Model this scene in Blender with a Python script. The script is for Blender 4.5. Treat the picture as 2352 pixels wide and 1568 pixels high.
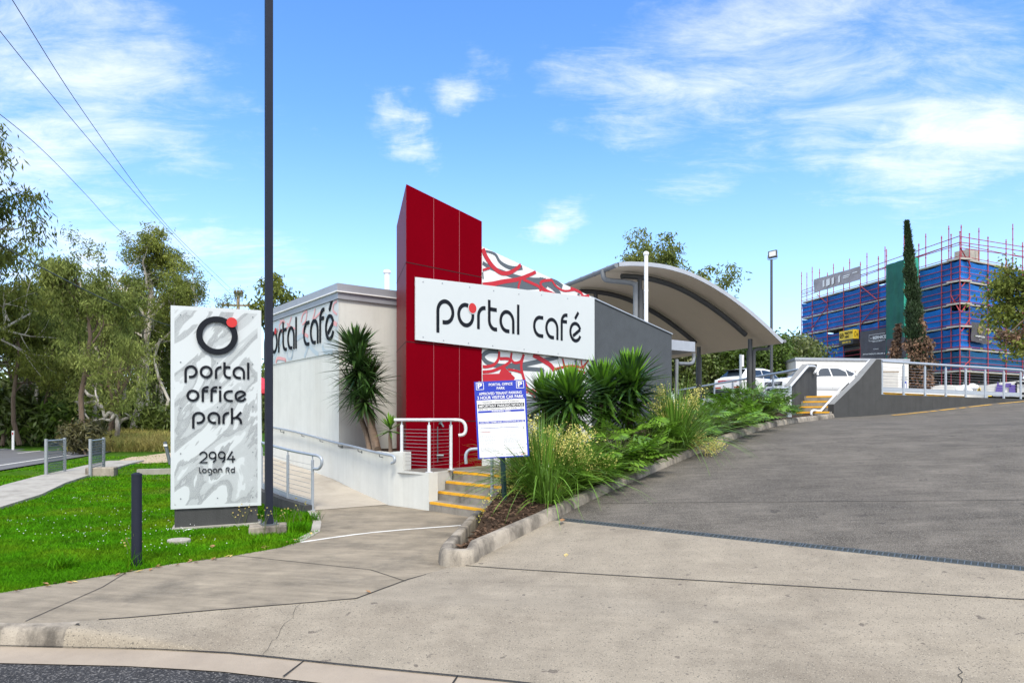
import bpy, math, random
import numpy as np
from mathutils import Vector

for _o in list(bpy.data.objects):
    bpy.data.objects.remove(_o)
SC = bpy.context.scene
COL = SC.collection
R = math.radians

# ------------------------------------------------------------------ camera
EYE = 1.6
cam_d = bpy.data.cameras.new('camera')
cam = bpy.data.objects.new('camera', cam_d)
COL.objects.link(cam)
cam.location = (0, 0, EYE)
cam.rotation_euler = (R(90), 0, 0)
cam_d.lens = 24.0
cam_d.sensor_width = 36.0
cam_d.shift_y = 0.0757
cam_d.clip_end = 3000
SC.camera = cam
SC.render.resolution_x, SC.render.resolution_y = 1024, 682

# ------------------------------------------------------------------ light
SUN_EL, SUN_AZ = 52, 169          # azimuth measured from +Y (view direction) towards +X
SC.view_settings.view_transform = 'Standard'
SC.view_settings.look = 'None'
SC.view_settings.gamma = 1
SC.view_settings.exposure = 0.70

W = bpy.data.worlds.new('World')
SC.world = W
W.use_nodes = True
nt = W.node_tree
nt.nodes.clear()
def N(t, **kw):
    n = nt.nodes.new(t)
    for k, v in kw.items():
        if isinstance(k, str) and hasattr(n, k):
            setattr(n, k, v)
    return n
def LK(a, b): nt.links.new(a, b)
def M_(op, a, b=None, clamp=False):
    n = N('ShaderNodeMath', operation=op)
    n.use_clamp = clamp
    for i, x in enumerate((a, b)):
        if x is None: continue
        if isinstance(x, (int, float)): n.inputs[i].default_value = x
        else: LK(x, n.inputs[i])
    return n.outputs[0]
sky = N('ShaderNodeTexSky')
sky.sky_type = 'NISHITA'
sky.sun_disc = False
sky.sun_elevation = R(SUN_EL)
sky.sun_rotation = R(SUN_AZ)
sky.altitude = 0
sky.air_density = 1.0
sky.dust_density = 0.3
sky.ozone_density = 3.0
tc = N('ShaderNodeTexCoord')
sep = N('ShaderNodeSeparateXYZ')
LK(tc.outputs['Generated'], sep.inputs[0])
# cloud layer: noise on a plane high above (direction / height)
zz = M_('ADD', M_('MAXIMUM', sep.outputs[2], 0.0), 0.12)
comb = N('ShaderNodeCombineXYZ')
LK(M_('DIVIDE', sep.outputs[0], zz), comb.inputs[0])
LK(M_('DIVIDE', sep.outputs[1], zz), comb.inputs[1])
def noise(scale, detail, rough, dist=0.0, stretch=None, rot=0.0, off=(0, 0, 0)):
    mp = N('ShaderNodeMapping')
    LK(comb.outputs[0], mp.inputs[0])
    mp.inputs['Location'].default_value = off
    mp.inputs['Rotation'].default_value = (0, 0, rot)
    if stretch: mp.inputs['Scale'].default_value = stretch
    n = N('ShaderNodeTexNoise')
    n.inputs['Scale'].default_value = scale
    n.inputs['Detail'].default_value = detail
    n.inputs['Roughness'].default_value = rough
    n.inputs['Distortion'].default_value = dist
    LK(mp.outputs[0], n.inputs['Vector'])
    return n.outputs['Fac']
nA = noise(0.9, 9, 0.62, 0.5, (1.0, 1.8, 1), R(25), (3.1, 1.7, 0))
nB = noise(3.4, 12, 0.70, 0.45, (1.0, 2.1, 1), R(25), (1.3, 4.2, 0))
def skydir(px, py):
    v = Vector(((px - 1176) / 1568, 1, -(py - 962) / 1568))
    return v.normalized()
blobs = [  # picture of the sky above this street: direction, size, strength
    (1750, 60, .30, .62), (1480, 170, .17, .60), (2050, 150, .25, .55), (1950, 30, .2, .5), (2200, 330, .16, .66), (2330, 250, .14, .5),
    (2050, 390, .10, .5), (180, 220, .22, .60), (60, 350, .20, .60), (400, 290, .16, .52), (120, 480, .13, .5),
    (1060, 215, .075, .50), (1110, 140, .08, .42), (885, 250, .06, .50), (915, 320, .055, .50), (945, 375, .045, .46),
    (1235, 520, .055, .66), (1300, 470, .08, .52), (750, 300, .035, .38), (600, 640, .12, .50), (480, 510, .06, .45),
    (180, 600, .16, .55), (60, 560, .14, .5), (420, 600, .16, .52), (1600, 430, .10, .30), (2100, 250, .06, .45), (1800, 700, .10, .22), (720, 450, .02, .0)]
dn = N('ShaderNodeVectorMath', operation='NORMALIZE')
LK(tc.outputs['Generated'], dn.inputs[0])
wn = N('ShaderNodeTexNoise'); wn.inputs['Scale'].default_value = 7.0; wn.inputs['Detail'].default_value = 6; wn.inputs['Roughness'].default_value = .62
LK(dn.outputs[0], wn.inputs['Vector'])
ws = N('ShaderNodeVectorMath', operation='SUBTRACT'); LK(wn.outputs['Color'], ws.inputs[0]); ws.inputs[1].default_value = (.5, .5, .5)
wm = N('ShaderNodeVectorMath', operation='MULTIPLY'); LK(ws.outputs[0], wm.inputs[0]); wm.inputs[1].default_value = (.20, .20, .12)
wd_ = N('ShaderNodeVectorMath', operation='ADD'); LK(dn.outputs[0], wd_.inputs[0]); LK(wm.outputs[0], wd_.inputs[1])
sdn = N('ShaderNodeSeparateXYZ'); LK(dn.outputs[0], sdn.inputs[0])
def ramp_(o, a, b, lo, hi):
    q = N('ShaderNodeMapRange', interpolation_type='SMOOTHSTEP'); LK(o, q.inputs[0])
    q.inputs[1].default_value = a; q.inputs[2].default_value = b; q.inputs[3].default_value = lo; q.inputs[4].default_value = hi
    return q.outputs[0]
acc = M_('MAXIMUM', ramp_(sdn.outputs[1], .25, -.15, 0, .80), ramp_(sdn.outputs[2], .60, .80, 0, .62))  # unseen cloud cover behind the camera and overhead, added to whiten the ambient light
for px, py, sz, st in blobs:
    d = skydir(px, py)
    sb = N('ShaderNodeVectorMath', operation='SUBTRACT')
    LK(wd_.outputs[0], sb.inputs[0]); sb.inputs[1].default_value = d
    sc_ = N('ShaderNodeVectorMath', operation='MULTIPLY')
    LK(sb.outputs[0], sc_.inputs[0]); sc_.inputs[1].default_value = (1 / sz, 1 / sz, 1.7 / sz)
    ln = N('ShaderNodeVectorMath', operation='LENGTH')
    LK(sc_.outputs[0], ln.inputs[0])
    mr = N('ShaderNodeMapRange', interpolation_type='SMOOTHSTEP')
    LK(ln.outputs['Value'], mr.inputs[0])
    mr.inputs[1].default_value = 0.0; mr.inputs[2].default_value = 1.5
    mr.inputs[3].default_value = st; mr.inputs[4].default_value = 0.0
    acc = mr.outputs[0] if acc is None else M_('MAXIMUM', acc, mr.outputs[0])
# general thin veil + placed clouds, both broken up by the noise
nz = M_('ADD', M_('MULTIPLY', nA, 0.50), M_('MULTIPLY', nB, 0.50))
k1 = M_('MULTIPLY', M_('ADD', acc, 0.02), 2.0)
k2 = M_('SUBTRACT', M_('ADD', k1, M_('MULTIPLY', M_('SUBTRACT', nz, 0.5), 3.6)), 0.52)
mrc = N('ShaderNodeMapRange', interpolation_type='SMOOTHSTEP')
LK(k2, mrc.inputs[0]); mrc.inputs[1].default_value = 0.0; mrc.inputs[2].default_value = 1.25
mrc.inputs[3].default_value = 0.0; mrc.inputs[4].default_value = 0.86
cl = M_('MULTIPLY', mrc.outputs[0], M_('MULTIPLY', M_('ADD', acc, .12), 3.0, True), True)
hs = N('ShaderNodeHueSaturation')
hs.inputs['Hue'].default_value = 0.506
hs.inputs['Saturation'].default_value = 1.22
hs.inputs['Value'].default_value = 1.55
LK(sky.outputs[0], hs.inputs['Color'])
# pale band low over the horizon
hz = N('ShaderNodeMapRange', interpolation_type='SMOOTHSTEP')
LK(sep.outputs[2], hz.inputs[0])
hz.inputs[1].default_value = -0.02; hz.inputs[2].default_value = 0.42
hz.inputs[3].default_value = 0.50; hz.inputs[4].default_value = 0.0
mh = N('ShaderNodeMixRGB'); LK(hz.outputs[0], mh.inputs[0]); LK(hs.outputs[0], mh.inputs[1])
mh.inputs[2].default_value = (3.7, 4.6, 6.1, 1)
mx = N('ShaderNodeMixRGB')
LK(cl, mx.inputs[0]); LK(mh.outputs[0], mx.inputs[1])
cb = ramp_(sdn.outputs[1], .25, -.15, 1.0, 1.55); cv = N('ShaderNodeVectorMath', operation='SCALE'); cv.inputs[0].default_value = (5.7, 5.95, 6.35); LK(cb, cv.inputs['Scale']); LK(cv.outputs[0], mx.inputs[2])  # the added clouds behind the camera are brightened for softer fill
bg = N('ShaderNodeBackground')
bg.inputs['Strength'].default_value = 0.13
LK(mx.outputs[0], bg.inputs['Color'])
wo = N('ShaderNodeOutputWorld')
LK(bg.outputs[0], wo.inputs['Surface'])

sun_d = bpy.data.lights.new('sun', 'SUN')
sun_d.energy = 2.3
sun_d.angle = R(14)
sun_d.color = (1.0, 0.93, 0.81)
sun = bpy.data.objects.new('sun', sun_d)
COL.objects.link(sun)
_sd = Vector((math.sin(R(SUN_AZ)) * math.cos(R(SUN_EL)), math.cos(R(SUN_AZ)) * math.cos(R(SUN_EL)), math.sin(R(SUN_EL))))
sun.rotation_euler = _sd.to_track_quat('Z', 'Y').to_euler()
sun.location = _sd * 60

# ------------------------------------------------------------------ geometry helpers
F, CX, HY = 1568.0, 1176.0, 962.0      # survey scale used to turn sight lines into metres
def at(px, py, Y): return Vector(((px - CX) / F * Y, Y, EYE - (py - HY) / F * Y))
def gnd(px, py, z=0.0): return at(px, py, (EYE - z) * F / (py - HY))
class Plane:                            # vertical plane through p0 along direction d
    def __init__(s, p0, d):
        s.p0 = Vector((p0[0], p0[1], 0)); s.d = Vector((d[0], d[1], 0)).normalized()
        s.n = Vector((s.d.y, -s.d.x, 0))            # towards the viewer's side
        if s.n.y > 0: s.n = -s.n
    def k(s, px):
        r = (px - CX) / F
        return (r * s.p0.y - s.p0.x) / (s.d.x - r * s.d.y)
    def hit(s, px, py, off=0.0):
        k = s.k(px); p = s.p0 + s.d * k
        z = EYE - (py - HY) / F * p.y
        return Vector((p.x, p.y, z)) + s.n * off
    def pt(s, k, z, off=0.0):
        p = s.p0 + s.d * k + s.n * off
        return Vector((p.x, p.y, z))

class MB:
    def __init__(s): s.v = []; s.f = []; s.mi = []; s.m = 0
    def add(s, vs, fs):
        b = len(s.v); s.v += [tuple(v) for v in vs]
        for f in fs: s.f.append([i + b for i in f]); s.mi.append(s.m)
        return s
    def quad(s, a, b, c, d): return s.add([a, b, c, d], [[0, 1, 2, 3]])
    def poly(s, pts): return s.add(pts, [list(range(len(pts)))])
    def prism(s, base, top):            # two loops of equal length
        n = len(base)
        fs = [list(range(n))[::-1], [n + i for i in range(n)]]
        fs += [[i, (i + 1) % n, n + (i + 1) % n, n + i] for i in range(n)]
        return s.add(list(base) + list(top), fs)
    def slab(s, xy, z0, z1):
        return s.prism([(p[0], p[1], z0) for p in xy], [(p[0], p[1], z1) for p in xy])
    def box(s, c, size, rz=0.0):
        hx, hy, hz_ = size[0] / 2, size[1] / 2, size[2] / 2
        ca, sa = math.cos(rz), math.sin(rz)
        lo = []; hi = []
        for sx, sy in ((-1, -1), (1, -1), (1, 1), (-1, 1)):
            x, y = sx * hx, sy * hy
            X, Y = c[0] + x * ca - y * sa, c[1] + x * sa + y * ca
            lo.append((X, Y, c[2] - hz_)); hi.append((X, Y, c[2] + hz_))
        return s.prism(lo, hi)
    def tube(s, pts, r, n=8, caps=True):
        pts = [Vector(p) for p in pts]; m = len(pts)
        rr = r if isinstance(r, (list, tuple)) else [r] * m
        vs = []; fs = []; prev = None
        for i, p in enumerate(pts):
            t = (pts[min(i + 1, m - 1)] - pts[max(i - 1, 0)])
            if t.length < 1e-9: t = Vector((0, 0, 1))
            t.normalize()
            if prev is None:
                a = t.orthogonal().normalized()
            else:
                a = prev - t * prev.dot(t)
                a = t.orthogonal() if a.length < 1e-6 else a
                a.normalize()
            prev = a; b = t.cross(a)
            for j in range(n):
                th = 2 * math.pi * j / n + (math.pi / n if n == 4 else 0)
                vs.append(p + (a * math.cos(th) + b * math.sin(th)) * rr[i])
        for i in range(m - 1):
            for j in range(n):
                fs.append([i * n + j, i * n + (j + 1) % n, (i + 1) * n + (j + 1) % n, (i + 1) * n + j])
        if caps:
            fs.append(list(range(n))[::-1]); fs.append([(m - 1) * n + j for j in range(n)])
        return s.add(vs, fs)
    def ribbon(s, pts, w, fr, off=0.0, thick=0.0):
        """flat stroke through 2-D points, mapped by fr(u,v,off)->3-D"""
        P = [Vector((p[0], p[1])) for p in pts]
        ws = w if isinstance(w, (list, tuple)) else [w] * len(P)
        L = []; Rr = []
        m = len(P); closed = (P[0] - P[-1]).length < 1e-6
        for i in range(m):
            if closed and i in (0, m - 1): a, b = P[m - 2], P[1]
            else: a, b = P[max(i - 1, 0)], P[min(i + 1, m - 1)]
            t = (b - a).normalized(); nn = Vector((-t.y, t.x))
            c = 1.0
            if 0 < i < m - 1:
                t1 = (P[i] - P[i - 1]); t2 = (P[i + 1] - P[i])
                if t1.length > 1e-9 and t2.length > 1e-9:
                    ch = max(-1, min(1, t1.normalized().dot(t2.normalized())))
                    c = 1 / max(.6, math.sqrt((1 + ch) / 2))
            L.append(P[i] + nn * ws[i] / 2 * c); Rr.append(P[i] - nn * ws[i] / 2 * c)
        vs = []; fs = []
        for i in range(m):
            vs += [fr(L[i].x, L[i].y, off), fr(Rr[i].x, Rr[i].y, off)]
        for i in range(m - 1): fs.append([2 * i, 2 * i + 1, 2 * i + 3, 2 * i + 2])
        if thick > 0:
            b = len(vs)
            for i in range(m):
                vs += [fr(L[i].x, L[i].y, off - thick), fr(Rr[i].x, Rr[i].y, off - thick)]
            for i in range(m - 1):
                fs.append([2 * i, 2 * i + 2, b + 2 * i + 2, b + 2 * i])
                fs.append([2 * i + 1, b + 2 * i + 1, b + 2 * i + 3, 2 * i + 3])
            fs.append([0, b, b + 1, 1]); e = 2 * (m - 1)
            fs.append([e, e + 1, b + e + 1, b + e])
        return s.add(vs, fs)

def tag(o, label=None, cat=None, group=None, kind=None):
    if label: o['label'] = label
    if cat: o['category'] = cat
    if group: o['group'] = group
    if kind: o['kind'] = kind
    return o
ORG = {}
def thing(name, label, cat, loc=(0, 0, 0), group=None):
    o = bpy.data.objects.new(name, None)
    o.empty_display_size = 0.2
    COL.objects.link(o); o.location = loc
    ORG[o.name] = Vector(loc)
    return tag(o, label, cat, group)
def root_of(o):
    while o.parent: o = o.parent
    return o
def build(name, mb, mats, parent=None, base=None, smooth=None, bevel=0.0, label=None):
    """link the collected faces as ONE mesh object; vertices are world coordinates (or the thing's own, before it is moved)"""
    org = ORG.get(root_of(parent).name, Vector()) if parent else Vector(base or (0, 0, 0))
    me = bpy.data.meshes.new(name)
    me.from_pydata([(v[0] - org.x, v[1] - org.y, v[2] - org.z) for v in mb.v], [], mb.f)
    if not isinstance(mats, (list, tuple)): mats = [mats]
    for m in mats: me.materials.append(m)
    if len(mats) > 1:
        for p, i in zip(me.polygons, mb.mi): p.material_index = i
    me.validate(); me.update()
    if smooth:
        me.shade_smooth(); me.set_sharp_from_angle(angle=R(smooth))
    o = bpy.data.objects.new(name, me)
    COL.objects.link(o)
    if parent: o.parent = parent
    else:
        o.location = org; ORG[o.name] = org
    if bevel > 0:
        md = o.modifiers.new('bevel', 'BEVEL'); md.width = bevel; md.segments = 2; md.limit_method = 'ANGLE'
    if label: o['label'] = label
    return o
def np_mesh(name, V, FQ, mat, parent=None, base=None, smooth=False):
    """V (n,3) array, FQ (m,4) or (m,3) int array"""
    org = ORG.get(root_of(parent).name, Vector()) if parent else Vector(base or (0, 0, 0))
    V = np.asarray(V, np.float32) - np.array(org[:], np.float32)
    m, kk = FQ.shape
    me = bpy.data.meshes.new(name)
    me.vertices.add(len(V)); me.vertices.foreach_set('co', V.ravel())
    me.loops.add(m * kk); me.loops.foreach_set('vertex_index', FQ.astype(np.int32).ravel())
    me.polygons.add(m)
    me.polygons.foreach_set('loop_start', np.arange(0, m * kk, kk, dtype=np.int32))
    me.polygons.foreach_set('loop_total', np.full(m, kk, np.int32))
    if smooth: me.polygons.foreach_set('use_smooth', np.ones(m, bool))
    me.update(calc_edges=True); me.validate()
    me.materials.append(mat)
    o = bpy.data.objects.new(name, me); COL.objects.link(o)
    if parent: o.parent = parent
    else: o.location = org; ORG[o.name] = org
    return o
def strips(P, Wd, S):
    """P (N,K,3) blade centre lines, Wd (K,) or (N,K) widths, S (N,3) side vectors"""
    P = np.asarray(P); Nn, K = P.shape[:2]
    Wd = np.asarray(Wd); Wd = np.broadcast_to(Wd, (Nn, K))[..., None]
    S = np.asarray(S)
    S = S[:, None, :] if S.ndim == 2 else S
    V = np.stack([P - S * Wd / 2, P + S * Wd / 2], 2).reshape(-1, 3)
    i = np.arange(Nn)[:, None] * (2 * K) + np.arange(K - 1)[None, :] * 2
    Q = np.stack([i, i + 1, i + 3, i + 2], -1).reshape(-1, 4)
    return V, Q
def leafq(C, D, S, L, Wd):
    L = np.asarray(L)[:, None]; Wd = np.asarray(Wd)[:, None]
    V = np.stack([C, C + D * L * .45 + S * Wd / 2, C + D * L, C + D * L * .45 - S * Wd / 2], 1).reshape(-1, 3)
    Q = np.arange(len(V)).reshape(-1, 4)
    return V, Q
def unit(a): return a / np.maximum(np.linalg.norm(a, axis=-1, keepdims=True), 1e-9)
def copy_tree(o, parent=None):
    c = o.copy(); COL.objects.link(c)
    if parent: c.parent = parent
    for ch in list(o.children): copy_tree(ch, c)
    return c
def smoothline(pts, n=6):
    """Catmull-Rom through points of any dimension"""
    P = [Vector(p) for p in pts]; out = []
    for i in range(len(P) - 1):
        p0, p1, p2, p3 = P[max(i - 1, 0)], P[i], P[i + 1], P[min(i + 2, len(P) - 1)]
        for j in range(n):
            t = j / n
            out.append(.5 * ((2 * p1) + (p2 - p0) * t + (2 * p0 - 5 * p1 + 4 * p2 - p3) * t * t + (3 * p1 - p0 - 3 * p2 + p3) * t ** 3))
    out.append(P[-1]); return out

# ------------------------------------------------------------------ materials
MAT = {}
def mat(name, col, rough=.6, var=.0, vs=3.0, bump=.0, bs=60.0, metal=0.0, spec=.5, col2=None, c2=(.5, .7), island=0.0, trans=0.0,
        speck=None, ss=200.0, coat=0.0, stretch=None, stain=None, stain_s=1.5, streak=0.0, stain_r=(.5, .72), objrand=0.0, runs=0.0):
    m = bpy.data.materials.new(name); m.use_nodes = True
    t = m.node_tree; n = t.nodes; l = t.links
    b = n['Principled BSDF']
    b.inputs['Roughness'].default_value = rough
    b.inputs['Metallic'].default_value = metal
    b.inputs['Specular IOR Level'].default_value = spec
    b.inputs['Coat Weight'].default_value = coat
    tc_ = n.new('ShaderNodeTexCoord')
    vec = tc_.outputs['Object']
    if stretch:
        mp = n.new('ShaderNodeMapping'); mp.inputs['Scale'].default_value = stretch
        l.new(vec, mp.inputs[0]); vec = mp.outputs[0]
    def nz_(s, d=6, r=.6, v=None):
        q = n.new('ShaderNodeTexNoise'); q.inputs['Scale'].default_value = s; q.inputs['Detail'].default_value = d
        q.inputs['Roughness'].default_value = r
        l.new(v or vec, q.inputs['Vector']); return q.outputs['Fac']
    def mix(fac, a, c, mode='MIX'):
        q = n.new('ShaderNodeMixRGB'); q.blend_type = mode
        if isinstance(fac, (int, float)): q.inputs[0].default_value = fac
        else: l.new(fac, q.inputs[0])
        for i, x in ((1, a), (2, c)):
            if isinstance(x, tuple): q.inputs[i].default_value = x if len(x) == 4 else (*x, 1)
            else: l.new(x, q.inputs[i])
        return q.outputs[0]
    def rng(x, a, c, lo=0.0, hi=1.0):
        q = n.new('ShaderNodeMapRange'); l.new(x, q.inputs[0])
        q.inputs[1].default_value = a; q.inputs[2].default_value = c
        q.inputs[3].default_value = lo; q.inputs[4].default_value = hi
        return q.outputs[0]
    c = (*col, 1)
    if col2: c = mix(rng(nz_(vs), c2[0], c2[1]), c, col2)
    if var > 0:
        f = rng(nz_(vs * 1.7 + .3, 8, .65), .3, .7, 1 - var, 1 + var)
        cc = n.new('ShaderNodeCombineXYZ')
        for i in range(3): l.new(f, cc.inputs[i])
        c = mix(1.0, c, cc.outputs[0], 'MULTIPLY')
    if stain:
        mp = n.new('ShaderNodeMapping'); l.new(tc_.outputs['Object'], mp.inputs[0])
        mp.inputs['Scale'].default_value = (1, 1, .35)
        q = rng(nz_(stain_s, 9, .68, mp.outputs[0]), stain_r[0], stain_r[1], 0, .85)
        c = mix(q, c, stain)
    if streak > 0:
        mp = n.new('ShaderNodeMapping'); l.new(tc_.outputs['Object'], mp.inputs[0])
        mp.inputs['Rotation'].default_value = (0, 0, R(12))
        mp2 = n.new('ShaderNodeMapping'); l.new(mp.outputs[0], mp2.inputs[0]); mp2.inputs['Scale'].default_value = (.55, 4.0, 1); mp = mp2
        f = rng(nz_(2.2, 9, .7, mp.outputs[0]), .3, .72, 1 + streak, 1 - streak)
        cc = n.new('ShaderNodeCombineXYZ')
        for i in range(3): l.new(f, cc.inputs[i])
        c = mix(1.0, c, cc.outputs[0], 'MULTIPLY')
    if speck:
        for (sc_s, a_, b_, colr) in speck:
            c = mix(rng(nz_(sc_s, 2, .5), a_, b_, 0, .9), c, colr)
    if runs > 0:
        mp = n.new('ShaderNodeMapping'); l.new(tc_.outputs['Object'], mp.inputs[0]); mp.inputs['Scale'].default_value = (5, 5, .22)
        f = rng(nz_(1.6, 7, .65, mp.outputs[0]), .48, .75, 1, 1 - runs)
        cc = n.new('ShaderNodeCombineXYZ'); [l.new(f, cc.inputs[i]) for i in range(3)]
        c = mix(1.0, c, cc.outputs[0], 'MULTIPLY')
    if objrand > 0:
        oi = n.new('ShaderNodeObjectInfo'); f = rng(oi.outputs['Random'], 0, 1, 1 - objrand, 1 + objrand)
        cc = n.new('ShaderNodeCombineXYZ'); [l.new(f, cc.inputs[i]) for i in range(3)]
        c = mix(1.0, c, cc.outputs[0], 'MULTIPLY')
    if island > 0:
        g = n.new('ShaderNodeNewGeometry')
        f = rng(g.outputs['Random Per Island'], 0, 1, 1 - island, 1 + island)
        cc = n.new('ShaderNodeCombineXYZ')
        for i in range(3): l.new(f, cc.inputs[i])
        c = mix(1.0, c, cc.outputs[0], 'MULTIPLY')
    if isinstance(c, tuple): b.inputs['Base Color'].default_value = c
    else: l.new(c, b.inputs['Base Color'])
    if bump > 0:
        q = n.new('ShaderNodeBump'); q.inputs['Strength'].default_value = bump; q.inputs['Distance'].default_value = .02
        l.new(nz_(bs, 6, .6), q.inputs['Height']); l.new(q.outputs[0], b.inputs['Normal'])
    if trans > 0:
        tr = n.new('ShaderNodeBsdfTranslucent')
        if isinstance(c, tuple): tr.inputs[0].default_value = c
        else: l.new(c, tr.inputs[0])
        ms = n.new('ShaderNodeMixShader'); ms.inputs[0].default_value = trans
        l.new(b.outputs[0], ms.inputs[1]); l.new(tr.outputs[0], ms.inputs[2])
        l.new(ms.outputs[0], n['Material Output'].inputs['Surface'])
    MAT[name] = m
    return m
mat('apron', (.275, .238, .184), .9, .16, 1.3, .35, 120, spec=.3, stain=(.165, .138, .105), stain_s=.7, streak=.08, speck=[(7, .70, .72, (.13, .11, .09)), (75, .615, .67, (.10, .088, .07)), (45, .66, .7, (.13, .115, .095)), (110, .62, .68, (.42, .37, .29))])
mat('footpath', (.245, .208, .155), .9, .24, 1.1, .25, 90, spec=.3, stain=(.10, .088, .070), stain_s=1.3, streak=.24, speck=[(130, .64, .70, (.10, .09, .08)), (190, .64, .7, (.42, .38, .32))])
mat('gutter', (.33, .275, .215), .9, .12, 1.0, .2, 120, spec=.3, stain=(.26, .22, .18), stain_s=.9, speck=[(170, .64, .7, (.2, .18, .15))])
mat('street', (.050, .050, .052), .9, .25, 2, 1.0, 80, spec=.2, speck=[(60, .56, .61, (.21, .20, .19)), (75, .58, .64, (.012, .012, .013))])
mat('asphalt', (.120, .107, .091), .95, .38, .9, .7, 70, spec=.15, stain=(.066, .060, .053), stain_s=.38, streak=.30, speck=[(5, .68, .72, (.055, .05, .045)), (78, .55, .64, (.20, .185, .16)), (100, .57, .64, (.045, .042, .039)), (150, .6, .66, (.28, .26, .23))])
mat('road', (.13, .13, .135), .9, .15, .5, .2, 60, spec=.3)
mat('kerb', (.33, .29, .235), .9, .25, 2.2, .45, 60, spec=.3, stain=(.055, .048, .040), stain_s=3.0, stain_r=(.44, .63), speck=[(120, .63, .7, (.12, .11, .1))])
mat('old_concrete', (.36, .34, .30), .9, .18, 1.8, .25, 70, spec=.3, stain=(.17, .155, .135), stain_s=1.6)
mat('stair_concrete', (.27, .245, .21), .9, .2, 2.6, .3, 70, spec=.3, stain=(.10, .088, .072), stain_s=2.4)
mat('landing', (.20, .175, .15), .9, .2, 1.6, .25, 70, spec=.3, stain=(.10, .085, .07), stain_s=1.2)
mat('ramp', (.42, .375, .31), .9, .1, 1.2, .2, 90, spec=.3, stain=(.31, .27, .22), stain_s=.9)
mat('render_white', (.635, .64, .60), .85, .05, 1.2, .22, 5.5, spec=.3, stain=(.57, .565, .515), stain_s=.8, runs=.08)
mat('render_grey', (.072, .080, .088), .8, .10, 1.5, .25, 40, spec=.3)
mat('render_char', (.055, .056, .056), .85, .14, 1.3, .3, 60, spec=.3, stain=(.080, .080, .078), stain_s=.9, runs=.2)
mat('cap_grey', (.23, .235, .235), .85, .12, 2, .2, 60, spec=.3)
mat('red_panel', (.165, .001, .006), .5, .05, .6, .03, 90, spec=.0)
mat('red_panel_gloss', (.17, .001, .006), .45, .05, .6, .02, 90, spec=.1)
mat('joint_dark_red', (.035, .002, .004), .9)  # dark red of the tower's panel joints
mat('joint_red', (.30, .06, .07), .6)
mat('joint_dark', (.02, .018, .016), .9)
mat('white_panel', (.565, .595, .595), .5, .015, .6, spec=.5)
mat('mural_white', (.70, .71, .70), .6, .02, 1)
mat('white_paint', (.78, .78, .77), .45)
mat('mural_red', (.47, .010, .018), .5)
mat('mural_grey', (.085, .10, .115), .5)
mat('pale_pink', (.72, .36, .36), .5)
mat('pale_grey', (.44, .52, .57), .5)
mat('sign_black', (.010, .012, .017), .6, spec=.12)
mat('sign_red', (.52, .012, .010), .4)
mat('steel_blue', (.017, .020, .032), .6, .08, 4, .05, 150, spec=.15)
mat('grey_rail', (.36, .40, .45), .35, .05, 5, spec=.6, metal=.25)
mat('white_rail', (.62, .64, .66), .35, .04, 5, spec=.6)
mat('cable', (.42, .41, .40), .35, metal=.7)
mat('fascia', (.36, .38, .42), .42, .08, 1.5, spec=.5, metal=.25)
mat('soffit', (.62, .525, .40), .8, .03, 1.0)
mat('char_steel', (.052, .054, .056), .5, .1, 4, spec=.5)
mat('pipe_grey', (.16, .17, .18), .45, .08, 3)
mat('safety_yellow', (.78, .39, .012), .6, .12, 4, .1, 80, stain=(.60, .28, .02), stain_s=5)
mat('line_white', (.72, .71, .67), .7, .1, 6, stain=(.4, .37, .32), stain_s=6)
mat('line_yellow', (.72, .40, .03), .7, .1, 6, stain=(.25, .2, .1), stain_s=7)
mat('post_green', (.008, .030, .030), .45)
mat('sign_blue', (.012, .035, .38), .4)
mat('print_grey', (.30, .32, .35), .6)
mat('print_pink', (.55, .25, .27), .6)
mat('galv', (.34, .36, .38), .4, .1, 20, metal=.5)
mat('galv_dark', (.13, .15, .16), .45, .12, 20, metal=.5)
mat('hole', (.006, .006, .006), .9)
mat('lawn', (.040, .110, .003), .95, .35, .9, .5, 30, spec=.1, col2=(.10, .14, .03), c2=(.52, .7), speck=[(25, .62, .7, (.10, .085, .04))])
mat('grass', (.062, .215, .003), .7, .35, .8, island=.45, trans=.3, spec=.06, col2=(.13, .23, .006), c2=(.45, .7), stain=(.21, .20, .05), stain_s=.55, stain_r=(.57, .75))
mat('dry_grass', (.42, .35, .11), .7, .3, 1, island=.35, trans=.25, spec=.2, col2=(.24, .27, .07), c2=(.45, .65))
mat('forest_floor', (.085, .075, .045), .95, .4, .35, .4, 6, spec=.1, col2=(.07, .09, .03), c2=(.45, .6))
mat('soil', (.045, .030, .020), .95, .4, 6, .6, 40, spec=.1)
mat('mulch', (.10, .062, .040), .9, .3, 8, island=.6, spec=.15)
mat('sand', (.42, .33, .22), .95, .2, 3, .2, 40)
mat('bark_pale', (.48, .44, .38), .9, .25, 1.8, .3, 12, col2=(.20, .165, .13), c2=(.5, .62), stretch=(1, 1, .3))
mat('bark_brown', (.12, .085, .06), .95, .3, 3, .5, 18, stretch=(1, 1, .3))
mat('bark_yucca', (.17, .12, .085), .95, .3, 10, .8, 40, stretch=(.4, .4, 3))
mat('leaf_gum', (.215, .240, .048), .5, .25, .35, island=.5, objrand=.18, trans=.42, spec=.12, col2=(.115, .150, .034), c2=(.42, .62))
mat('leaf_gum_pale', (.245, .280, .075), .5, .25, .35, island=.5, objrand=.15, trans=.42, spec=.12, col2=(.125, .165, .038), c2=(.42, .62))
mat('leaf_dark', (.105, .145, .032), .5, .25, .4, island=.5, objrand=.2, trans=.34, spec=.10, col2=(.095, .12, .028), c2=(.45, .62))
mat('leaf_sparse', (.105, .098, .035), .5, .25, .6, island=.5, trans=.25, col2=(.17, .095, .045), c2=(.52, .66))
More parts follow.
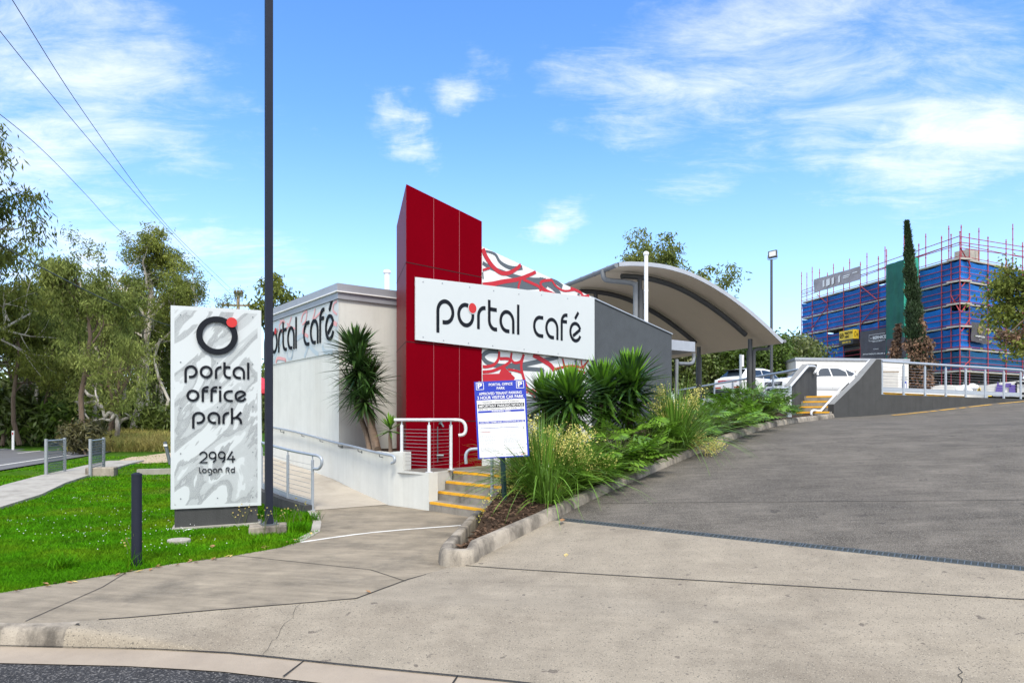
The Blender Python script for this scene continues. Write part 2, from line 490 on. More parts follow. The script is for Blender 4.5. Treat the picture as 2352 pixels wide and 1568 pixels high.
mat('leaf_bright', (.110, .175, .022), .5, .25, .5, island=.45, trans=.35, col2=(.05, .095, .016), c2=(.42, .6))
mat('leaf_hedge', (.085, .125, .020), .5, .25, .6, island=.5, trans=.25, col2=(.105, .115, .03), c2=(.46, .66))
mat('leaf_cypress', (.030, .058, .018), .6, .2, .8, island=.4, trans=.15)
mat('leaf_dead', (.19, .105, .06), .7, .25, .8, island=.5, trans=.2, col2=(.11, .075, .045), c2=(.45, .6))
mat('leaf_yucca', (.085, .190, .020), .38, .2, 2.0, island=.40, trans=.18, spec=.55, col2=(.025, .065, .022), c2=(.42, .6))
mat('leaf_yucca_dark', (.042, .098, .024), .36, .2, 2.0, island=.45, trans=.12, spec=.6, col2=(.055, .10, .02), c2=(.48, .66))
mat('leaf_yucca_young', (.16, .34, .025), .38, .15, 2, island=.3, trans=.25, spec=.5)
mat('leaf_lomandra', (.115, .225, .026), .35, .2, 3, island=.5, trans=.2, spec=.55)
mat('flower_yellow', (.66, .60, .17), .7, .15, 6, island=.3, trans=.2)
mat('leaf_philo', (.115, .235, .020), .33, .2, 3, island=.5, trans=.22, spec=.55, col2=(.12, .20, .03), c2=(.5, .66))
mat('stem_philo', (.10, .12, .04), .6)
mat('car_white', (.80, .80, .79), .22, spec=.5, coat=.5)
mat('car_glass', (.018, .026, .036), .06, spec=.8)
mat('car_black', (.014, .014, .015), .5)
mat('rubber', (.018, .018, .018), .8)
mat('rim', (.35, .36, .38), .3, metal=.8)
mat('tail_red', (.42, .012, .012), .25)
mat('lamp_clear', (.55, .56, .55), .15)
mat('net_blue', (.002, .125, .45), .75, .25, .35, .8, 1.2, trans=.15, objrand=.28, col2=(.002, .09, .33), c2=(.5, .7))
mat('net_teal', (.003, .095, .24), .75, .25, .35, .5, 1.2, trans=.15)
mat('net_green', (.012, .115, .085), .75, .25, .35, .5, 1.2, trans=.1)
mat('net_green_lit', (.03, .36, .25), .75, .2, .35, .5, 1.2, trans=.2)  # brighter copy of the green mesh; light on the end face put into colour
mat('scaf_red', (.33, .032, .042), .5, .2, 1.5)
mat('plank', (.36, .34, .30), .85, .2, .8)
mat('slab_dark', (.045, .045, .048), .9, .3, .3)
mat('banner_dark', (.065, .060, .068), .7, .2, .7, .4, 1.5)
mat('banner_pale', (.33, .31, .33), .7, .2, .6)
mat('gold', (.40, .28, .08), .5)
mat('yellow_box', (.72, .50, .02), .5, .05, 1)
mat('wood', (.28, .21, .14), .8, .2, 6, stretch=(1, 1, .2))
mat('wall_cream', (.66, .645, .61), .8, .04, .8)
mat('roller', (.55, .53, .49), .5, .05, 2)
mat('purple', (.10, .06, .30), .6)
mat('cloth_white', (.66, .65, .62), .8, .08, .8, .4, 2)
mat('umbrella_red', (.55, .03, .05), .7)
mat('dry_leaf', (.30, .16, .07), .8, .2, 8)
mat('leaf_yellow', (.55, .42, .14), .8)
mat('paper', (.75, .76, .77), .7)
mat('tile_grey', (.40, .40, .38), .9)
# ================================================================== SETTING: ground, paving, driveway
def lerp_tab(tab, x):
    if x <= tab[0][0]: return tab[0][1]
    for (a, va), (b, vb) in zip(tab, tab[1:]):
        if x <= b: return va + (vb - va) * (x - a) / (b - a)
    return tab[-1][1]
FS = [(-.6, 0), (0, .02), (.4, .075), (1.0, .18), (1.77, .31), (3.04, .52), (5.83, .886), (8.24, 1.173), (11.6, 1.45), (18.4, 1.70), (25, 2.24), (34, 2.75)]
_fs = smoothline([(a, b) for a, b in FS], 5)
FSS = [(p[0], p[1]) for p in _fs]
def f_drive(s): return lerp_tab(FSS, s)
DX, DY = .609, .793
def sq(s, q, z=None, dz=0.0):
    return Vector((-.64 + DX * s + DY * q, 7.38 + DY * s - DX * q, (f_drive(s) if z is None else z) + dz))
def to_sq(x, y):
    a, b = x + .64, y - 7.38
    return a * DX + b * DY, a * DY - b * DX
def grid_mesh(rows):
    m = MB(); nr, nc = len(rows), len(rows[0])
    m.v = [tuple(p) for r in rows for p in r]
    for i in range(nr - 1):
        for j in range(nc - 1):
            m.f.append([i * nc + j, i * nc + j + 1, (i + 1) * nc + j + 1, (i + 1) * nc + j]); m.mi.append(0)
    return m
def struct(name, mb, m, smooth=None, kind='structure'):
    return tag(build(name, mb, MAT[m], smooth=smooth), kind=kind)

YG = [(-30, 8.0), (-12, 6.1), (-6, 5.42), (-3.92, 5.23), (-2.73, 5.157), (-2.05, 5.06), (-1.03, 4.78), (-.05, 4.53), (2, 3.9), (6, 2.3), (12, -.6)]
YC = [(-30, 8.13), (-12, 6.23), (-6, 5.55), (-3.85, 5.36), (-3.6, 5.37), (-3.09, 5.5), (-2.49, 5.72), (-1.75, 5.96), (-1.39, 6.09), (-1.04, 6.81), (-.64, 7.38)]
def yg(x): return lerp_tab(YG, x)
def yc(x): return lerp_tab(YC, x)
# -- apron: from the gutter up to the pavement crease, the kerb and the drain
def ytop(x):
    if x <= -.64: return yc(x)
    p = sq(1.778, .11)
    if x <= p.x: return sq(0, .11).y + (p.y - sq(0, .11).y) * (x + .60) / (p.x + .60) + .02
    return 7.38 + (1.778 - (x + .64) * DX) / DY
def zapron(x, y):
    g = yg(x); s, q = to_sq(x, y)
    w = (yc(x) - g) if x < -1.39 else 1.0 + .25 * (x + 1.39)
    w = max(.13, min(w, 1.35))
    t = max(0, min(1, (y - g) / w))
    if x < -2.2:
        kf = max(0, min(1, (-2.2 - x) / 1.2)); d_ = y - g
        tk = lerp_tab([(0, 0), (.012, .45), (.03, .8), (.06, .97), (.10, 1)], d_)
        t = t * (1 - kf) + tk * kf
    z = -.140 * (1 - t)
    return z + (f_drive(s) if s > -.6 else 0)
xs = sorted(set([-3.42] + [round(-3.36 + .08 * i, 3) for i in range(168)]))
rows = []
for x in xs:
    g, t_ = yg(x), ytop(x)
    rows.append([(x, g + (t_ - g) * j / 40, zapron(x, g + (t_ - g) * j / 40)) for j in range(41)])
struct('driveway_apron', grid_mesh(rows), 'apron', 60)
kx = [-30, -20, -14, -10, -8, -7, -6, -5.5, -5, -4.5, -4.2, -3.9, -3.7, -3.55, -3.42]
struct('street_kerb', grid_mesh([[(x, yg(x), -.16), (x, yg(x) + .012, -.09), (x, yg(x) + .030, -.03), (x, yg(x) + .060, -.004), (x, yc(x) + .006, .0)] for x in kx]), 'kerb', 60)
# gutter and street
gx = [-30, -20, -12] + [-8 + .25 * i for i in range(80)]
struct('gutter', grid_mesh([[(x, yg(x) - .31, -.150), (x, yg(x) + .012, -.141)] for x in gx]), 'gutter', 60)
struct('street', grid_mesh([[(x, -60, -.157), (x, yg(x) - .305, -.157)] for x in [-60] + gx + [40]]), 'street')
# dark open joints of the concrete
m = MB()
def joint(pts, w=.014, dz=.005, zf=None):
    for a, b in zip(pts, pts[1:]):
        a, b = Vector(a), Vector(b); n_ = max(1, int((b - a).length / .15))
        t = (b - a).normalized(); nn = Vector((-t.y, t.x, 0)) * w / 2
        for i in range(n_):
            p, q_ = a + (b - a) * i / n_, a + (b - a) * (i + 1) / n_
            if zf: p.z, q_.z = zf(p.x, p.y) + dz, zf(q_.x, q_.y) + dz
            else: p.z = q_.z = dz
            m.quad(p + nn, p - nn, q_ - nn, q_ + nn)
joint([(x, yc(x) + .004, 0) for x in (-3.3, -3.09, -2.49, -1.75, -1.39, -1.04, -.64)], .018, .004)
joint([(-.5, 7.34, 0), (4.05, 5.24, 0), (7, 3.88, 0)], .016, .006, zapron)
joint([(-1.9, 5.99 + .1, 0), (-2.3, 7.3, 0)][:0] or [(-1.06, 6.75, 0), (-1.5, 7.25, 0), (-3.27, 8.02, 0)], .01, .004)
joint([(-3.85, 5.40, 0), (-3.9, 6.5, 0), (-4.02, 7.1, 0)], .009, .004)
joint([(x, yg(x) + .004, 0) for x in [-6 + .3 * i for i in range(36)]], .016, -.130)
for x in (-1.55, -.42, 1.1, 2.6):
    joint([(x, yg(x) - .30, 0), (x + .05, yg(x), 0)], .014, -.139)
a_, b_ = sq(2.6, .3), sq(4.4, 5.4)
joint([a_, b_], .013, .006, lambda x, y: f_drive(to_sq(x, y)[0]))
rk = random.Random(12)
def crack(pxs, zf, w=.006):
    P = [gnd(x, y, z) for x, y, z in pxs]; out = [P[0]]
    for a, b in zip(P, P[1:]):
        for i in range(1, 7):
            q = a.lerp(b, i / 6); out.append(Vector((q.x + rk.uniform(-.02, .02), q.y + rk.uniform(-.02, .02), 0)))
    joint(out, w, .005, zf)
crack([(2203, 1500, .06), (2210, 1535, .03), (2206, 1566, .0)], zapron, .005)
crack([(690, 1386, 0), (640, 1440, -.03), (600, 1480, -.05)], zapron, .0025)
crack([(175, 1432, 0), (180, 1450, -.05)], zapron, .008)
m_j = m
struct('pavement_joints', m_j, 'joint_dark')
# -- footpath
GE = [(-5.6, 5.50), (-4.72, 6.29), (-4.07, 7.09), (-3.76, 7.54), (-3.27, 7.99), (-2.90, 8.49), (-2.77, 8.93), (-2.76, 9.70), (-2.99, 10.6), (-3.33, 11.56), (-3.5, 11.95)]
foot = [(x, yc(x)) for x in (-5.6, -4.4, -3.85, -3.6, -3.09, -2.49, -1.75, -1.39, -1.04, -.64)] + \
       [(-.80, 7.5), (-.80, 7.75), (-.72, 8.8), (-.63, 10.2), (-.40, 10.95), (-1.45, 11.98), (-2.31, 12.76)] + GE[::-1]
struct('footpath', MB().poly([(p[0], p[1], 0.0) for p in foot]), 'footpath')
m = MB()
wl = smoothline([gnd(690, 1245), gnd(860, 1222), gnd(1075, 1205)], 4)
for a, b in zip(wl, wl[1:]):
    t = (b - a).normalized(); nn = Vector((-t.y, t.x, 0)) * .035; u = Vector((0, 0, .004))
    m.quad(a + nn + u, a - nn + u, b - nn + u, b + nn + u)
struct('white_line', m, 'line_white')
# -- concrete lip along the curved end of the lawn
m = MB()
for a, b in zip(GE[6:], GE[7:]):
    m.quad((a[0] - .10, a[1], .006), (a[0] + .03, a[1] - .0, .006), (b[0] + .03, b[1], .006), (b[0] - .10, b[1], .006))
struct('path_edging', m, 'old_concrete')
# -- asphalt driveway
def qmin(s): return lerp_tab([(1.9, .10), (18.4, .10), (18.95, .95), (25.25, 4.5), (34, 9.0)], s)
S_ = [1.892 + .4 * i for i in range(82)]
struct('driveway', grid_mesh([[sq(s, qmin(s) + (19 - qmin(s)) * j / 14) for j in range(15)] for s in S_]), 'asphalt', 60)
# yellow dashes at the foot of the ramp wall
m = MB()
pw = Plane((11.75, 21.7), (.917, .4))
for k0, k1, o in ((.1, .75, .55), (.85, 1.15, .50), (1.2, 1.9, .45), (2.0, 2.3, .45), (2.5, 3.3, .42), (3.5, 3.8, .42), (4.0, 5.2, .40), (5.6, 7.4, .38), (7.8, 9.0, .36)):
    k0 -= .25; k1 -= .25
    pts = [pw.pt(k0, 0, o), pw.pt(k1, 0, o), pw.pt(k1, 0, o - .13), pw.pt(k0, 0, o - .13)]
    for p in pts: p.z = f_drive(to_sq(p.x, p.y)[0]) + .012
    m.poly(pts)
struct('yellow_line', m, 'line_yellow')

# -- garden kerb: swept profile round the tip and up the driveway
def kerb_path():
    P = [(-.60, 10.62, 0), (-.66, 10.0, 0), (-.74, 8.9, 0), (-.82, 7.85, 0), (-.825, 7.62, 0), (-.78, 7.46, 0), (-.69, 7.365, 0), (-.57, 7.33, .0), (-.45, 7.36, .0), (-.37, 7.44, .005)]
    out = [(Vector(p), .185) for p in P]
    s = .35
    while s < 18.45:
        p = sq(s, .11); out.append((p, max(.128, .19 - .035 * s))); s += .4
    return out
KP = kerb_path()
prof = [(0, -.12), (.008, .55), (.03, .93), (.055, 1.0), (.125, 1.0), (.148, .9), (.155, -.3)]
rows = []
for i, (p, h) in enumerate(KP):
    a, b = KP[max(i - 1, 0)][0], KP[min(i + 1, len(KP) - 1)][0]
    t = (b - a); t.z = 0; t.normalize(); nn = Vector((-t.y, t.x, 0))    # inward = left of travel
    rows.append([p + nn * o + Vector((0, 0, h * hh)) for o, hh in prof])
mk = grid_mesh(rows)
mk.poly(rows[-1]); mk.poly(rows[0][::-1])
struct('garden_kerb', mk, 'kerb', 50)
# -- garden soil behind the kerb
def qin(s): return lerp_tab([(-.3, -.1), (.4, -.14), (.9, -.4), (1.8, -.9), (2.7, -1.35), (4, -1.75), (8, -2.5), (14, -2.3), (18.3, -.9)], s)
rows = []
for i in range(60):
    s = .12 + i * .31
    zb = f_drive(s) + .085
    r = []
    for j in range(9):
        q = -.03 + (qin(s) + .03) * j / 8
        r.append(sq(s, q, zb + .05 * math.sin(j * 1.3 + i) * (1 if 0 < j < 8 else 0) * .6 + (.10 * j / 8 if s > 1 else 0)))
    r.append(sq(s, qin(s), -.02))
    rows.append(r)
struct('garden_soil', grid_mesh(rows), 'soil', 50)

# -- plaza / landing level and the planted strip beside the building
LZ = .62
A = Vector((-1.455, 11.95, 0)); US = Vector((.70, -.714, 0)); TR = Vector((.113, .287, 0))
L3 = A + TR * 3; R3 = L3 + US * 1.95
inner = [sq(s, qin(s) - .0) for s in (3.2, 4, 6, 8, 10, 12, 14, 16)]
plz = [(-2.02, 12.42), (A.x - .0, A.y + .01), (L3.x, L3.y), (R3.x, R3.y)] + [(p.x, p.y) for p in inner] + [(8.4, 21.3), (9.9, 23.95), (9.85, 44), (-6.6, 44), (-6.6, 18.6), (-3.8, 14.9), (-2.6, 13.2)]
struct('plaza', MB().poly([(p[0], p[1], LZ) for p in plz]), 'landing')
D_ = Vector((-3.75, 14.8, 0)); E_ = Vector((-6.34, 18.2, 0))
WALL = [(-1.455, 11.95), (-1.80, 12.28), (-1.985, 12.45), (-2.31, 12.73), (-2.69, 13.3), (-3.2, 14.02), (-3.75, 14.8)]
struct('planter_soil', MB().poly([(-2.1, 12.62, .93), (-2.02, 12.9, .93), (-2.0, 13.0, .93), (-2.52, 14.95, .93), (-2.65, 15.68, .93), (-3.72, 14.9, .93), (-2.75, 13.4, .93), (-2.4, 12.9, .93)]), 'soil')
# -- ramp floor rising beside the wall
RAIL = [(-3.5, 11.95), (-4.1, 12.5), (-4.95, 13.5), (-6.3, 15.3), (-8.0, 17.6), (-9.4, 19.6)]
WIN = [(-2.31, 12.76), (-2.72, 13.36), (-3.24, 14.08), (-3.95, 15.06), (-5.3, 16.85), (-6.6, 18.6)]
RZ = [.006, .06, .14, .28, .45, .60]
struct('ramp', grid_mesh([[(a[0] + (b[0] - a[0]) * j / 3, a[1] + (b[1] - a[1]) * j / 3, z) for j in range(4)] for a, b, z in zip(RAIL, WIN, RZ)]), 'ramp')
m = MB()
for i in range(5):
    a, b = Vector(RAIL[i]), Vector(RAIL[i + 1]); t = (b - a).normalized(); nn = Vector((-t.y, t.x)) * -.14
    nn = Vector((t.y, -t.x)) * .14 if False else Vector((-abs(t.y), -abs(t.x))) * .14
    z0, z1 = RZ[i] + .09, RZ[i + 1] + .09
    m.prism([(a.x + nn.x, a.y + nn.y, -.1), (a.x, a.y, -.1), (b.x, b.y, -.1), (b.x + nn.x, b.y + nn.y, -.1)],
            [(a.x + nn.x, a.y + nn.y, z0), (a.x, a.y, z0), (b.x, b.y, z1), (b.x + nn.x, b.y + nn.y, z1)])
struct('ramp_kerb', m, 'render_char')

# -- car park and walkway on the upper level
WZ = 2.35
struct('walkway', MB().poly([(9.95, 23.9, WZ), (10.1, 23.3, WZ), (11.66, 21.95, WZ), (19.2, 25.2, WZ), (22, 26.4, WZ), (22, 31.4, WZ), (11.3, 26.7, WZ), (11.3, 45, WZ), (9.95, 45, WZ)]), 'landing')
struct('car_park', MB().poly([(11.25, 26.8, 2.65), (21.9, 31.5, 2.65), (40, 39, 2.65), (40, 60, 2.65), (11.25, 60, 2.65)]), 'road')

# -- lawn, road to the left, woodland floor, far terrain
def ground_h(x, y):
    r = (x * .6 + y * .8 - 15) * .06 if x > -2 else (x * .6 + y * .8 - 15) * .06 * max(0, 1 + (x + 2) / 6)
    return -.35 + max(0, min(4.2, r)) - (.25 if y < 6 else 0)
rows = []
for i in range(61):
    x = -300 + 10 * i
    rows.append([(x, -80 + 10 * j, min(ground_h(x, -80 + 10 * j), 3.6)) for j in range(60)])
struct('ground', grid_mesh(rows), 'forest_floor', 60)
lx = [-90, -60, -45, -36, -30, -26, -23] + [-20 + .8 * i for i in range(22)] + [-2.75]
ly = [5.6, 6.4, 7.2] + [8 + 1.0 * i for i in range(26)] + [36, 40, 46, 54]
rnd = random.Random(5)
def lawn_h(x, y):
    sw = .30 * math.exp(-((y - 21.3 - .08 * (x + 11)) / .8) ** 2) * (1 if x > -15.5 else 0)      # open drain crossing the verge
    bank = .55 * max(0, min(1, (y - 34) / 9)) * (1 if x > -24 else .3)
    return -.014 - .02 * max(0, min(1, (y - 9) / 4)) - (sw if y < 24 else 0) + bank
rows = []
for x in lx:
    r = []
    for y in ly:
        yy = max(y, yc(x) + .02) if y < 8 else y
        r.append((x, yy, lawn_h(x, yy)))
    rows.append(r)
struct('lawn', grid_mesh(rows), 'lawn', 60)
RD = Vector((-.29, .957, 0)).normalized(); RN = Vector((-.957, -.29, 0)).normalized()
R0 = Vector((-15.9, 21.1, 0))
def rd(t, w, z=.012): return R0 + RD * t + RN * w + Vector((0, 0, z))
struct('road', MB().quad(rd(-16, 0), rd(-16, 7.2), rd(140, 7.2), rd(140, 0)), 'road')
m = MB()
for w in (.9, 6.3): m.quad(rd(-16, w - .06, .018), rd(-16, w + .06, .018), rd(140, w + .06, .018), rd(140, w - .06, .018))
t = -15
while t < 120:
    m.quad(rd(t, 3.55, .018), rd(t, 3.67, .018), rd(t + 3, 3.67, .018), rd(t + 3, 3.55, .018)); t += 9
struct('road_lines', m, 'line_white')
# concrete path over the drain to the road
pth = [(-8.6, 9.0), (-9.4, 11.0), (-10.45, 14.1), (-11.6, 16.6), (-12.65, 19.4), (-13.2, 21.2), (-14.0, 23.6), (-14.7, 26)]
m = MB(); rows = []
for i, p in enumerate(pth):
    a, b = pth[max(i - 1, 0)], pth[min(i + 1, len(pth) - 1)]
    t = Vector((b[0] - a[0], b[1] - a[1], 0)).normalized(); nn = Vector((-t.y, t.x, 0)) * .62
    z = .03
    rows.append([(p[0] + nn.x, p[1] + nn.y, z - .1), (p[0] + nn.x, p[1] + nn.y, z), (p[0] - nn.x, p[1] - nn.y, z), (p[0] - nn.x, p[1] - nn.y, z - .1)])
struct('concrete_path', grid_mesh(rows), 'old_concrete')
struct('drain_edging', MB().prism([(-11.6, 21.1, -.3), (-6.2, 23.3, -.3), (-6.25, 23.5, -.3), (-11.65, 21.3, -.3)], [(-11.6, 21.1, .04), (-6.2, 23.3, .06), (-6.25, 23.5, .06), (-11.65, 21.3, .04)]), 'old_concrete')
m = MB()
sp = [gnd(270, 1057), gnd(300, 1048), gnd(335, 1045), gnd(390, 1038), gnd(420, 1045), gnd(410, 1058), gnd(360, 1062), gnd(310, 1063)]
m.poly([(p.x, p.y, -.014) for p in sp])
struct('bare_ground', m, 'sand')
# ================================================================== LETTERS
def arc(cx, cy, r, a0, a1, n=14): 
    return [(cx + r * math.cos(R(a0 + (a1 - a0) * i / n)), cy + r * math.sin(R(a0 + (a1 - a0) * i / n))) for i in range(n + 1)]
def glyphs(w):
    r = .5 - w / 2; h = w / 2; x0 = h; x1 = 1 - h
    g = {}
    g['o'] = (1.0, [arc(.5, .5, r, 0, 360, 36)])
    g['p'] = (1.0, [[(x0, -.36), (x0, .5)] + arc(.5, .5, r, 180, -90, 26)[1:] + [(.34, h)]])
    g['a'] = (1.0, [[(x1, 0), (x1, .5)] + arc(.5, .5, r, 0, 270, 26)[1:] + [(.66, h)]])
    g['g'] = (1.0, [arc(.5, .5, r, 0, 270, 26) + [(.66, h)], [(x1, .5), (x1, -.05)] + arc(.5, -.05, r, 0, -90, 8)[1:] + [(.25, -.05 - r)]])
    g['d'] = (1.0, [arc(.5, .5, r, 0, 360, 30), [(x1, 0), (x1, 1.32)]])
    g['r'] = (.50, [[(h, 0), (h, 1 - h - .38)] + arc(h + .38, 1 - h - .38, .38, 180, 90, 8)[1:] + [(.52, 1 - h)]])
    g['t'] = (.56, [[(h, 1.30), (h, .36 + h)] + arc(h + .36, h + .36, .36, 180, 270, 8)[1:] + [(.58, h)], [(h, 1 - h), (.56, 1 - h)]])
    g['l'] = (w, [[(h, 0), (h, 1.32)]])
    g['c'] = (.72, [[(.74, 1 - h), (.5, 1 - h)] + arc(.5, .5, r, 90, 270, 18)[1:] + [(.74, h)]])
    g['f'] = (.52, [[(h, 0), (h, 1.32 - h - .36)] + arc(h + .36, 1.32 - h - .36, .36, 180, 90, 8)[1:] + [(.54, 1.32 - h)], [(h, 1 - h), (.50, 1 - h)]])
    g['e'] = (1.0, [arc(.5, .5, r, 22, 338, 30), [(.5 + r * math.cos(R(22)), .5 + r * math.sin(R(22))), (.30, .30)]])
    ee = g['e'][1]
    g['\u00e9'] = (1.0, ee + [[(.46, 1.14), (.74, 1.48)]])
    g['i'] = (w, [[(h, 0), (h, .97)], [(h, 1.12), (h, 1.32)]])
    g['k'] = (.86, [[(h, 0), (h, 1.32)], [(h, .46), (.42, .52), (.82, .98)], [(.42, .52)] + arc(.42, .14, .38, 90, 0, 8)[1:] + [(.80, 0)]])
    g['n'] = (1.0, [[(x0, 0), (x0, .5)] + arc(.5, .5, r, 180, 0, 18)[1:] + [(x1, 0)]])
    g['L'] = (.52, [[(h, 1.32), (h, .34 + h)] + arc(h + .34, h + .34, .34, 180, 270, 8)[1:] + [(.54, h)]])
    g['R'] = (1.0, [[(x0, 0), (x0, 1.32 - h - .4)] + arc(x0 + .4, 1.32 - h - .4, .4, 180, 90, 8)[1:] + arc(.56, .96, .27, 90, -90, 12) + [(.42, .69)], [(.45, .69), (x1, 0)]])
    g['2'] = (.98, [arc(.5, .88, .41, 165, -35, 16) + [(.12, h), (.98, h)]])
    g['9'] = (.96, [arc(.48, .90, .38, 0, 360, 26), [(.86, .90)] + arc(.3, .62, .56, 0, -68, 10)[1:]])
    g['4'] = (1.0, [[(.66, 1.32), (h, .42), (1.0, .42)], [(.72, .80), (.72, 0)]])
    g[' '] = (.62, [])
    return g
def word_strokes(txt, w, gap=.20):
    g = glyphs(w); x = 0; out = []; pos = []
    for ch in txt:
        adv, st = g[ch]
        out += [[(px + x, py) for px, py in s] for s in st]
        pos.append(x); x += adv + gap
    return out, x - gap, pos
def write_word(mb, txt, w, fr, u0, u1, v0, xh, gap=.20, off=.004, thick=.0, slope=0.0):
    """strokes fitted between u0 and u1 on baseline v0, x-height xh"""
    st, wd, pos = word_strokes(txt, w, gap)
    sx = (u1 - u0) / wd
    fr2 = lambda a, b, o: fr(u0 + a * sx, v0 + b * xh + slope * a * sx, o)
    for s in st: mb.ribbon(s, w, fr2, off, thick)
    return [u0 + p * sx for p in pos], sx
_tc = {}
def text_geo(txt, bold=0.0):
    key = (txt, bold)
    if key not in _tc:
        cu = bpy.data.curves.new('lettering', 'FONT'); cu.body = txt; cu.size = 1; cu.offset = bold
        cu.resolution_u = 3
        ob = bpy.data.objects.new('lettering', cu); COL.objects.link(ob)
        dg = bpy.context.evaluated_depsgraph_get(); dg.update()
        me = bpy.data.meshes.new_from_object(ob.evaluated_get(dg))
        vs = [tuple(v.co) for v in me.vertices]; fs = [list(p.vertices) for p in me.polygons]
        bpy.data.objects.remove(ob); bpy.data.curves.remove(cu); bpy.data.meshes.remove(me)
        xs_ = [v[0] for v in vs]; _tc[key] = (vs, fs, min(xs_), max(xs_))
    return _tc[key]
def text(mb, txt, fr, uc, v0, h, width=None, bold=0.0, off=.003, align='C'):
    """block letters: cap height h on baseline v0, centred on uc"""
    vs, fs, a, b = text_geo(txt, bold)
    sy = h / .70; sx = sy if width is None else width / (b - a)
    x0 = uc - (b - a) * sx / 2 if align == 'C' else uc
    mb.add([fr(x0 + (v[0] - a) * sx, v0 + v[1] * sy, off) for v in vs], fs)
def plane_frame(o, u, v, n): 
    o, u, v, n = Vector(o), Vector(u), Vector(v), Vector(n)
    return lambda a, b, off=0.0: o + u * a + v * b + n * off
def quad_frame(tl, tr, br, bl):
    """unit square (u right, v down) stretched on four corners"""
    n = (tr - tl).cross(bl - tl).normalized()
    if n.y > 0: n = -n
    return lambda u, v, off=0.0: (tl * (1 - u) + tr * u) * (1 - v) + (bl * (1 - u) + br * u) * v + n * off

# ================================================================== CAFE BUILDING
T0 = Vector((-2.0, 12.9, 0)); TD = Vector((.702, .712, 0))
PT = Plane(T0, TD)                                    # plane of the red tower front, the sign and the mural wall
cafe = thing('cafe_building', 'white and charcoal cafe building with red tower, mural wall and grey roof edge', 'building', (-1, 16, .5))
# tower (part) -----------------------------------------------------
ft = PT.hit(933, 422); fb = (T0.x, T0.y, .55)
tw = 2.0
fr_top = PT.hit(1107, 508); kR = PT.k(1107)
pb = Vector((-2.52, 14.9, 0)); pbr = Vector((T0.x + TD.x * kR - .52, T0.y + TD.y * kR + 2.0, 0))
zb = EYE + (962 - 519) / F * 14.9
m = MB()
base = [(T0.x, T0.y, .55), (fr_top.x, fr_top.y, .55), (pbr.x, pbr.y, .55), (pb.x, pb.y, .55)]
top = [(T0.x, T0.y, ft.z), (fr_top.x, fr_top.y, fr_top.z), (pbr.x, pbr.y, zb - .3), (pb.x, pb.y, zb)]
m.prism(base, top)
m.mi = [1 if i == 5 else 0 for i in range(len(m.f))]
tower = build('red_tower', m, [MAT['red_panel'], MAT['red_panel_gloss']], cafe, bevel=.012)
# panel joints
m = MB()
zj = [PT.hit(933, y).z for y in (602, 784, 967)]
for z in zj:
    a, b = PT.pt(0, z, .003), PT.pt(kR, z, .003)
    m = MB(); m.quad(a - Vector((0, 0, .008)), b - Vector((0, 0, .008)), b + Vector((0, 0, .008)), a + Vector((0, 0, .008)))
    build('panel_joint', m, MAT['joint_dark_red'], tower)
sd = (pb - T0).normalized(); sn = Vector((-sd.y, sd.x, 0)); sn = sn if sn.x < 0 else -sn
for z in zj:
    a, b = T0 + sn * .003, pb + sn * .003; m = MB()
    m.quad(*(Vector((p.x, p.y, z + dz)) for p, dz in ((a, -.008), (b, -.008), (b, .008), (a, .008))))
    build('panel_joint', m, MAT['joint_dark_red'], tower)
m = MB()
for x in (996, 1055):
    k = PT.k(x); zt = ft.z + (fr_top.z - ft.z) * k / kR
    m.quad(PT.pt(k - .006, .6, .0025), PT.pt(k + .006, .6, .0025), PT.pt(k + .006, zt, .0025), PT.pt(k - .006, zt, .0025))
for fr_ in (.12, .42, .72):
    p = T0.lerp(pb, fr_) + sn * .0025; zt = ft.z + (zb - ft.z) * fr_
    m.quad(*(Vector((p.x + sd.x * e, p.y + sd.y * e, z)) for e, z in ((-.006, .95), (.006, .95), (.006, zt), (-.006, zt))))
build('panel_seam', m, MAT['joint_red'], tower)
# front wall: mural part and charcoal part, both with the raked top
kM = PT.k(1363); kE = PT.k(1549)
def rake(k):
    a, b = PT.hit(1112, 565), PT.hit(1548, 765.6); ka, kb = PT.k(1112), PT.k(1548)
    return a.z + (b.z - a.z) * (k - ka) / (kb - ka)
def wall_slab(k0, k1, z0, off0, off1, top=rake, dz=0):
    mm = MB()
    mm.prism([PT.pt(k0, z0, off0), PT.pt(k1, z0, off0), PT.pt(k1, z0, off1), PT.pt(k0, z0, off1)],
             [PT.pt(k0, top(k0) + dz, off0), PT.pt(k1, top(k1) + dz, off0), PT.pt(k1, top(k1) + dz, off1), PT.pt(k0, top(k0) + dz, off1)])
    return mm
OFM = -.06                                            # the wall stands a hand's breadth behind the tower face
build('mural_wall', wall_slab(kR + .004, kM, .55, OFM, OFM - .28), MAT['mural_white'], cafe)
gw = build('charcoal_wall', wall_slab(kM + .002, kE, .55, OFM - .03, OFM - .28, dz=-.02), MAT['render_grey'], cafe)
mm = MB(); 
mm.prism([PT.pt(kM + .002, rake(kM) - .018, OFM - .0), PT.pt(kE + .02, rake(kE) - .018, OFM - .0), PT.pt(kE + .02, rake(kE) - .018, OFM - .30), PT.pt(kM + .002, rake(kM) - .018, OFM - .30)],
         [PT.pt(kM + .002, rake(kM) + .012, OFM - .0), PT.pt(kE + .02, rake(kE) + .012, OFM - .0), PT.pt(kE + .02, rake(kE) + .012, OFM - .30), PT.pt(kM + .002, rake(kM) + .012, OFM - .30)])
build('wall_capping', mm, MAT['fascia'], gw)
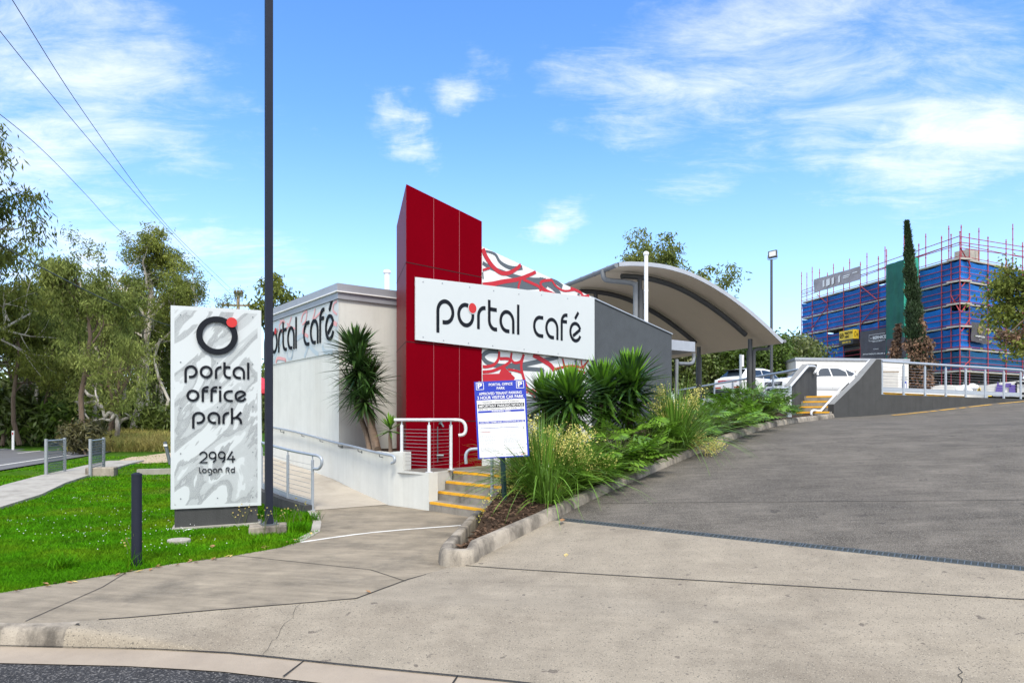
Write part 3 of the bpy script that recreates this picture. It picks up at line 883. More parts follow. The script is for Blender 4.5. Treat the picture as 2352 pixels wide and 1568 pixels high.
# mural strokes (measured on the wall, in the coordinates of an enlarged view)
def z5(x, y): return (861 + .3063 * x, 397.4 + .3063 * y)
def mural(strokes, matn, name, off):
    for pts, w in strokes:
        P = []; mm = MB()
        for p in pts:
            h_ = PT.hit(*z5(*p)); k = PT.k(z5(*p)[0])
            P.append((min(max(k, kR + .03), kM - .02), min(h_.z, rake(k) - .012)))
        n_ = 6
        SP = smoothline(P, n_)
        ws = w if isinstance(w, (int, float)) else [w[0] + (w[1] - w[0]) * i / (len(SP) - 1) for i in range(len(SP))]
        SP2 = [(min(max(p[0], kR + .035), kM - .02), min(p[1], rake(p[0]) - .02)) for p in SP]
        off += .0002; ws = [x * .84 for x in ws] if isinstance(ws, list) else ws * .84
        mm.ribbon(SP2, ws, lambda a, b, o: PT.pt(a, b, OFM + o), off)
        build(name, mm, MAT[matn], cafe)
grey = [([(828, 580), (880, 590), (920, 610), (950, 660), (1000, 695), (1060, 712), (1120, 705)], (.06, .16)),
        ([(822, 670), (880, 705), (960, 735), (1040, 765), (1130, 790), (1210, 800), (1280, 800)], (.12, .18)),
        ([(925, 860), (1010, 850), (1100, 838), (1240, 830), (1300, 820)], .34), ([(925, 830), (950, 905)], .20),
        ([(1250, 800), (1320, 830), (1370, 870), (1400, 920), (1405, 975)], (.22, .22)),
        ([(1540, 900), (1550, 960), (1570, 1010)], .12), ([(1330, 800), (1380, 820), (1420, 850)], .16), ([(822, 740), (826, 790)], .05),
        ([(940, 1335), (870, 1335), (825, 1370), (860, 1420), (960, 1445), (1050, 1440)], (.14, .16)), ([(1000, 1450), (1100, 1440), (1200, 1420), (1290, 1400), (1390, 1378)], (.18, .14)),
        ([(1060, 1462), (1160, 1466), (1280, 1475)], .14), ([(1270, 1470), (1270, 1560), (1290, 1640)], .22), ([(1030, 1490), (1010, 1600)], .10), ([(1520, 1400), (1530, 1470)], .14)]
red = [([(822, 565), (850, 630), (900, 700), (960, 745), (1020, 745), (1075, 715), (1108, 682)], (.14, .09)),
       ([(822, 838), (900, 828), (980, 810), (1080, 795), (1170, 762), (1220, 738)], (.13, .09)),
       ([(1125, 795), (1195, 825), (1248, 855), (1250, 900), (1225, 950)], (.08, .08)),
       ([(1105, 800), (1090, 850), (1100, 900), (1115, 930)], .07), ([(1010, 912), (1050, 910), (1095, 915)], .07),
       ([(1255, 870), (1290, 885), (1305, 920), (1290, 945), (1265, 945), (1255, 920), (1265, 890)], .045),
       ([(1340, 800), (1280, 805), (1255, 825), (1280, 865), (1360, 905), (1450, 930), (1540, 925)], .08),
       ([(1340, 800), (1370, 845), (1430, 880), (1500, 875), (1520, 868)], .06), ([(1480, 860), (1550, 890), (1580, 930), (1575, 950)], .08),
       ([(1358, 968), (1450, 958), (1540, 945), (1622, 935)], (.14, .22)), ([(1590, 945), (1610, 985), (1622, 1020)], (.16, .06)), ([(822, 725), (875, 708)], .06),
       ([(945, 1335), (940, 1390), (905, 1435), (850, 1450), (822, 1448)], .08), ([(950, 1390), (1010, 1390), (1030, 1405), (990, 1440), (900, 1480), (822, 1490)], .08),
       ([(1040, 1345), (1035, 1390), (1060, 1420), (1105, 1410), (1130, 1365)], .07), ([(1130, 1355), (1110, 1440), (1125, 1520), (1150, 1600)], .09),
       ([(1200, 1360), (1270, 1400), (1330, 1440), (1360, 1480)], .13), ([(960, 1470), (1010, 1520), (1050, 1560)], .24), ([(822, 1540), (920, 1535), (1020, 1530)], .22),
       ([(1010, 1470), (1070, 1480), (1115, 1495)], .06), ([(1360, 1470), (1440, 1450), (1500, 1445), (1580, 1460)], .07), ([(1420, 1390), (1440, 1450), (1480, 1490), (1540, 1480), (1600, 1500)], .06),
       ([(1560, 1400), (1570, 1450), (1600, 1420), (1615, 1405)], .06), ([(1150, 1600), (1200, 1660), (1260, 1680)], .09)]
up_ = lambda L, f: [q for q in L if (sum(p[1] for p in q[0]) / len(q[0]) < 1150) == f]
for f_ in (True, False):
    mural([(a_, [x * .8 for x in w_] if isinstance(w_, tuple) else w_ * .8) for a_, w_ in up_(grey, f_)], 'mural_grey', 'grey_mural_stroke', .004)
    mural(up_(red, f_), 'mural_red', 'red_mural_stroke', .008)
# louvred vent and no-smoking notice low on the mural wall
def zf(x, y): return (861 + .2271 * x, 852.7 + .2271 * y)          # from another enlarged view
m = MB(); a = PT.k(1211); b = PT.k(1256); zt, zl = PT.hit(1232, 912).z, PT.hit(1232, 966).z
m.prism([PT.pt(a, zl, OFM + .002), PT.pt(b, zl, OFM + .002), PT.pt(b, zl, OFM + .012), PT.pt(a, zl, OFM + .012)], [PT.pt(a, zt, OFM + .002), PT.pt(b, zt, OFM + .002), PT.pt(b, zt, OFM + .012), PT.pt(a, zt, OFM + .012)])
lv = build('louvre_vent', m, MAT['hole'], cafe)
m = MB(); n_ = 9
for i in range(n_):
    z = zl + (zt - zl) * (i + .3) / n_
    m.prism([PT.pt(a, z, OFM + .014), PT.pt(b, z, OFM + .014), PT.pt(b, z - .02, OFM + .05), PT.pt(a, z - .02, OFM + .05)], [PT.pt(a, z + .05, OFM + .014), PT.pt(b, z + .05, OFM + .014), PT.pt(b, z + .03, OFM + .05), PT.pt(a, z + .03, OFM + .05)])
build('louvre_blades', m, MAT['galv'], lv)
m = MB(); fr = lambda u, v, o=0: PT.pt(u, v, OFM + .010 + o)
zt_ns = PT.hit(1222, 903).z
for w_, du_ in (('NO', -.42), ('SMOKING', .16)):
    m = MB(); text(m, w_, fr, PT.k(1222) + du_, zt_ns, .11, None, .01); build('no_smoking_lettering', m, MAT['mural_red'], cafe)
# end wall, inner walls, roof
kEp = PT.pt(kE, 0, OFM - .28); back = [(2.6, 25.6), (-4.4, 26.2)]
m = MB()
m.slab([(kEp.x - .18, kEp.y - .02), (kEp.x, kEp.y + .02), (2.6, 25.6), (2.4, 25.5)], .5, 3.9)
m.slab([(2.4, 25.52), (2.6, 25.7), (-4.4, 26.3), (-4.4, 26.1)], .5, 4.1)
build('rear_wall', m, MAT['render_grey'], cafe)
m = MB(); e1 = E_ + (E_ - D_).normalized() * .35
p_in = [PT.pt(kR, 0, -.36), PT.pt(kE - .05, 0, -.36)]
m.poly([(e1.x + .3, e1.y - .1, 4.2), (D_.x + .2, D_.y + .12, 4.2), (-2.6, 15.75, 4.2), (-1.15, 16.4, 4.25), (p_in[0].x, p_in[0].y, 4.6), (p_in[1].x, p_in[1].y, 3.85), (2.5, 25.5, 3.85), (-4.4, 26.1, 4.05)])
build('roof', m, MAT['fascia'], cafe)
# white rendered walls either side of the corner D
dE = (E_ - D_).normalized(); nE = Vector((-dE.y, dE.x, 0)); nE = nE if nE.y > 0 else -nE      # inward
G_ = Vector((-2.35, 15.92, 0)); dG = (G_ - D_).normalized(); nG = Vector((-dG.y, dG.x, 0)); nG = nG if nG.y > 0 else -nG
m = MB()
m.slab([(D_.x, D_.y), (e1.x, e1.y), (e1.x + nE.x * .25, e1.y + nE.y * .25), (D_.x + nE.x * .2 + nG.x * .2, D_.y + .28)], -.1, 4.2)
m.slab([(D_.x + dG.x * .004, D_.y + dG.y * .004), (G_.x, G_.y), (G_.x + nG.x * .25, G_.y + nG.y * .25), (D_.x + nE.x * .2 + nG.x * .2 + .02, D_.y + .30)], .5, 4.2)
m.slab([(e1.x + .1, e1.y - .02), (e1.x + .3, e1.y - .02), (-4.2, 26.1), (-4.4, 26.1)], .4, 4.1)
ww = build('rendered_wall', m, MAT['render_white'], cafe)
# roof edge fascia round the corner
def fascia_run(path, z0, z1, o, th):
    mm = MB()
    nrm = []
    for i in range(len(path) - 1):
        t = (path[i + 1] - path[i]).normalized(); n_ = Vector((-t.y, t.x, 0)); n_ = n_ if n_.y < 0 else -n_
        nrm.append(n_)
    outp = []; inn = []
    for i, p in enumerate(path):
        if i == 0: v = nrm[0]
        elif i == len(path) - 1: v = nrm[-1]
        else:
            v = (nrm[i - 1] + nrm[i]).normalized(); v = v / max(.5, v.dot(nrm[i]))
        outp.append(p + v * o); inn.append(p + v * (o - th))
    for i in range(len(path) - 1):
        a, b, c, d = outp[i], outp[i + 1], inn[i + 1], inn[i]
        mm.prism([(q.x, q.y, z0) for q in (a, b, c, d)], [(q.x, q.y, z1) for q in (a, b, c, d)])
    return mm
pth_f = [e1, D_, G_]
zf0, zf1 = 4.20, 4.53
m = fascia_run(pth_f, zf0, zf1 - .17, .05, .30); m2 = fascia_run(pth_f, zf1 - .168, zf1, .075, .34); m3 = fascia_run(pth_f, zf1 - .190, zf1 - .166, .095, .05)
build('roof_fascia', m, MAT['fascia'], cafe); build('roof_fascia', m2, MAT['fascia'], cafe); build('drip_trim', m3, MAT['white_paint'], cafe)
# painted name panel on the left wall
PE = Plane(D_, D_ - E_)
def hitE(px, py, off=0): return PE.hit(px, py, off)
kD = PE.k(779.2); kL = kD - 4.55
zt, zl = 4.19, hitE(779, 808).z
m = MB(); m.prism([PE.pt(kL, zl, .002), PE.pt(kD - .01, zl, .002), PE.pt(kD - .01, zl, .02), PE.pt(kL, zl, .02)], [PE.pt(kL, zt, .002), PE.pt(kD - .01, zt, .002), PE.pt(kD - .01, zt, .02), PE.pt(kL, zt, .02)])
pan = build('name_panel', m, MAT['white_panel'], cafe)
def z4(x, y): return (612.6 + .2956 * x, 612.6 + .2956 * y)
def strokesE(lst, matn, name, off):
    for pts, w in lst:
        mm = MB()
        P = [(min(max(PE.k(z4(*p)[0]), kL + .03), kD - .04), min(max(PE.hit(*z4(*p)).z, zl + .03), zt - .03)) for p in pts]
        P = smoothline(P, 5); P = [(p[0], min(max(p[1], zl + .03), zt - .03)) for p in P]
        off += .0003
        mm.ribbon(P, w, lambda a, b, o: PE.pt(a, b, o), off)
        build(name, mm, MAT[matn], pan)
strokesE([([(-60, 700), (0, 560), (60, 490), (115, 440)], .26), ([(130, 540), (110, 600), (70, 700), (60, 770)], .12), ([(180, 610), (165, 680), (180, 715), (205, 700), (210, 640), (200, 740)], .06),
          ([(300, 540), (330, 600), (300, 710)], .10), ([(330, 600), (370, 650), (410, 690)], .10), ([(440, 610), (460, 660), (520, 690)], .10), ([(460, 370), (490, 400), (555, 470)], .08), ([(240, 560), (300, 520)], .12)], 'pale_grey', 'pale_grey_stroke', .024)
strokesE([([(140, 410), (105, 460), (120, 500), (170, 470), (200, 390)], .05), ([(165, 440), (200, 470), (230, 480)], .05), ([(275, 430), (290, 370), (320, 340), (310, 420), (285, 450)], .05),
          ([(310, 450), (290, 510), (330, 540)], .08), ([(385, 310), (380, 360), (370, 410), (430, 350)], .05), ([(555, 260), (530, 290), (525, 340), (555, 370)], .05), ([(520, 430), (555, 450)], .10),
          ([(80, 780), (95, 710), (150, 720), (150, 760)], .08), ([(110, 420), (150, 430)], .05)], 'pale_pink', 'pale_pink_stroke', .028)
# raised name on that panel
m = MB()
zb0 = hitE(*z4(490, 570)).z - .02; zx = (hitE(*z4(240, 395)).z - hitE(*z4(240, 640)).z) / 1.32
u1 = PE.k(z4(535, 500)[0]); u0 = PE.k(z4(85, 690)[0]) - (PE.k(z4(150, 500)[0]) - PE.k(z4(85, 500)[0])) * 2.1
_st, _wd, _ps = word_strokes('portal caf\u00e9', .17, .17)
uL = PE.k(z4(233, 500)[0]); sx0 = (u1 - uL) / (_wd - _ps[5]); u0 = u1 - _wd * sx0
pos, sx = write_word(m, 'portal', .135, lambda a, b, o: PE.pt(a, b, o), u0, u0 + sx0 * (_ps[5] + .17), zb0, zx, .17, .045, .018)
build('name_lettering', m, MAT['sign_black'], pan)
m = MB(); write_word(m, 'caf\u00e9', .135, lambda a, b, o: PE.pt(a, b, o), u0 + sx0 * _ps[7], u1, zb0, zx, .17, .045, .018); build('name_lettering', m, MAT['sign_black'], pan)
m = MB(); m.poly([PE.pt(pos[1] + sx * .86 + .085 * math.cos(t_), zb0 + zx * .98 + .085 * math.sin(t_), .062) for t_ in [i * math.pi / 10 for i in range(20)]])
build('red_dot', m, MAT['sign_red'], pan)
# garden tap on the tower
m = MB()
pk = PT.k(zf(650, 530)[0]); tz = PT.hit(*zf(650, 530)).z
m.tube([PT.pt(pk, tz, .0), PT.pt(pk, tz, .08), PT.pt(pk + .02, tz - .06, .11)], .02, 8); m.tube([PT.pt(pk, tz + .05, .05), PT.pt(pk, tz, .05)], .03, 8)
m.tube([PT.pt(pk - .05, tz - .05, .015), PT.pt(pk - .05, .75, .015)], .012, 6); m.tube([PT.pt(pk - .06, tz - .62, .0), PT.pt(pk + .04, tz - .62, .09)], .025, 8)
build('garden_tap', m, MAT['galv_dark'], tower, smooth=40)
# awning box and downpipe at the end of the charcoal wall
m = MB(); pa = at(1549, 777, 19.9); pb_ = at(1597, 805, 20.9)
m.slab([(pa.x - .25, pa.y + .2), (pb_.x, pb_.y), (pb_.x - 1.0, pb_.y + 2.4), (pa.x - 1.2, pa.y + 2.2)], at(1580, 806, 20.6).z, at(1560, 779, 20.2).z)
build('awning', m, MAT['fascia'], cafe, bevel=.01)
m = MB()
q = [at(1593, 811, 20.7), at(1593, 826, 20.7), at(1586, 835, 20.5), at(1558, 835, 20.1), at(1554, 842, 20.0), Vector((*at(1554, 842, 20.0).xy, .65))]
m.tube(smoothline(q[:1] + q[1:], 3), .055, 10); build('downpipe', m, MAT['pipe_grey'], cafe, smooth=40)
# flue pipes rising above the roof
def flue(px, ptop, Y, r, label, z0):
    p = at(px, ptop, Y)
    t_ = thing('flue_pipe', label, 'flue', (p.x, p.y, z0))
    mm = MB(); mm.tube([(p.x, p.y, z0), (p.x, p.y, p.z)], r, 16); build('pipe', mm, MAT['white_paint'], t_, smooth=40)
    mm = MB(); mm.tube([(p.x, p.y, p.z + .0), (p.x, p.y, p.z + .05), (p.x, p.y, p.z + .1), (p.x, p.y, p.z + .13)], [r * 1.05, r * 1.5, r * 1.35, r * .6], 16)
    mm.tube([(p.x, p.y, p.z - 1.0), (p.x, p.y, p.z - .95)], r * 1.12, 16)
    build('cowl', mm, MAT['white_paint'], t_, smooth=30)
flue(1484, 588, 19.2, .056, 'tall white flue pipe rising in front of the curved canopy', 3.0)
flue(889, 630, 19.0, .075, 'short white flue pipe rising behind the roof edge left of the red tower', 3.6)

# ------------------------------------------------------------------ the big name board
nb = thing('cafe_sign', 'long white board reading portal caf\u00e9 in black letters across the red tower', 'sign', (*PT.pt(1.5, 0).xy, 3.0))
tl, tr_, br, bl = PT.hit(951, 637, .05), PT.hit(1362, 684, .05), PT.hit(1362, 827.7, .05), PT.hit(951, 781, .05)
m = MB(); bk = PT.n * -.03
m.prism([bl + bk, br + bk, br, bl], [tl + bk, tr_ + bk, tr_, tl])
brd = build('board', m, MAT['white_panel'], nb, bevel=.004)
frS = lambda a, b, o=0: PT.pt(a, b, .05 + o)
m = MB()
ka, kb = PT.k(z5(448, 0)[0]), PT.k(z5(1537, 0)[0])
za = PT.hit(*z5(448, 1127)).z; zbb = PT.hit(*z5(1537, 1277)).z
zx = PT.hit(*z5(675, 985)).z - PT.hit(*z5(675, 1167)).z
_st, _wd, _ps = word_strokes('portal caf\u00e9', .165, .17); sxx = (kb - ka) / _wd; slp = (zbb - za) / (kb - ka)
sx = sxx; pos = [ka + p * sxx for p in _ps]
write_word(m, 'portal', .165, frS, ka, ka + sxx * (_ps[5] + .165), za, zx, .17, .006, .0, slp); build('lettering', m, MAT['sign_black'], nb)
m = MB(); write_word(m, 'caf\u00e9', .165, frS, ka + sxx * _ps[7], kb, za + slp * sxx * _ps[7], zx, .17, .006, .0, slp); build('lettering', m, MAT['sign_black'], nb)
uc, vc = PT.k(z5(718, 1015)[0]), PT.hit(*z5(718, 1015)).z
m = MB(); m.poly([frS(uc + .122 * math.cos(i * math.pi / 14), vc + .122 * math.sin(i * math.pi / 14), .009) for i in range(28)])
build('dot_rim', m, MAT['white_panel'], nb)
m = MB(); m.poly([frS(uc + .105 * math.cos(i * math.pi / 14), vc + .105 * math.sin(i * math.pi / 14), .012) for i in range(28)])
build('red_dot', m, MAT['sign_red'], nb)
m = MB()
for x, y in ((968, 648), (1012, 651), (1075, 660), (1130, 668), (1188, 676), (1240, 678), (1300, 686), (968, 774), (1015, 782), (1072, 788), (1128, 794), (1200, 802), (1232, 808), (1278, 812)):
    p = PT.hit(x, y, .05); m = MB(); m.tube([p, p + PT.n * .006], .014, 8); build('bolt', m, MAT['galv'], brd)
# ================================================================== FORECOURT OBJECTS
Z1 = Vector((0, 0, 1))
# ---- totem sign
def tz(x, y): return (.3168 * x, 703.7 + .3168 * y)                 # enlarged view used for the totem
tot = thing('totem_sign', 'tall white perforated totem sign for the office park on the lawn', 'sign', (*gnd(500, 1208, 0).xy, 0))
a, b = at(392, 1169, 9.9), at(600, 1160, 10.36)
PW_ = Plane(a, b - a); pw_w = PW_.k(600) - PW_.k(392); k0 = PW_.k(392)
zt = at(392, 701, 9.9).z; zb_ = a.z
m = MB()
th = .13
m.prism([PW_.pt(k0, zb_, 0), PW_.pt(k0 + pw_w, zb_, 0), PW_.pt(k0 + pw_w, zb_, -th), PW_.pt(k0, zb_, -th)], [PW_.pt(k0, zt, 0), PW_.pt(k0 + pw_w, zt, 0), PW_.pt(k0 + pw_w, zt, -th), PW_.pt(k0, zt, -th)])
# perforated metal with printed sweeping grey bands
pm = bpy.data.materials.new('perforated_panel'); pm.use_nodes = True
t_ = pm.node_tree; n_ = t_.nodes; l_ = t_.links
uvn = n_.new('ShaderNodeUVMap'); uvn.uv_map = 'UVMap'
bs = n_['Principled BSDF']; bs.inputs['Roughness'].default_value = .4
mp = n_.new('ShaderNodeMapping'); l_.new(uvn.outputs[0], mp.inputs[0]); mp.inputs['Rotation'].default_value = (0, 0, R(-52)); mp0 = mp; mp = n_.new('ShaderNodeMapping'); l_.new(mp0.outputs[0], mp.inputs[0]); mp.inputs['Scale'].default_value = (.42, 1.25, 1); mp.inputs['Location'].default_value = (.35, .1, 0)
ns = n_.new('ShaderNodeTexNoise'); ns.inputs['Scale'].default_value = 2.1; ns.inputs['Detail'].default_value = 4.5; ns.inputs['Roughness'].default_value = .5; ns.inputs['Distortion'].default_value = .7
l_.new(mp.outputs[0], ns.inputs['Vector'])
rp = n_.new('ShaderNodeValToRGB'); e = rp.color_ramp.elements
e[0].position = .0; e[0].color = (0, 0, 0, 1); e[1].position = .43; e[1].color = (0, 0, 0, 1)
for p_, v_ in ((.435, .7), (.50, .95), (.507, .5), (.575, .4), (.582, 0.0), (.64, .0), (.645, .9)):
    q_ = e.new(p_); q_.color = (v_, v_, v_, 1)
l_.new(ns.outputs['Fac'], rp.inputs[0])
vm = n_.new('ShaderNodeVectorMath'); vm.operation = 'MULTIPLY'; vm.inputs[1].default_value = (105, 105, 1); l_.new(uvn.outputs[0], vm.inputs[0])
fr1 = n_.new('ShaderNodeVectorMath'); fr1.operation = 'FRACTION'; l_.new(vm.outputs[0], fr1.inputs[0])
s1 = n_.new('ShaderNodeVectorMath'); s1.operation = 'SUBTRACT'; s1.inputs[1].default_value = (.5, .5, 0); l_.new(fr1.outputs[0], s1.inputs[0])
l1 = n_.new('ShaderNodeVectorMath'); l1.operation = 'LENGTH'; l_.new(s1.outputs[0], l1.inputs[0])
cp = n_.new('ShaderNodeMath'); cp.operation = 'LESS_THAN'; cp.inputs[1].default_value = .41; l_.new(l1.outputs['Value'], cp.inputs[0])
sx_ = n_.new('ShaderNodeSeparateXYZ'); l_.new(uvn.outputs[0], sx_.inputs[0])
def inr(o, lo, hi):
    g1 = n_.new('ShaderNodeMath'); g1.operation = 'GREATER_THAN'; g1.inputs[1].default_value = lo; l_.new(o, g1.inputs[0])
    g2 = n_.new('ShaderNodeMath'); g2.operation = 'LESS_THAN'; g2.inputs[1].default_value = hi; l_.new(o, g2.inputs[0])
    g3 = n_.new('ShaderNodeMath'); g3.operation = 'MULTIPLY'; l_.new(g1.outputs[0], g3.inputs[0]); l_.new(g2.outputs[0], g3.inputs[1]); return g3.outputs[0]
mu = n_.new('ShaderNodeMath'); mu.operation = 'MULTIPLY'; l_.new(inr(sx_.outputs[0], .05, 1.18), mu.inputs[0]); l_.new(inr(sx_.outputs[1], .05, 2.90), mu.inputs[1])
m2_ = n_.new('ShaderNodeMath'); m2_.operation = 'MULTIPLY'; l_.new(rp.outputs[0], m2_.inputs[0]); l_.new(cp.outputs[0], m2_.inputs[1])
m3_ = n_.new('ShaderNodeMath'); m3_.operation = 'MULTIPLY'; l_.new(m2_.outputs[0], m3_.inputs[0]); l_.new(mu.outputs[0], m3_.inputs[1])
mxx = n_.new('ShaderNodeMixRGB'); mxx.inputs[1].default_value = (.51, .545, .555, 1); mxx.inputs[2].default_value = (.05, .055, .06, 1)
l_.new(m3_.outputs[0], mxx.inputs[0]); l_.new(mxx.outputs[0], bs.inputs['Base Color'])
pan = build('panel', m, pm, tot)
uvl = pan.data.uv_layers.new(name='UVMap'); org = ORG[tot.name]
for lp in pan.data.loops:
    v = pan.data.vertices[lp.vertex_index].co + org
    uvl.data[lp.index].uv = ((v.xy - PW_.pt(k0, 0).xy).length, v.z - zb_)
frT = lambda a_, b_, o=0: PW_.pt(a_, b_, o)
def tk(x): return PW_.k(tz(x, 0)[0])
def tzv(x, y): return PW_.hit(*tz(x, y)).z
m = MB(); ku, kz_ = tk(1575), tzv(1575, 212)
ro, ri = .283, .200
ring = [(ku + (ro + ri) / 2 * math.cos(i * math.pi / 24), kz_ + (ro + ri) / 2 * math.sin(i * math.pi / 24)) for i in range(49)]
m.ribbon(ring, ro - ri, frT, .04, .03)
build('ring_emblem', m, MAT['sign_black'], tot)
m = MB(); du, dz_ = tk(1681), tzv(1681, 119)
lo = [frT(du + .074 * math.cos(i * math.pi / 12), dz_ + .074 * math.sin(i * math.pi / 12), .02) for i in range(24)]
m.prism(lo, [p + PW_.n * .04 for p in lo]); build('red_dot', m, MAT['sign_red'], tot)
for txt, xa, xb, yb, yx, gap, w in (('portal', 1337, 1808, 522, 430, .16, .185), ('office', 1352, 1790, 690, 604, .16, .185), ('park', 1393, 1752, 850, 762, .16, .185), ('Logan', 1443, 1612, 1203, 1172, .16, .18), ('Rd', 1636, 1703, 1203, 1172, .16, .18)):
    m = MB(); zb0 = tzv((xa + xb) / 2, yb); xh = tzv((xa + xb) / 2, yx) - zb0
    write_word(m, txt, w, frT, tk(xa), tk(xb), zb0, xh, gap, .016, .012); build('lettering', m, MAT['sign_black'], tot)
m = MB(); zb0 = tzv(1574, 1132); write_word(m, '2994', .165, frT, tk(1443), tk(1705), zb0, (tzv(1574, 1050) - zb0) / 1.32, .12, .016, .012); build('lettering', m, MAT['sign_black'], tot)
m = MB()
for x in (1310, 1577, 1833):
    for y in (62, 403, 735, 1065, 1392):
        if x == 1577 and y in (62, 1065): continue
        p = PW_.hit(*tz(x, y + (x - 1310) * (.03 if y < 500 else -.02))); m = MB(); m.tube([p, p + PW_.n * .008], .009, 8); build('bolt', m, MAT['galv_dark'], pan)
m = MB(); kk0, kk1 = PW_.k(400.5), PW_.k(592)
m.prism([PW_.pt(kk0, -.06, -.03), PW_.pt(kk1, -.06, -.03), PW_.pt(kk1, -.06, -.30), PW_.pt(kk0, -.06, -.30)], [PW_.pt(kk0, zb_ + .02, -.03), PW_.pt(kk1, zb_ + .02, -.03), PW_.pt(kk1, zb_ + .02, -.30), PW_.pt(kk0, zb_ + .02, -.30)])
m.prism([PW_.pt(kk0 + .1, zb_, -.131), PW_.pt(kk1 - .1, zb_, -.131), PW_.pt(kk1 - .1, zb_, -.25), PW_.pt(kk0 + .1, zb_, -.25)], [PW_.pt(kk0 + .1, zt - .1, -.131), PW_.pt(kk1 - .1, zt - .1, -.131), PW_.pt(kk1 - .1, zt - .1, -.25), PW_.pt(kk0 + .1, zt - .1, -.25)])
build('base', m, MAT['render_char'], tot, bevel=.01)
m = MB(); m.prism([PW_.pt(kk0 - .03, -.06, .06), PW_.pt(kk1 + .05, -.06, .06), PW_.pt(kk1 + .05, -.06, -.36), PW_.pt(kk0 - .03, -.06, -.36)], [PW_.pt(kk0 - .03, .02, .06), PW_.pt(kk1 + .05, .035, .06), PW_.pt(kk1 + .05, .035, -.36), PW_.pt(kk0 - .03, .02, -.36)])
build('footing', m, MAT['old_concrete'], tot)

# ---- tall lamp post, its head above the picture
lpX, lpY = at(617.5, 1207, 9.73).x, 9.73
lamp = thing('lamp_post', 'tall dark blue square lamp post on a concrete pad beside the totem', 'lamp post', (lpX, lpY, 0))
m = MB(); m.box((lpX, lpY, 4.6), (.098, .098, 9.0), R(33)); build('pole', m, MAT['steel_blue'], lamp, bevel=.006)
m = MB(); m.box((lpX, lpY - .03, .015), (.50, .40, .17), R(18)); build('concrete_pad', m, MAT['kerb'], lamp, bevel=.015)
m = MB(); m.box((lpX, lpY, .106), (.22, .22, .014), R(33))
for sx2, sy2 in ((-1, -1), (1, -1), (1, 1), (-1, 1)):
    a2 = R(33); x, y = .085 * sx2, .085 * sy2
    m.tube([(lpX + x * math.cos(a2) - y * math.sin(a2), lpY + x * math.sin(a2) + y * math.cos(a2), .1), (lpX + x * math.cos(a2) - y * math.sin(a2), lpY + x * math.sin(a2) + y * math.cos(a2), .16)], .012, 6)
build('base_plate', m, MAT['galv_dark'], lamp)
m = MB(); m.box((lpX, lpY - .25, 9.2), (.34, .5, .08), 0); build('lamp_head', m, MAT['steel_blue'], lamp, bevel=.01)

# ---- bollard
bX, bY = at(314, 1300, 7.42).x, 7.42
bol = thing('bollard', 'dark blue-grey steel bollard standing in the grass edge', 'bollard', (bX, bY, 0))
m = MB(); m.tube([(bX, bY, -.1), (bX, bY, .985)], .0515, 24); build('post', m, MAT['steel_blue'], bol, smooth=40)
m = MB(); m.tube([(bX, bY, .985), (bX, bY, 1.005), (bX, bY, 1.02)], [.0535, .0535, .02], 24); build('cap', m, MAT['steel_blue'], bol, smooth=30)
# ---- leaning marker post beyond the totem
p0, p1 = gnd(391, 1066), at(379, 1018, 24.0)
mk_ = thing('marker_post', 'short leaning grey marker post with a small pale plate', 'post', p0)
m = MB(); m.tube([p0, at(378.5, 1014, p0.y)], .06, 10); build('post', m, MAT['galv_dark'], mk_, smooth=40)
m = MB(); c_ = at(380, 1022, p0.y - .07); m.box(c_, (.13, .02, .07)); build('plate', m, MAT['paper'], mk_)
# ---- roadside guide post
p0 = gnd(30, 1033); gp = thing('guide_post', 'thin white guide post at the far edge of the road', 'post', p0)
m = MB(); m.box((p0.x, p0.y, .5), (.11, .05, 1.0)); build('post', m, MAT['white_paint'], gp)
m = MB(); m.box((p0.x, p0.y - .03, .85), (.06, .008, .12)); build('reflector', m, MAT['tail_red'], gp)

# ---- mesh barriers on the culvert
def barrier(pa, pb, lab):
    t_ = thing('mesh_barrier', lab, 'barrier', (pa[0], pa[1], 0), 'mesh barriers beside the concrete path')
    for p in (pa, pb):
        mm = MB(); mm.tube([(p[0], p[1], -.35), (p[0], p[1], 1.04)], .045, 10); build('post', mm, MAT['galv'], t_, smooth=40)
    a_, b_ = Vector((*pa, 0)), Vector((*pb, 0)); mm = MB()
    for z in [.08 + .074 * i for i in range(13)]: mm.tube([a_ + Z1 * z, b_ + Z1 * z], .0085, 4, False)
    for i in range(1, 22):
        q_ = a_.lerp(b_, i / 22); mm.tube([q_ + Z1 * .08, q_ + Z1 * .97], .0045, 4, False)
    build('mesh_panel', mm, MAT['galv_dark'], t_)
    mm = MB(); mm.tube([a_ + Z1 * .985, b_ + Z1 * .985], .022, 8); build('top_rail', mm, MAT['galv'], t_)
barrier((-13.17, 19.3), (-13.50, 20.6), 'left mesh barrier with two grey posts beside the road')
barrier((-11.92, 19.3), (-12.5, 20.9), 'right mesh barrier with two grey posts over the open drain')
hw = thing('headwall', 'weathered concrete block at the open drain under the right mesh barrier', 'concrete block', (-11.4, 19.5, -.3))
m = MB(); m.box((-11.75, 19.55, -.05), (.75, .35, .55), R(12)); build('block', m, MAT['kerb'], hw, bevel=.03)

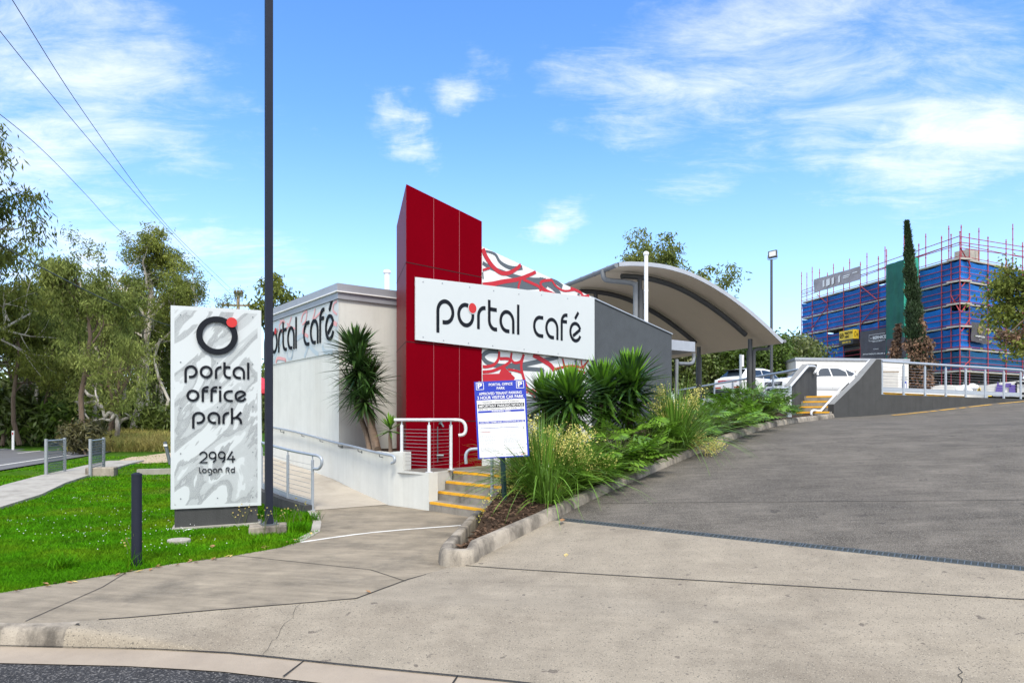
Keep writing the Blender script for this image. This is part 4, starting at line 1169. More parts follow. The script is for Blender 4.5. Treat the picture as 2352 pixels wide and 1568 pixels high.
# ---- planter and landing retaining wall
rw = thing('retaining_wall', 'curved white rendered retaining wall between the ramp and the yucca bed', 'wall', (-2.3, 12.7, 0))
def strip_wall(path, ztops, z0, th, side=1):
    mm = MB(); n_ = len(path); nn = []
    for i in range(n_):
        a_, b_ = Vector((*path[max(i - 1, 0)], 0)), Vector((*path[min(i + 1, n_ - 1)], 0)); t_ = (b_ - a_).normalized(); nn.append(Vector((t_.y, -t_.x, 0)) * th * side)
    for i in range(n_ - 1):
        a_, b_ = Vector((*path[i], 0)), Vector((*path[i + 1], 0)); c_, d_ = b_ + nn[i + 1], a_ + nn[i]
        mm.prism([(q.x, q.y, z0) for q in (a_, b_, c_, d_)], [(a_.x, a_.y, ztops[i]), (b_.x, b_.y, ztops[i + 1]), (c_.x, c_.y, ztops[i + 1]), (d_.x, d_.y, ztops[i])])
    return mm
w2 = [(p.x, p.y) for p in smoothline([(*p, 0) for p in WALL[2:]], 3)]
build('planter_wall', strip_wall(w2, [1.0] * 3 + [.97] * (len(w2) - 3), -.1, .2), MAT['render_white'], rw)
build('landing_wall', strip_wall(WALL[:3], [.66, .66, .66], -.1, .2), MAT['render_white'], rw)
m = MB(); c1 = A + TR * 3
for i in range(3):
    pa, pb2 = A + TR * i * 1.0, A + TR * (i + 1); o = Vector((.0, .0, 0))
    m.prism([(pa.x - .004, pa.y, -.1), (pb2.x - .004, pb2.y, -.1), (pb2.x - .2, pb2.y, -.1), (pa.x - .2, pa.y + .19, -.1)], [(pa.x - .004, pa.y, .66), (pb2.x - .004, pb2.y, .66), (pb2.x - .2, pb2.y, .66), (pa.x - .2, pa.y + .19, .66)])
build('cheek_wall', m, MAT['render_white'], rw)
m = MB()
for i in range(2):
    pass
m.poly([(A.x, A.y + .015, .664), (L3.x - .01, L3.y, .664), (-1.5, 13.1, .664), (-1.97, 12.85, .664), (-1.99, 12.47, .664), (-1.8, 12.3, .664)])
build('landing_edge', m, MAT['landing'], rw)
# handrail along that wall, rising with the ramp
hr = thing('handrail', 'pale grey handrail with hooked end fixed along the white ramp wall', 'handrail', (-2.5, 12.9, .9))
hw_pts = [(-6.6, 18.35, 1.41), (-5.3, 16.7, 1.29), (-3.85, 14.78, 1.10), (-3.28, 13.98, 1.045), (-2.77, 13.25, .985), (-2.40, 12.70, .955), (-2.22, 12.50, .94)]
hook = [(-2.16, 12.44, .925), (-2.13, 12.40, .88), (-2.14, 12.41, .82), (-2.20, 12.47, .795)]
m = MB(); m.tube(smoothline(hw_pts, 4) + smoothline([hw_pts[-1]] + hook, 4)[1:], .026, 12); build('rail', m, MAT['grey_rail'], hr, smooth=60)
for p in [(-5.95, 17.53, 1.345), (-5.05, 16.38, 1.262), (-4.35, 15.45, 1.166), (-3.72, 14.6, 1.088), (-3.1, 13.73, 1.02), (-2.50, 12.86, .963)]:
    m = MB(); q_ = Vector(p); m.tube([q_, q_ + Vector((.0, .02, -.07)), q_ + Vector((.07, .06, -.085))], .009, 6); m.tube([q_ + Vector((.065, .055, -.085)), q_ + Vector((.08, .065, -.085))], .03, 8)
    build('bracket', m, MAT['galv_dark'], hr)

# ---- cable balustrades
def balustrade(name, label, posts, zb, zr, rail_path, mats=('grey_rail', 'cable'), n_c=10, cat='railing', pr=.024, c0=.08, rr=.026, group=None, square=False):
    t_ = thing(name, label, cat, (posts[0][0], posts[0][1], zb[0]), group)
    for i, p in enumerate(posts):
        mm = MB()
        if square: mm.box((p[0], p[1], (zb[i] + zr[i] - .08) / 2), (pr * 2, pr * 2, zr[i] - .08 - zb[i]), R(20))
        else: mm.tube([(p[0], p[1], zb[i]), (p[0], p[1], zr[i] - .09)], pr, 12)
        mm.tube([(p[0], p[1], zr[i] - .1), (p[0], p[1], zr[i])], pr * .45, 8)
        mm.tube([(p[0], p[1], zb[i]), (p[0], p[1], zb[i] + .012)], pr * 2.2, 12)
        build('post', mm, MAT[mats[0]], t_, smooth=40)
    mm = MB(); mm.tube(rail_path, rr, 12); build('top_rail', mm, MAT[mats[0]], t_, smooth=60)
    for c_ in range(n_c):
        mm = MB(); fr_ = (c_ + .5) / n_c
        for i in range(len(posts) - 1):
            z0_, z1_ = zb[i] + c0, zb[i + 1] + c0
            mm.tube([(posts[i][0], posts[i][1], z0_ + (zr[i] - .14 - z0_) * fr_), (posts[i + 1][0], posts[i + 1][1], z1_ + (zr[i + 1] - .14 - z1_) * fr_)], .0042, 5, False)
        build('cable', mm, MAT[mats[1]], t_)
    return t_
# ramp balustrade
rp_ = [(-3.5, 11.98), (-4.12, 12.55), (-4.97, 13.55), (-6.32, 15.35), (-8.0, 17.6), (-9.4, 19.6)]
rzb = [.0, .06, .16, .30, .47, .62]; rzr = [z + .975 for z in rzb]
path = [(p[0], p[1], z) for p, z in zip(rp_, rzr)][::-1]
e_ = Vector(path[-1]); hk = [e_ + Vector((.13, -.10, -.015)), e_ + Vector((.20, -.15, -.07)), e_ + Vector((.20, -.15, -.16)), e_ + Vector((.14, -.11, -.235)), e_ + Vector((.03, -.02, -.24))]
bal = balustrade('ramp_railing', 'grey cable railing with hooked end along the outer edge of the ramp', rp_, rzb, rzr, smoothline(path, 3) + smoothline([e_] + hk, 4)[1:], n_c=9, pr=.026)
m = MB()
for i in range(len(rp_) - 1):
    a_, b_ = Vector((*rp_[i], rzb[i] + .06)), Vector((*rp_[i + 1], rzb[i + 1] + .06)); m.prism([a_, b_, b_ + Vector((.01, .01, 0)), a_ + Vector((.01, .01, 0))], [a_ + Z1 * .12, b_ + Z1 * .12, b_ + Vector((.01, .01, .12)), a_ + Vector((.01, .01, .12))])
build('kick_rail', m, MAT['grey_rail'], bal)
# landing balustrade, three posts
lp_ = [(-2.03, 12.57), (-1.465, 12.06), (-1.135, 12.68)]
zt_ = 1.585
path = [(-2.17, 12.60, zt_), (-2.03, 12.55, zt_), (-1.75, 12.30, zt_), (-1.52, 12.07, zt_), (-1.44, 12.06, zt_), (-1.35, 12.2, zt_), (-1.135, 12.60, zt_), (-1.02, 12.66, zt_)]
hk = [(-.93, 12.66, zt_ - .02), (-.87, 12.66, zt_ - .09), (-.86, 12.66, zt_ - .20), (-.90, 12.66, zt_ - .27), (-.99, 12.66, zt_ - .285)]
balustrade('landing_railing', 'white cable railing with three posts beside the front steps', lp_, [.66] * 3, [zt_] * 3, smoothline(path, 4) + smoothline([path[-1]] + hk, 4)[1:], mats=('white_rail', 'cable'), n_c=11, pr=.030, rr=.030)
# right-hand stair rail, half hidden by the notice and plants
rq = [(-.32, 10.95), (.22, 11.7)]
path = [(-.80, 11.0, .90), (-.79, 11.02, .86), (-.74, 11.02, .88), (-.745, 11.02, 1.02), (-.69, 11.03, 1.10), (-.55, 11.02, 1.12), (-.3, 10.98, 1.12), (.22, 11.7, 1.14), (1.1, 12.9, 1.15)][2:]
balustrade('stair_rail', 'grey hooked stair rail behind the parking notice', rq, [.16, .60], [1.12, 1.14], smoothline(path, 4), n_c=4, pr=.028)

# ---- front steps
st = thing('front_steps', 'four concrete steps with yellow nosings up to the red tower', 'steps', (A.x, A.y, 0))
for i in range(4):
    li, lj = A + TR * i, A + TR * (i + 1 if i < 3 else 4.2)
    ri, rj = li + US * 1.95, lj + US * 1.95
    m = MB(); z = .155 * (i + 1) + (.003 if i == 3 else 0)
    m.prism([(q.x, q.y, -.1) for q in (li, ri, rj, lj)], [(q.x, q.y, z) for q in (li, ri, rj, lj)])
    sp_ = build('step', m, MAT['stair_concrete'], st, bevel=.008)
    up = Vector((.714, .70, 0)); m = MB(); l0 = li + US * .03
    o1, o2 = -up * .004, up * .052
    r0 = ri
    m.prism([(q.x, q.y, z - .038) for q in (l0 + o1, r0 + o1, r0 + o2, l0 + o2)], [(q.x, q.y, z + .004) for q in (l0 + o1, r0 + o1, r0 + o2, l0 + o2)])
    build('nosing', m, MAT['safety_yellow'], sp_)

# ---- parking notice
ps = thing('parking_sign', 'tilted blue and white parking notice board on a dark green post', 'sign', at(1163, 1208, 9.28))
TLq, TRq, BRq, BLq = at(1088.8, 876.5, 9.24), at(1206.9, 871.5, 9.20), at(1215.7, 1046.9, 9.20), at(1097.9, 1053.7, 9.24)
qf = quad_frame(TLq, TRq, BRq, BLq); nq = (TRq - TLq).cross(BLq - TLq).normalized(); nq = nq if nq.y < 0 else -nq
m = MB(); cs = [BLq, BRq, TRq, TLq]; m.prism([p - nq * .004 for p in cs], cs); pbd = build('board', m, MAT['sign_blue'], ps)
def zs(x, y):  # enlarged view of the notice -> board fractions
    px, py = 1076.3 + x * .1372, 852.7 + y * .1373
    k_ = Plane(TLq, TRq - TLq); p = k_.hit(px, py); vv = (p - TLq)
    ux, vx = (TRq - TLq), (BLq - TLq)
    A_ = np.array([[ux.x, vx.x], [ux.z, vx.z]]); s_ = np.linalg.solve(A_, [vv.x, vv.z]); return s_[0], s_[1]
def rect(mm, u0, v0, u1, v1, off): mm.poly([qf(u0, v1, off), qf(u1, v1, off), qf(u1, v0, off), qf(u0, v0, off)])
m = MB(); rect(m, .035, .245, .965, .985, .002); build('white_field', m, MAT['white_paint'], pbd)
m = MB(); rect(m, .05, .295, .95, .345, .004); rect(m, .05, .380, .95, .405, .004) if False else None
build('black_band', m, MAT['sign_black'], pbd)
m = MB(); rect(m, .05, .382, .95, .408, .004); rect(m, .05, .518, .95, .548, .004)
for u0, v0, u1, v1 in ((.05, .548, .055, .612), (.945, .548, .95, .612), (.05, .609, .95, .612)): rect(m, u0, v0, u1, v1, .004)
build('blue_bands', m, MAT['sign_blue'], pbd)
fq = lambda a_, b_, o=0: qf(a_, 1 - b_, o)
def ptext(mm, s_, uc_, v_, h_, w_, b_=.0, off=.006): text(mm, s_, fq, uc_, 1 - v_, h_, w_, b_, off)
for args in (('PORTAL OFFICE', .515, .062, .033, .46, .012), ('PARK', .515, .112, .033, .16, .012), ('APPROVED TENANT PARKING', .50, .178, .035, .83, .012), ('2 HOUR VISITOR CAR PARK', .50, .232, .040, .90, .012),
             ('IMPORTANT PARKING NOTICE', .5, .338, .034, .86, .014), ('PARKING FEES', .5, .404, .018, .36, .012), ('CAR PARK TERMS AND CONDITIONS OF USE', .5, .543, .020, .86, .010)):
    m = MB(); ptext(m, *args); build('white_lettering', m, MAT['white_paint'], pbd)
for u0 in (.035, .815):
    m = MB(); ptext(m, 'P', u0 + .075, .088, .065, .085, .03)
    for a0, b0, a1, b1 in ((0, .012, .15, .018), (0, .102, .15, .108), (0, .012, .009, .108), (.141, .012, .15, .108)): rect(m, u0 + a0, b0, u0 + a1, b1, .004)
    build('parking_symbol', m, MAT['white_paint'], pbd)
for args in (('MAXIMUM 2 HOUR VISITOR PARKING', .5, .282, .020, .72), ('TERMS AND CONDITIONS VALID - 24 HOURS, 7 DAYS', .5, .373, .019, .90), ('PriPark', .86, .955, .018, .10, .01)):
    m = MB(); ptext(m, *args); build('black_lettering', m, MAT['sign_black'], pbd)
m = MB(); rr_ = random.Random(8)
def fine(u0, u1, v0, v1, dv, jit=.5):
    v_ = v0
    while v_ < v1:
        e_ = u1 - (u1 - u0) * rr_.random() * jit; u_ = u0
        while u_ < e_:
            w_ = .012 + rr_.random() * .03; rect(m, u_, v_, min(u_ + w_, e_), v_ + .0045, .004); u_ += w_ + .007
        v_ += dv * (1 if rr_.random() < .75 else 1.9)
for fa in ((.22, .68, .428, .505, .014, .3), (.80, .85, .420, .505, .013, .1), (.08, .92, .556, .605, .015, .15), (.06, .48, .64, .93, .0125, .45), (.52, .94, .625, .90, .0125, .35), (.55, .82, .945, .965, .009, .2)):
    m = MB(); fine(*fa); build('fine_print', m, MAT['print_grey'], pbd)
m = MB(); m.add([fq(.84, .030, .005), fq(.95, .046, .005), fq(.95, .040, .005), fq(.84, .022, .005)], [[0, 1, 2, 3]]); rect(m, .10, .655, .27, .659, .005); build('red_marks', m, MAT['tail_red'], pbd)
m = MB(); pt_ = at(1155, 1049, 9.26); pb3 = at(1163.5, 1214, 9.29)
top_ = pt_ + (pt_ - pb3) * .9
m.tube([pb3 - Z1 * .2, top_ + Vector((0, .03, 0))], .034, 4); build('post', m, MAT['post_green'], ps)
m = MB()
for u_, v_ in ((.10, .008), (.90, .008), (.10, .99), (.90, .99)): m = MB(); m.tube([fq(u_, 1 - v_, 0), fq(u_, 1 - v_, .008)], .012, 8); build('bolt', m, MAT['galv'], pbd)

# ---- drain grates across the driveway
q_ = .14; i = 0
gl = ['rusty-cornered steel drain grate touching the garden kerb', 'second steel drain grate out from the garden kerb', 'third steel drain grate out from the garden kerb', 'fourth steel drain grate out from the garden kerb', 'fifth steel drain grate out, at the right edge of the picture']
m = MB(); m.quad(sq(1.77, .1, .20), sq(1.90, .1, .20), sq(1.90, 9, .20), sq(1.77, 9, .20)); struct('drain_channel', m, 'hole')
while q_ < 6.0:
    g_ = thing('drain_grate', gl[min(i, 4)] if i < 5 else 'steel drain grate beyond the right edge', 'drain grate', sq(1.83, q_ + .5, .3), 'drain grates across the driveway')
    zz_ = lambda s_: f_drive(s_) + .004
    m = MB()
    for s_ in (1.784, 1.886): m.prism([sq(s_ - .005, q_, .22), sq(s_ + .005, q_, .22), sq(s_ + .005, q_ + .99, .22), sq(s_ - .005, q_ + .99, .22)], [sq(s_ - .005, q_, zz_(s_)), sq(s_ + .005, q_, zz_(s_)), sq(s_ + .005, q_ + .99, zz_(s_)), sq(s_ - .005, q_ + .99, zz_(s_))])
    for qq in (q_, q_ + .975): m.prism([sq(1.794, qq, .24), sq(1.876, qq, .24), sq(1.876, qq + .012, .24), sq(1.794, qq + .012, .24)], [sq(1.794, qq, zz_(1.794)), sq(1.876, qq, zz_(1.876)), sq(1.876, qq + .012, zz_(1.876)), sq(1.794, qq + .012, zz_(1.794))])
    build('frame', m, MAT['galv_dark'], g_)
    m = MB()
    for j in range(1, 20):
        qq = q_ + .05 * j
        m.prism([sq(1.794, qq, zz_(1.794) - .012), sq(1.876, qq, zz_(1.876) - .012), sq(1.876, qq + .009, zz_(1.876) - .012), sq(1.794, qq + .009, zz_(1.794) - .012)], [sq(1.794, qq, zz_(1.794) - .002), sq(1.876, qq, zz_(1.876) - .002), sq(1.876, qq + .009, zz_(1.876) - .002), sq(1.794, qq + .009, zz_(1.794) - .002)])
    for s_ in (1.835,): m.prism([sq(s_ - .003, q_ + .02, zz_(s_) - .014), sq(s_ + .003, q_ + .02, zz_(s_) - .014), sq(s_ + .003, q_ + .97, zz_(s_) - .014), sq(s_ - .003, q_ + .97, zz_(s_) - .014)], [sq(s_ - .003, q_ + .02, zz_(s_) - .006), sq(s_ + .003, q_ + .02, zz_(s_) - .006), sq(s_ + .003, q_ + .97, zz_(s_) - .006), sq(s_ - .003, q_ + .97, zz_(s_) - .006)])
    build('bars', m, MAT['galv_dark'], g_)
    q_ += 1.0; i += 1

# ---- litter and small marks
sl = thing('cover_slab', 'pale oval concrete cover lying in the lawn behind the bollard', 'cover', gnd(411, 1245))
m = MB(); c_ = gnd(411, 1245)
lo = [(c_.x + .145 * math.cos(t) * 1.0, c_.y + .12 * math.sin(t), -.02) for t in [i * math.pi / 12 for i in range(24)]]
m.prism(lo, [(x, y, .045) for x, y, z in lo]); build('slab', m, MAT['old_concrete'], sl, bevel=.012)
def scrap(name, label, cat, px, py, z, mt, size, seed, group=None):
    p = gnd(px, py, z); r_ = random.Random(seed); mm = MB(); a0 = r_.random() * 6
    L, Wd = size; ax = Vector((math.cos(a0), math.sin(a0), 0)); ay = Vector((-ax.y, ax.x, 0)); p = p + Z1 * .006
    c0, c1, c2, c3 = p - ax * L / 2, p + ay * Wd / 2 + Z1 * .012, p + ax * L / 2 + Z1 * .018, p - ay * Wd / 2 + Z1 * .014
    mm.add([c0, c1, c2, c3, p + Z1 * .004], [[0, 4, 1], [1, 4, 2], [2, 4, 3], [3, 4, 0]])
    return tag(build(name, mm, MAT[mt], base=p), label, cat, group)
scrap('paper_scrap', 'crumpled white paper scrap in the grass below the totem', 'litter', 432, 1218, 0, 'paper', (.14, .09), 1)
scrap('paper_scrap', 'white paper scrap in the lawn left of the totem', 'litter', 191, 1225, 0, 'paper', (.12, .07), 2)
scrap('fallen_leaf', 'pale yellow fallen leaf on the concrete apron', 'leaf', 1300, 1277, .12, 'leaf_yellow', (.11, .05), 3)
scrap('fallen_leaf', 'brown fallen leaf by the kerb end of the drain', 'leaf', 1291, 1196, .33, 'dry_leaf', (.16, .08), 4)
scrap('fallen_leaf', 'pale fallen leaf on the asphalt near the right edge of the picture', 'leaf', 2338, 1241, .36, 'leaf_yellow', (.10, .05), 5)
scrap('fallen_leaf', 'small dry fallen leaf on the asphalt just above the drain', 'leaf', 1478, 1204, .37, 'leaf_yellow', (.08, .03), 6)
scrap('fallen_leaf', 'brown fallen leaf beside the concrete pad of the lamp post', 'leaf', 488, 1256, 0, 'dry_leaf', (.13, .07), 7)
scrap('fallen_leaf', 'reddish fallen leaf on the crease of the pavement', 'leaf', 846, 1361, 0, 'dry_leaf', (.06, .04), 9)
rr_ = random.Random(77); k_ = 0
for (x0, y0), (x1, y1), n_ in (((20, 1358), (540, 1274), 26), ((540, 1274), (720, 1225), 8)):
    for j in range(n_):
        f_ = rr_.random(); scrap('fallen_leaf', 'small brown fallen leaf along the grass edge of the pavement', 'leaf', x0 + (x1 - x0) * f_, y0 + (y1 - y0) * f_ - 2 + rr_.random() * 7, 0, rr_.choice(['dry_leaf', 'dry_leaf', 'leaf_yellow']), (.05 + .05 * rr_.random(), .025 + .02 * rr_.random()), 100 + k_, 'leaves along the grass edge'); k_ += 1
# ================================================================== CANOPY
def zc(x, y): return (1283.2 + .2464 * x, 488.5 + .2464 * y)
CP0 = Vector((9.53, 24.0, 0)); CD = Vector((-.924, -.381, 0)); CE = Vector((-.381, .924, 0))
cano = thing('canopy', 'curved grey canopy roof on dark steel posts behind the cafe', 'canopy', (7, 24, .62))
PC = Plane(CP0, CD)
def canopy_plane(e): return Plane(CP0 + CE * e, CD)
outer = []
for x, y in ((555, 462), (640, 457), (720, 458), (850, 465), (1000, 487), (1100, 513), (1200, 545), (1300, 588), (1400, 640), (1500, 700), (1600, 765), (1700, 840), (1800, 920), (1900, 1008), (1990, 1092), (2090, 1190)):
    h_ = PC.hit(*zc(x, y)); outer.append(((h_ - CP0).xy.dot(CD.xy), h_.z))      # (k along CD, z)
outer = [(p[0], p[1]) for p in smoothline([(a, b, 0) for a, b in outer], 2)]
def cpt(k, z, e): return Vector((CP0.x + CD.x * k + CE.x * e, CP0.y + CD.y * k + CE.y * e, z))
def arch_inset(d):
    out = []
    for i, p in enumerate(outer):
        a_, b_ = outer[max(i - 1, 0)], outer[min(i + 1, len(outer) - 1)]
        tx, tz_ = b_[0] - a_[0], b_[1] - a_[1]; L = math.hypot(tx, tz_); nx, nz2 = tz_ / L, -tx / L
        if nz2 > 0: nx, nz2 = -nx, -nz2
        out.append((p[0] + nx * d, p[1] + nz2 * d))
    return out
LEN = 7.6
low = arch_inset(.13)
def shell(a_, e0, e1): return grid_mesh([[cpt(k, z, e0) for k, z in a_], [cpt(k, z, e1) for k, z in a_]])
build('roof_sheet', shell(outer, 0, LEN), MAT['fascia'], cano, smooth=60)
build('soffit', shell(low, 0.0, LEN), MAT['soffit'], cano, smooth=60)
m = MB()
for i in range(len(outer) - 1):
    a0, a1, b0, b1 = outer[i], outer[i + 1], low[i], low[i + 1]
    m.prism([cpt(*b0, -.03), cpt(*b1, -.03), cpt(*b1, -.002), cpt(*b0, -.002)], [cpt(*a0, -.03), cpt(*a1, -.03), cpt(*a1, -.002), cpt(*a0, -.002)])
build('fascia', m, MAT['fascia'], cano, smooth=40)
m = MB(); o_, l_ = outer[-1], low[-1]
m.prism([cpt(*l_, -.02), cpt(*l_, LEN), cpt(l_[0] - .04, l_[1], LEN), cpt(l_[0] - .04, l_[1], -.02)], [cpt(*o_, -.02), cpt(*o_, LEN), cpt(o_[0] - .04, o_[1], LEN), cpt(o_[0] - .04, o_[1], -.02)])
build('eave_trim', m, MAT['fascia'], cano)
def gutter_tube(k, z, e0, e1, r=.075):
    mm = MB(); mm.tube([cpt(k, z, e0), cpt(k, z, e1)], r, 12)
    e_ = e0 + .5
    while e_ < e1: mm.tube([cpt(k, z, e_), cpt(k, z, e_ + .03)], r * 1.15, 12); e_ += .9
    return mm
build('gutter', gutter_tube(outer[0][0] + .08, outer[0][1] - .10, -.02, LEN), MAT['pipe_grey'], cano, smooth=40)
build('gutter', gutter_tube(outer[-1][0] - .08, outer[-1][1] - .02, -.02, LEN, .06), MAT['pipe_grey'], cano, smooth=40)
ribc = arch_inset(.28)
for e in (.9, 3.77, 6.6):
    pts = ribc[4:-3]
    m = MB(); m.tube([cpt(k, z, e) for k, z in pts], .09, 10); build('rib', m, MAT['char_steel'], cano, smooth=60)
    Pl = canopy_plane(e)
    for pxl in ((1723, 1469) if e == .9 else (1605, 1368) if e == 3.77 else (None, None)):
        if pxl is None: continue
        k = (Pl.pt(Pl.k(pxl), 0) - CP0 - CE * e).xy.dot(CD.xy)
        z_top = min(ribc, key=lambda q: abs(q[0] - k))[1]
        b_ = cpt(k, 0, e); mm = MB()
        mm.tube([(b_.x, b_.y, .62), (b_.x, b_.y, z_top - .42)], .125 if pxl in (1723, 1469) else .11, 14)
        mm.tube([(b_.x, b_.y, z_top - .42), (b_.x, b_.y, z_top)], .08, 10)
        build('post', mm, MAT['char_steel'], cano, smooth=40)
# downpipes
fp = Plane(CP0 + CE * .75, CD)
def zh(x, y, e=.75): return canopy_plane(e).hit(*zc(x, y))
m = MB(); q = [zh(412, 530), zh(420, 600), zh(455, 628), zh(560, 640), zh(680, 655), zh(715, 690), zh(716, 780), Vector((*zh(716, 780).xy, .62))]
m.tube(smoothline(q, 4), .085, 10); build('downpipe', m, MAT['pipe_grey'], cano, smooth=50)
m = MB(); q = [zh(1962, 1212), zh(1962, 1245), zh(1940, 1268), zh(1850, 1270), zh(1822, 1295), zh(1820, 1370), Vector((*zh(1820, 1370).xy, .62))]
m.tube(smoothline(q, 4), .06, 10); build('downpipe', m, MAT['char_steel'], cano, smooth=50)

# ================================================================== STAIRS AND WALLS AT THE CAR PARK
d2 = Vector((DX, DY, 0)); c2 = Vector((DY, -DX, 0)); L0 = Vector((8.57, 21.0, 0))
st2 = thing('car_park_steps', 'concrete steps with orange nosings between charcoal walls up to the car park', 'steps', (9, 21.2, 1.4))
for i in range(5):
    li = L0 + d2 * .39 * i; lj = L0 + d2 * .39 * (i + 1) if i < 4 else L0 + d2 * 2.5
    z = 1.654 + .172 * i
    m = MB(); m.prism([(q.x, q.y, 1.2) for q in (li, li + c2 * 1.03, lj + c2 * 1.03, lj)], [(q.x, q.y, z) for q in (li, li + c2 * 1.03, lj + c2 * 1.03, lj)])
    s_ = build('step', m, MAT['stair_concrete'], st2)
    m = MB(); a_, b_ = li - d2 * .004 + c2 * .06, li + c2 * 1.02 - d2 * .004
    m.prism([(q.x, q.y, z - .045) for q in (a_, b_, b_ + d2 * .06, a_ + d2 * .06)], [(q.x, q.y, z + .004) for q in (a_, b_, b_ + d2 * .06, a_ + d2 * .06)])
    build('nosing', m, MAT['safety_yellow'], s_)
struct('lower_landing', MB().poly([(p.x, p.y, 1.47) for p in (L0 - d2 * 3 - c2 * .5, L0 - d2 * 2.2 + c2 * 1.2, L0 + c2 * 1.8 + d2 * .2, L0 - c2 * .6 + d2 * .2)]), 'landing')
# left cheek wall
cw = thing('stair_wall', 'charcoal wall with sloping grey top on the left of the car park steps', 'wall', L0)
PLc = Plane(L0 - c2 * .002, d2); nl = -c2
prof_ = [PLc.hit(1816.8, 886.8), PLc.hit(1857.2, 836.3), PLc.hit(1876.2, 837)]
kk = [(p - L0).xy.dot(d2.xy) for p in prof_]
m = MB(); lo_ = [(kk[0], 1.1), (kk[2], 1.1), (kk[2], prof_[2].z), (kk[1], prof_[1].z), (kk[0], prof_[0].z)]
fa = [L0 + d2 * k - c2 * .002 + Z1 * z for k, z in lo_]; m.prism([p + nl * .2 for p in fa], fa); build('wall', m, MAT['render_char'], cw)
m = MB()
for i0, i1 in ((0, 1), (1, 2)):
    a_, b_ = prof_[i0], prof_[i1]; up = Z1 * .012
    m.prism([a_ + nl * .205, b_ + nl * .205, b_ - nl * .006, a_ - nl * .006], [a_ + nl * .205 + up, b_ + nl * .205 + up, b_ - nl * .006 + up, a_ - nl * .006 + up])
build('coping', m, MAT['cap_grey'], cw)
hr2 = thing('handrail', 'pale hooked handrail on the inner face of the left stair wall', 'handrail', L0 + Z1 * 2.5)
def zs7(x, y): return (1788.3 + .09504 * x, 827.9 + .09504 * y)
P7 = Plane(L0 + c2 * .08, d2)
m = MB(); m.tube(smoothline([P7.hit(*zs7(*p)) for p in ((275, 635), (500, 375), (690, 155), (740, 135), (840, 135), (885, 155), (900, 200), (893, 255), (860, 295))], 3), .035, 10)
build('rail', m, MAT['white_rail'], hr2, smooth=60)
m = MB(); m.tube([P7.hit(*zs7(755, 150)), P7.hit(*zs7(755, 205)) + -c2 * .07], .012, 6); build('bracket', m, MAT['galv'], hr2)
# right cheek wall running on as the low ramp wall
lw = thing('ramp_wall', 'long charcoal wall with sloping end right of the car park steps', 'wall', (11.75, 21.7, 1.7))
PW2 = Plane((11.75, 21.7), (.917, .4)); 
def w2k(px): return PW2.k(px)
ks = [w2k(x) for x in (1915, 1974, 2013.5, 2024)]; zs_ = [PW2.hit(1915, 928.6).z, PW2.hit(1974, 871.7).z, PW2.hit(2013.5, 824).z, PW2.hit(2024, 824.5).z]
kend = 8.6; z1_, z2_ = PW2.hit(2024, 905.2).z, PW2.hit(2352, 916.7).z
def wpoly(pts, o0, o1, mm): mm.prism([PW2.pt(k, z, o1) for k, z in pts], [PW2.pt(k, z, o0) for k, z in pts])
m = MB(); wpoly([(ks[0], 1.2), (ks[3], 1.2), (ks[3], zs_[3]), (ks[2], zs_[2]), (ks[1], zs_[1]), (ks[0], zs_[0])], 0, -.21, m); build('stair_side', m, MAT['render_char'], lw)
m = MB(); wpoly([(ks[3] + .002, 1.2), (kend, 1.2), (kend, z2_), (ks[3] + .002, z1_)], -.0, -.21, m); build('low_wall', m, MAT['render_char'], lw)
m = MB()
for i in range(2): wpoly([(ks[i], zs_[i] + .002), (ks[i + 1], zs_[i + 1] + .002), (ks[i + 1], zs_[i + 1] + .016), (ks[i], zs_[i] + .016)], .004, -.22, m)
build('coping', m, MAT['cap_grey'], lw)
m = MB(); wpoly([(ks[3] + .1, z1_ - .2), (ks[3] + 4.5, z1_ - .2), (ks[3] + 4.5, z1_ + .01), (ks[3] + .1, z1_ + .085)], -.225, -.30, m); build('yellow_edge', m, MAT['safety_yellow'], lw)
hr3 = thing('handrail', 'long pale handrail running down the sloping wall right of the car park steps', 'handrail', PW2.pt(-2, 2))
P8 = Plane(Vector((11.75, 21.7, 0)) + PW2.n * -.27, (.917, .4))
m = MB(); m.tube(smoothline([P8.hit(*zs7(*p)) for p in ((805, 1335), (785, 1285), (800, 1225), (850, 1200), (930, 1208), (1010, 1212), (1040, 1190), (1480, 710), (2091, 100), (2215, 0))], 3), .036, 10)
build('rail', m, MAT['white_rail'], hr3, smooth=60)
for p in ((1490, 705), (1850, 340)):
    m = MB(); a_ = P8.hit(*zs7(*p)); m.tube([a_, a_ - Z1 * .08, a_ - Z1 * .12 + PW2.n * .1], .014, 6); build('bracket', m, MAT['galv'], hr3)
# balustrade on that wall
def zb4(x, y): return (1862.8 + .208 * x, 745.1 + .208 * y)
bx = [782, 1022, 1258, 1487, 1708, 1922, 2128, 2315]
P9 = Plane(Vector((11.75, 21.7, 0)) + PW2.n * -.10, (.917, .4))
pp = []; zbb_ = []; zrr = []
for x in bx:
    pxx = zb4(x, 0)[0]; p = P9.hit(pxx, 900); pp.append((p.x, p.y))
    f_ = (pxx - 2025) / (2352 - 2025); zbb_.append(z1_ + (z2_ - z1_) * f_); zrr.append(P9.hit(*zb4(x, 405 + (x - 780) * .0625)).z)
rp_path = [P9.hit(*zb4(780, 405))] + [Vector((*p, z)) for p, z in zip(pp, zrr)]
le = rp_path[-1]; ud = Vector((.917, .4, 0))
rp_path += [le + ud * .12 - Z1 * .02, le + ud * .2 - Z1 * .1, le + ud * .2 - Z1 * .25, le + ud * .1 - Z1 * .33]
bal2 = balustrade('car_park_railing', 'long grey cable railing on the low charcoal wall at right', pp, zbb_, zrr, rp_path, n_c=9, pr=.036, rr=.042)
m = MB()
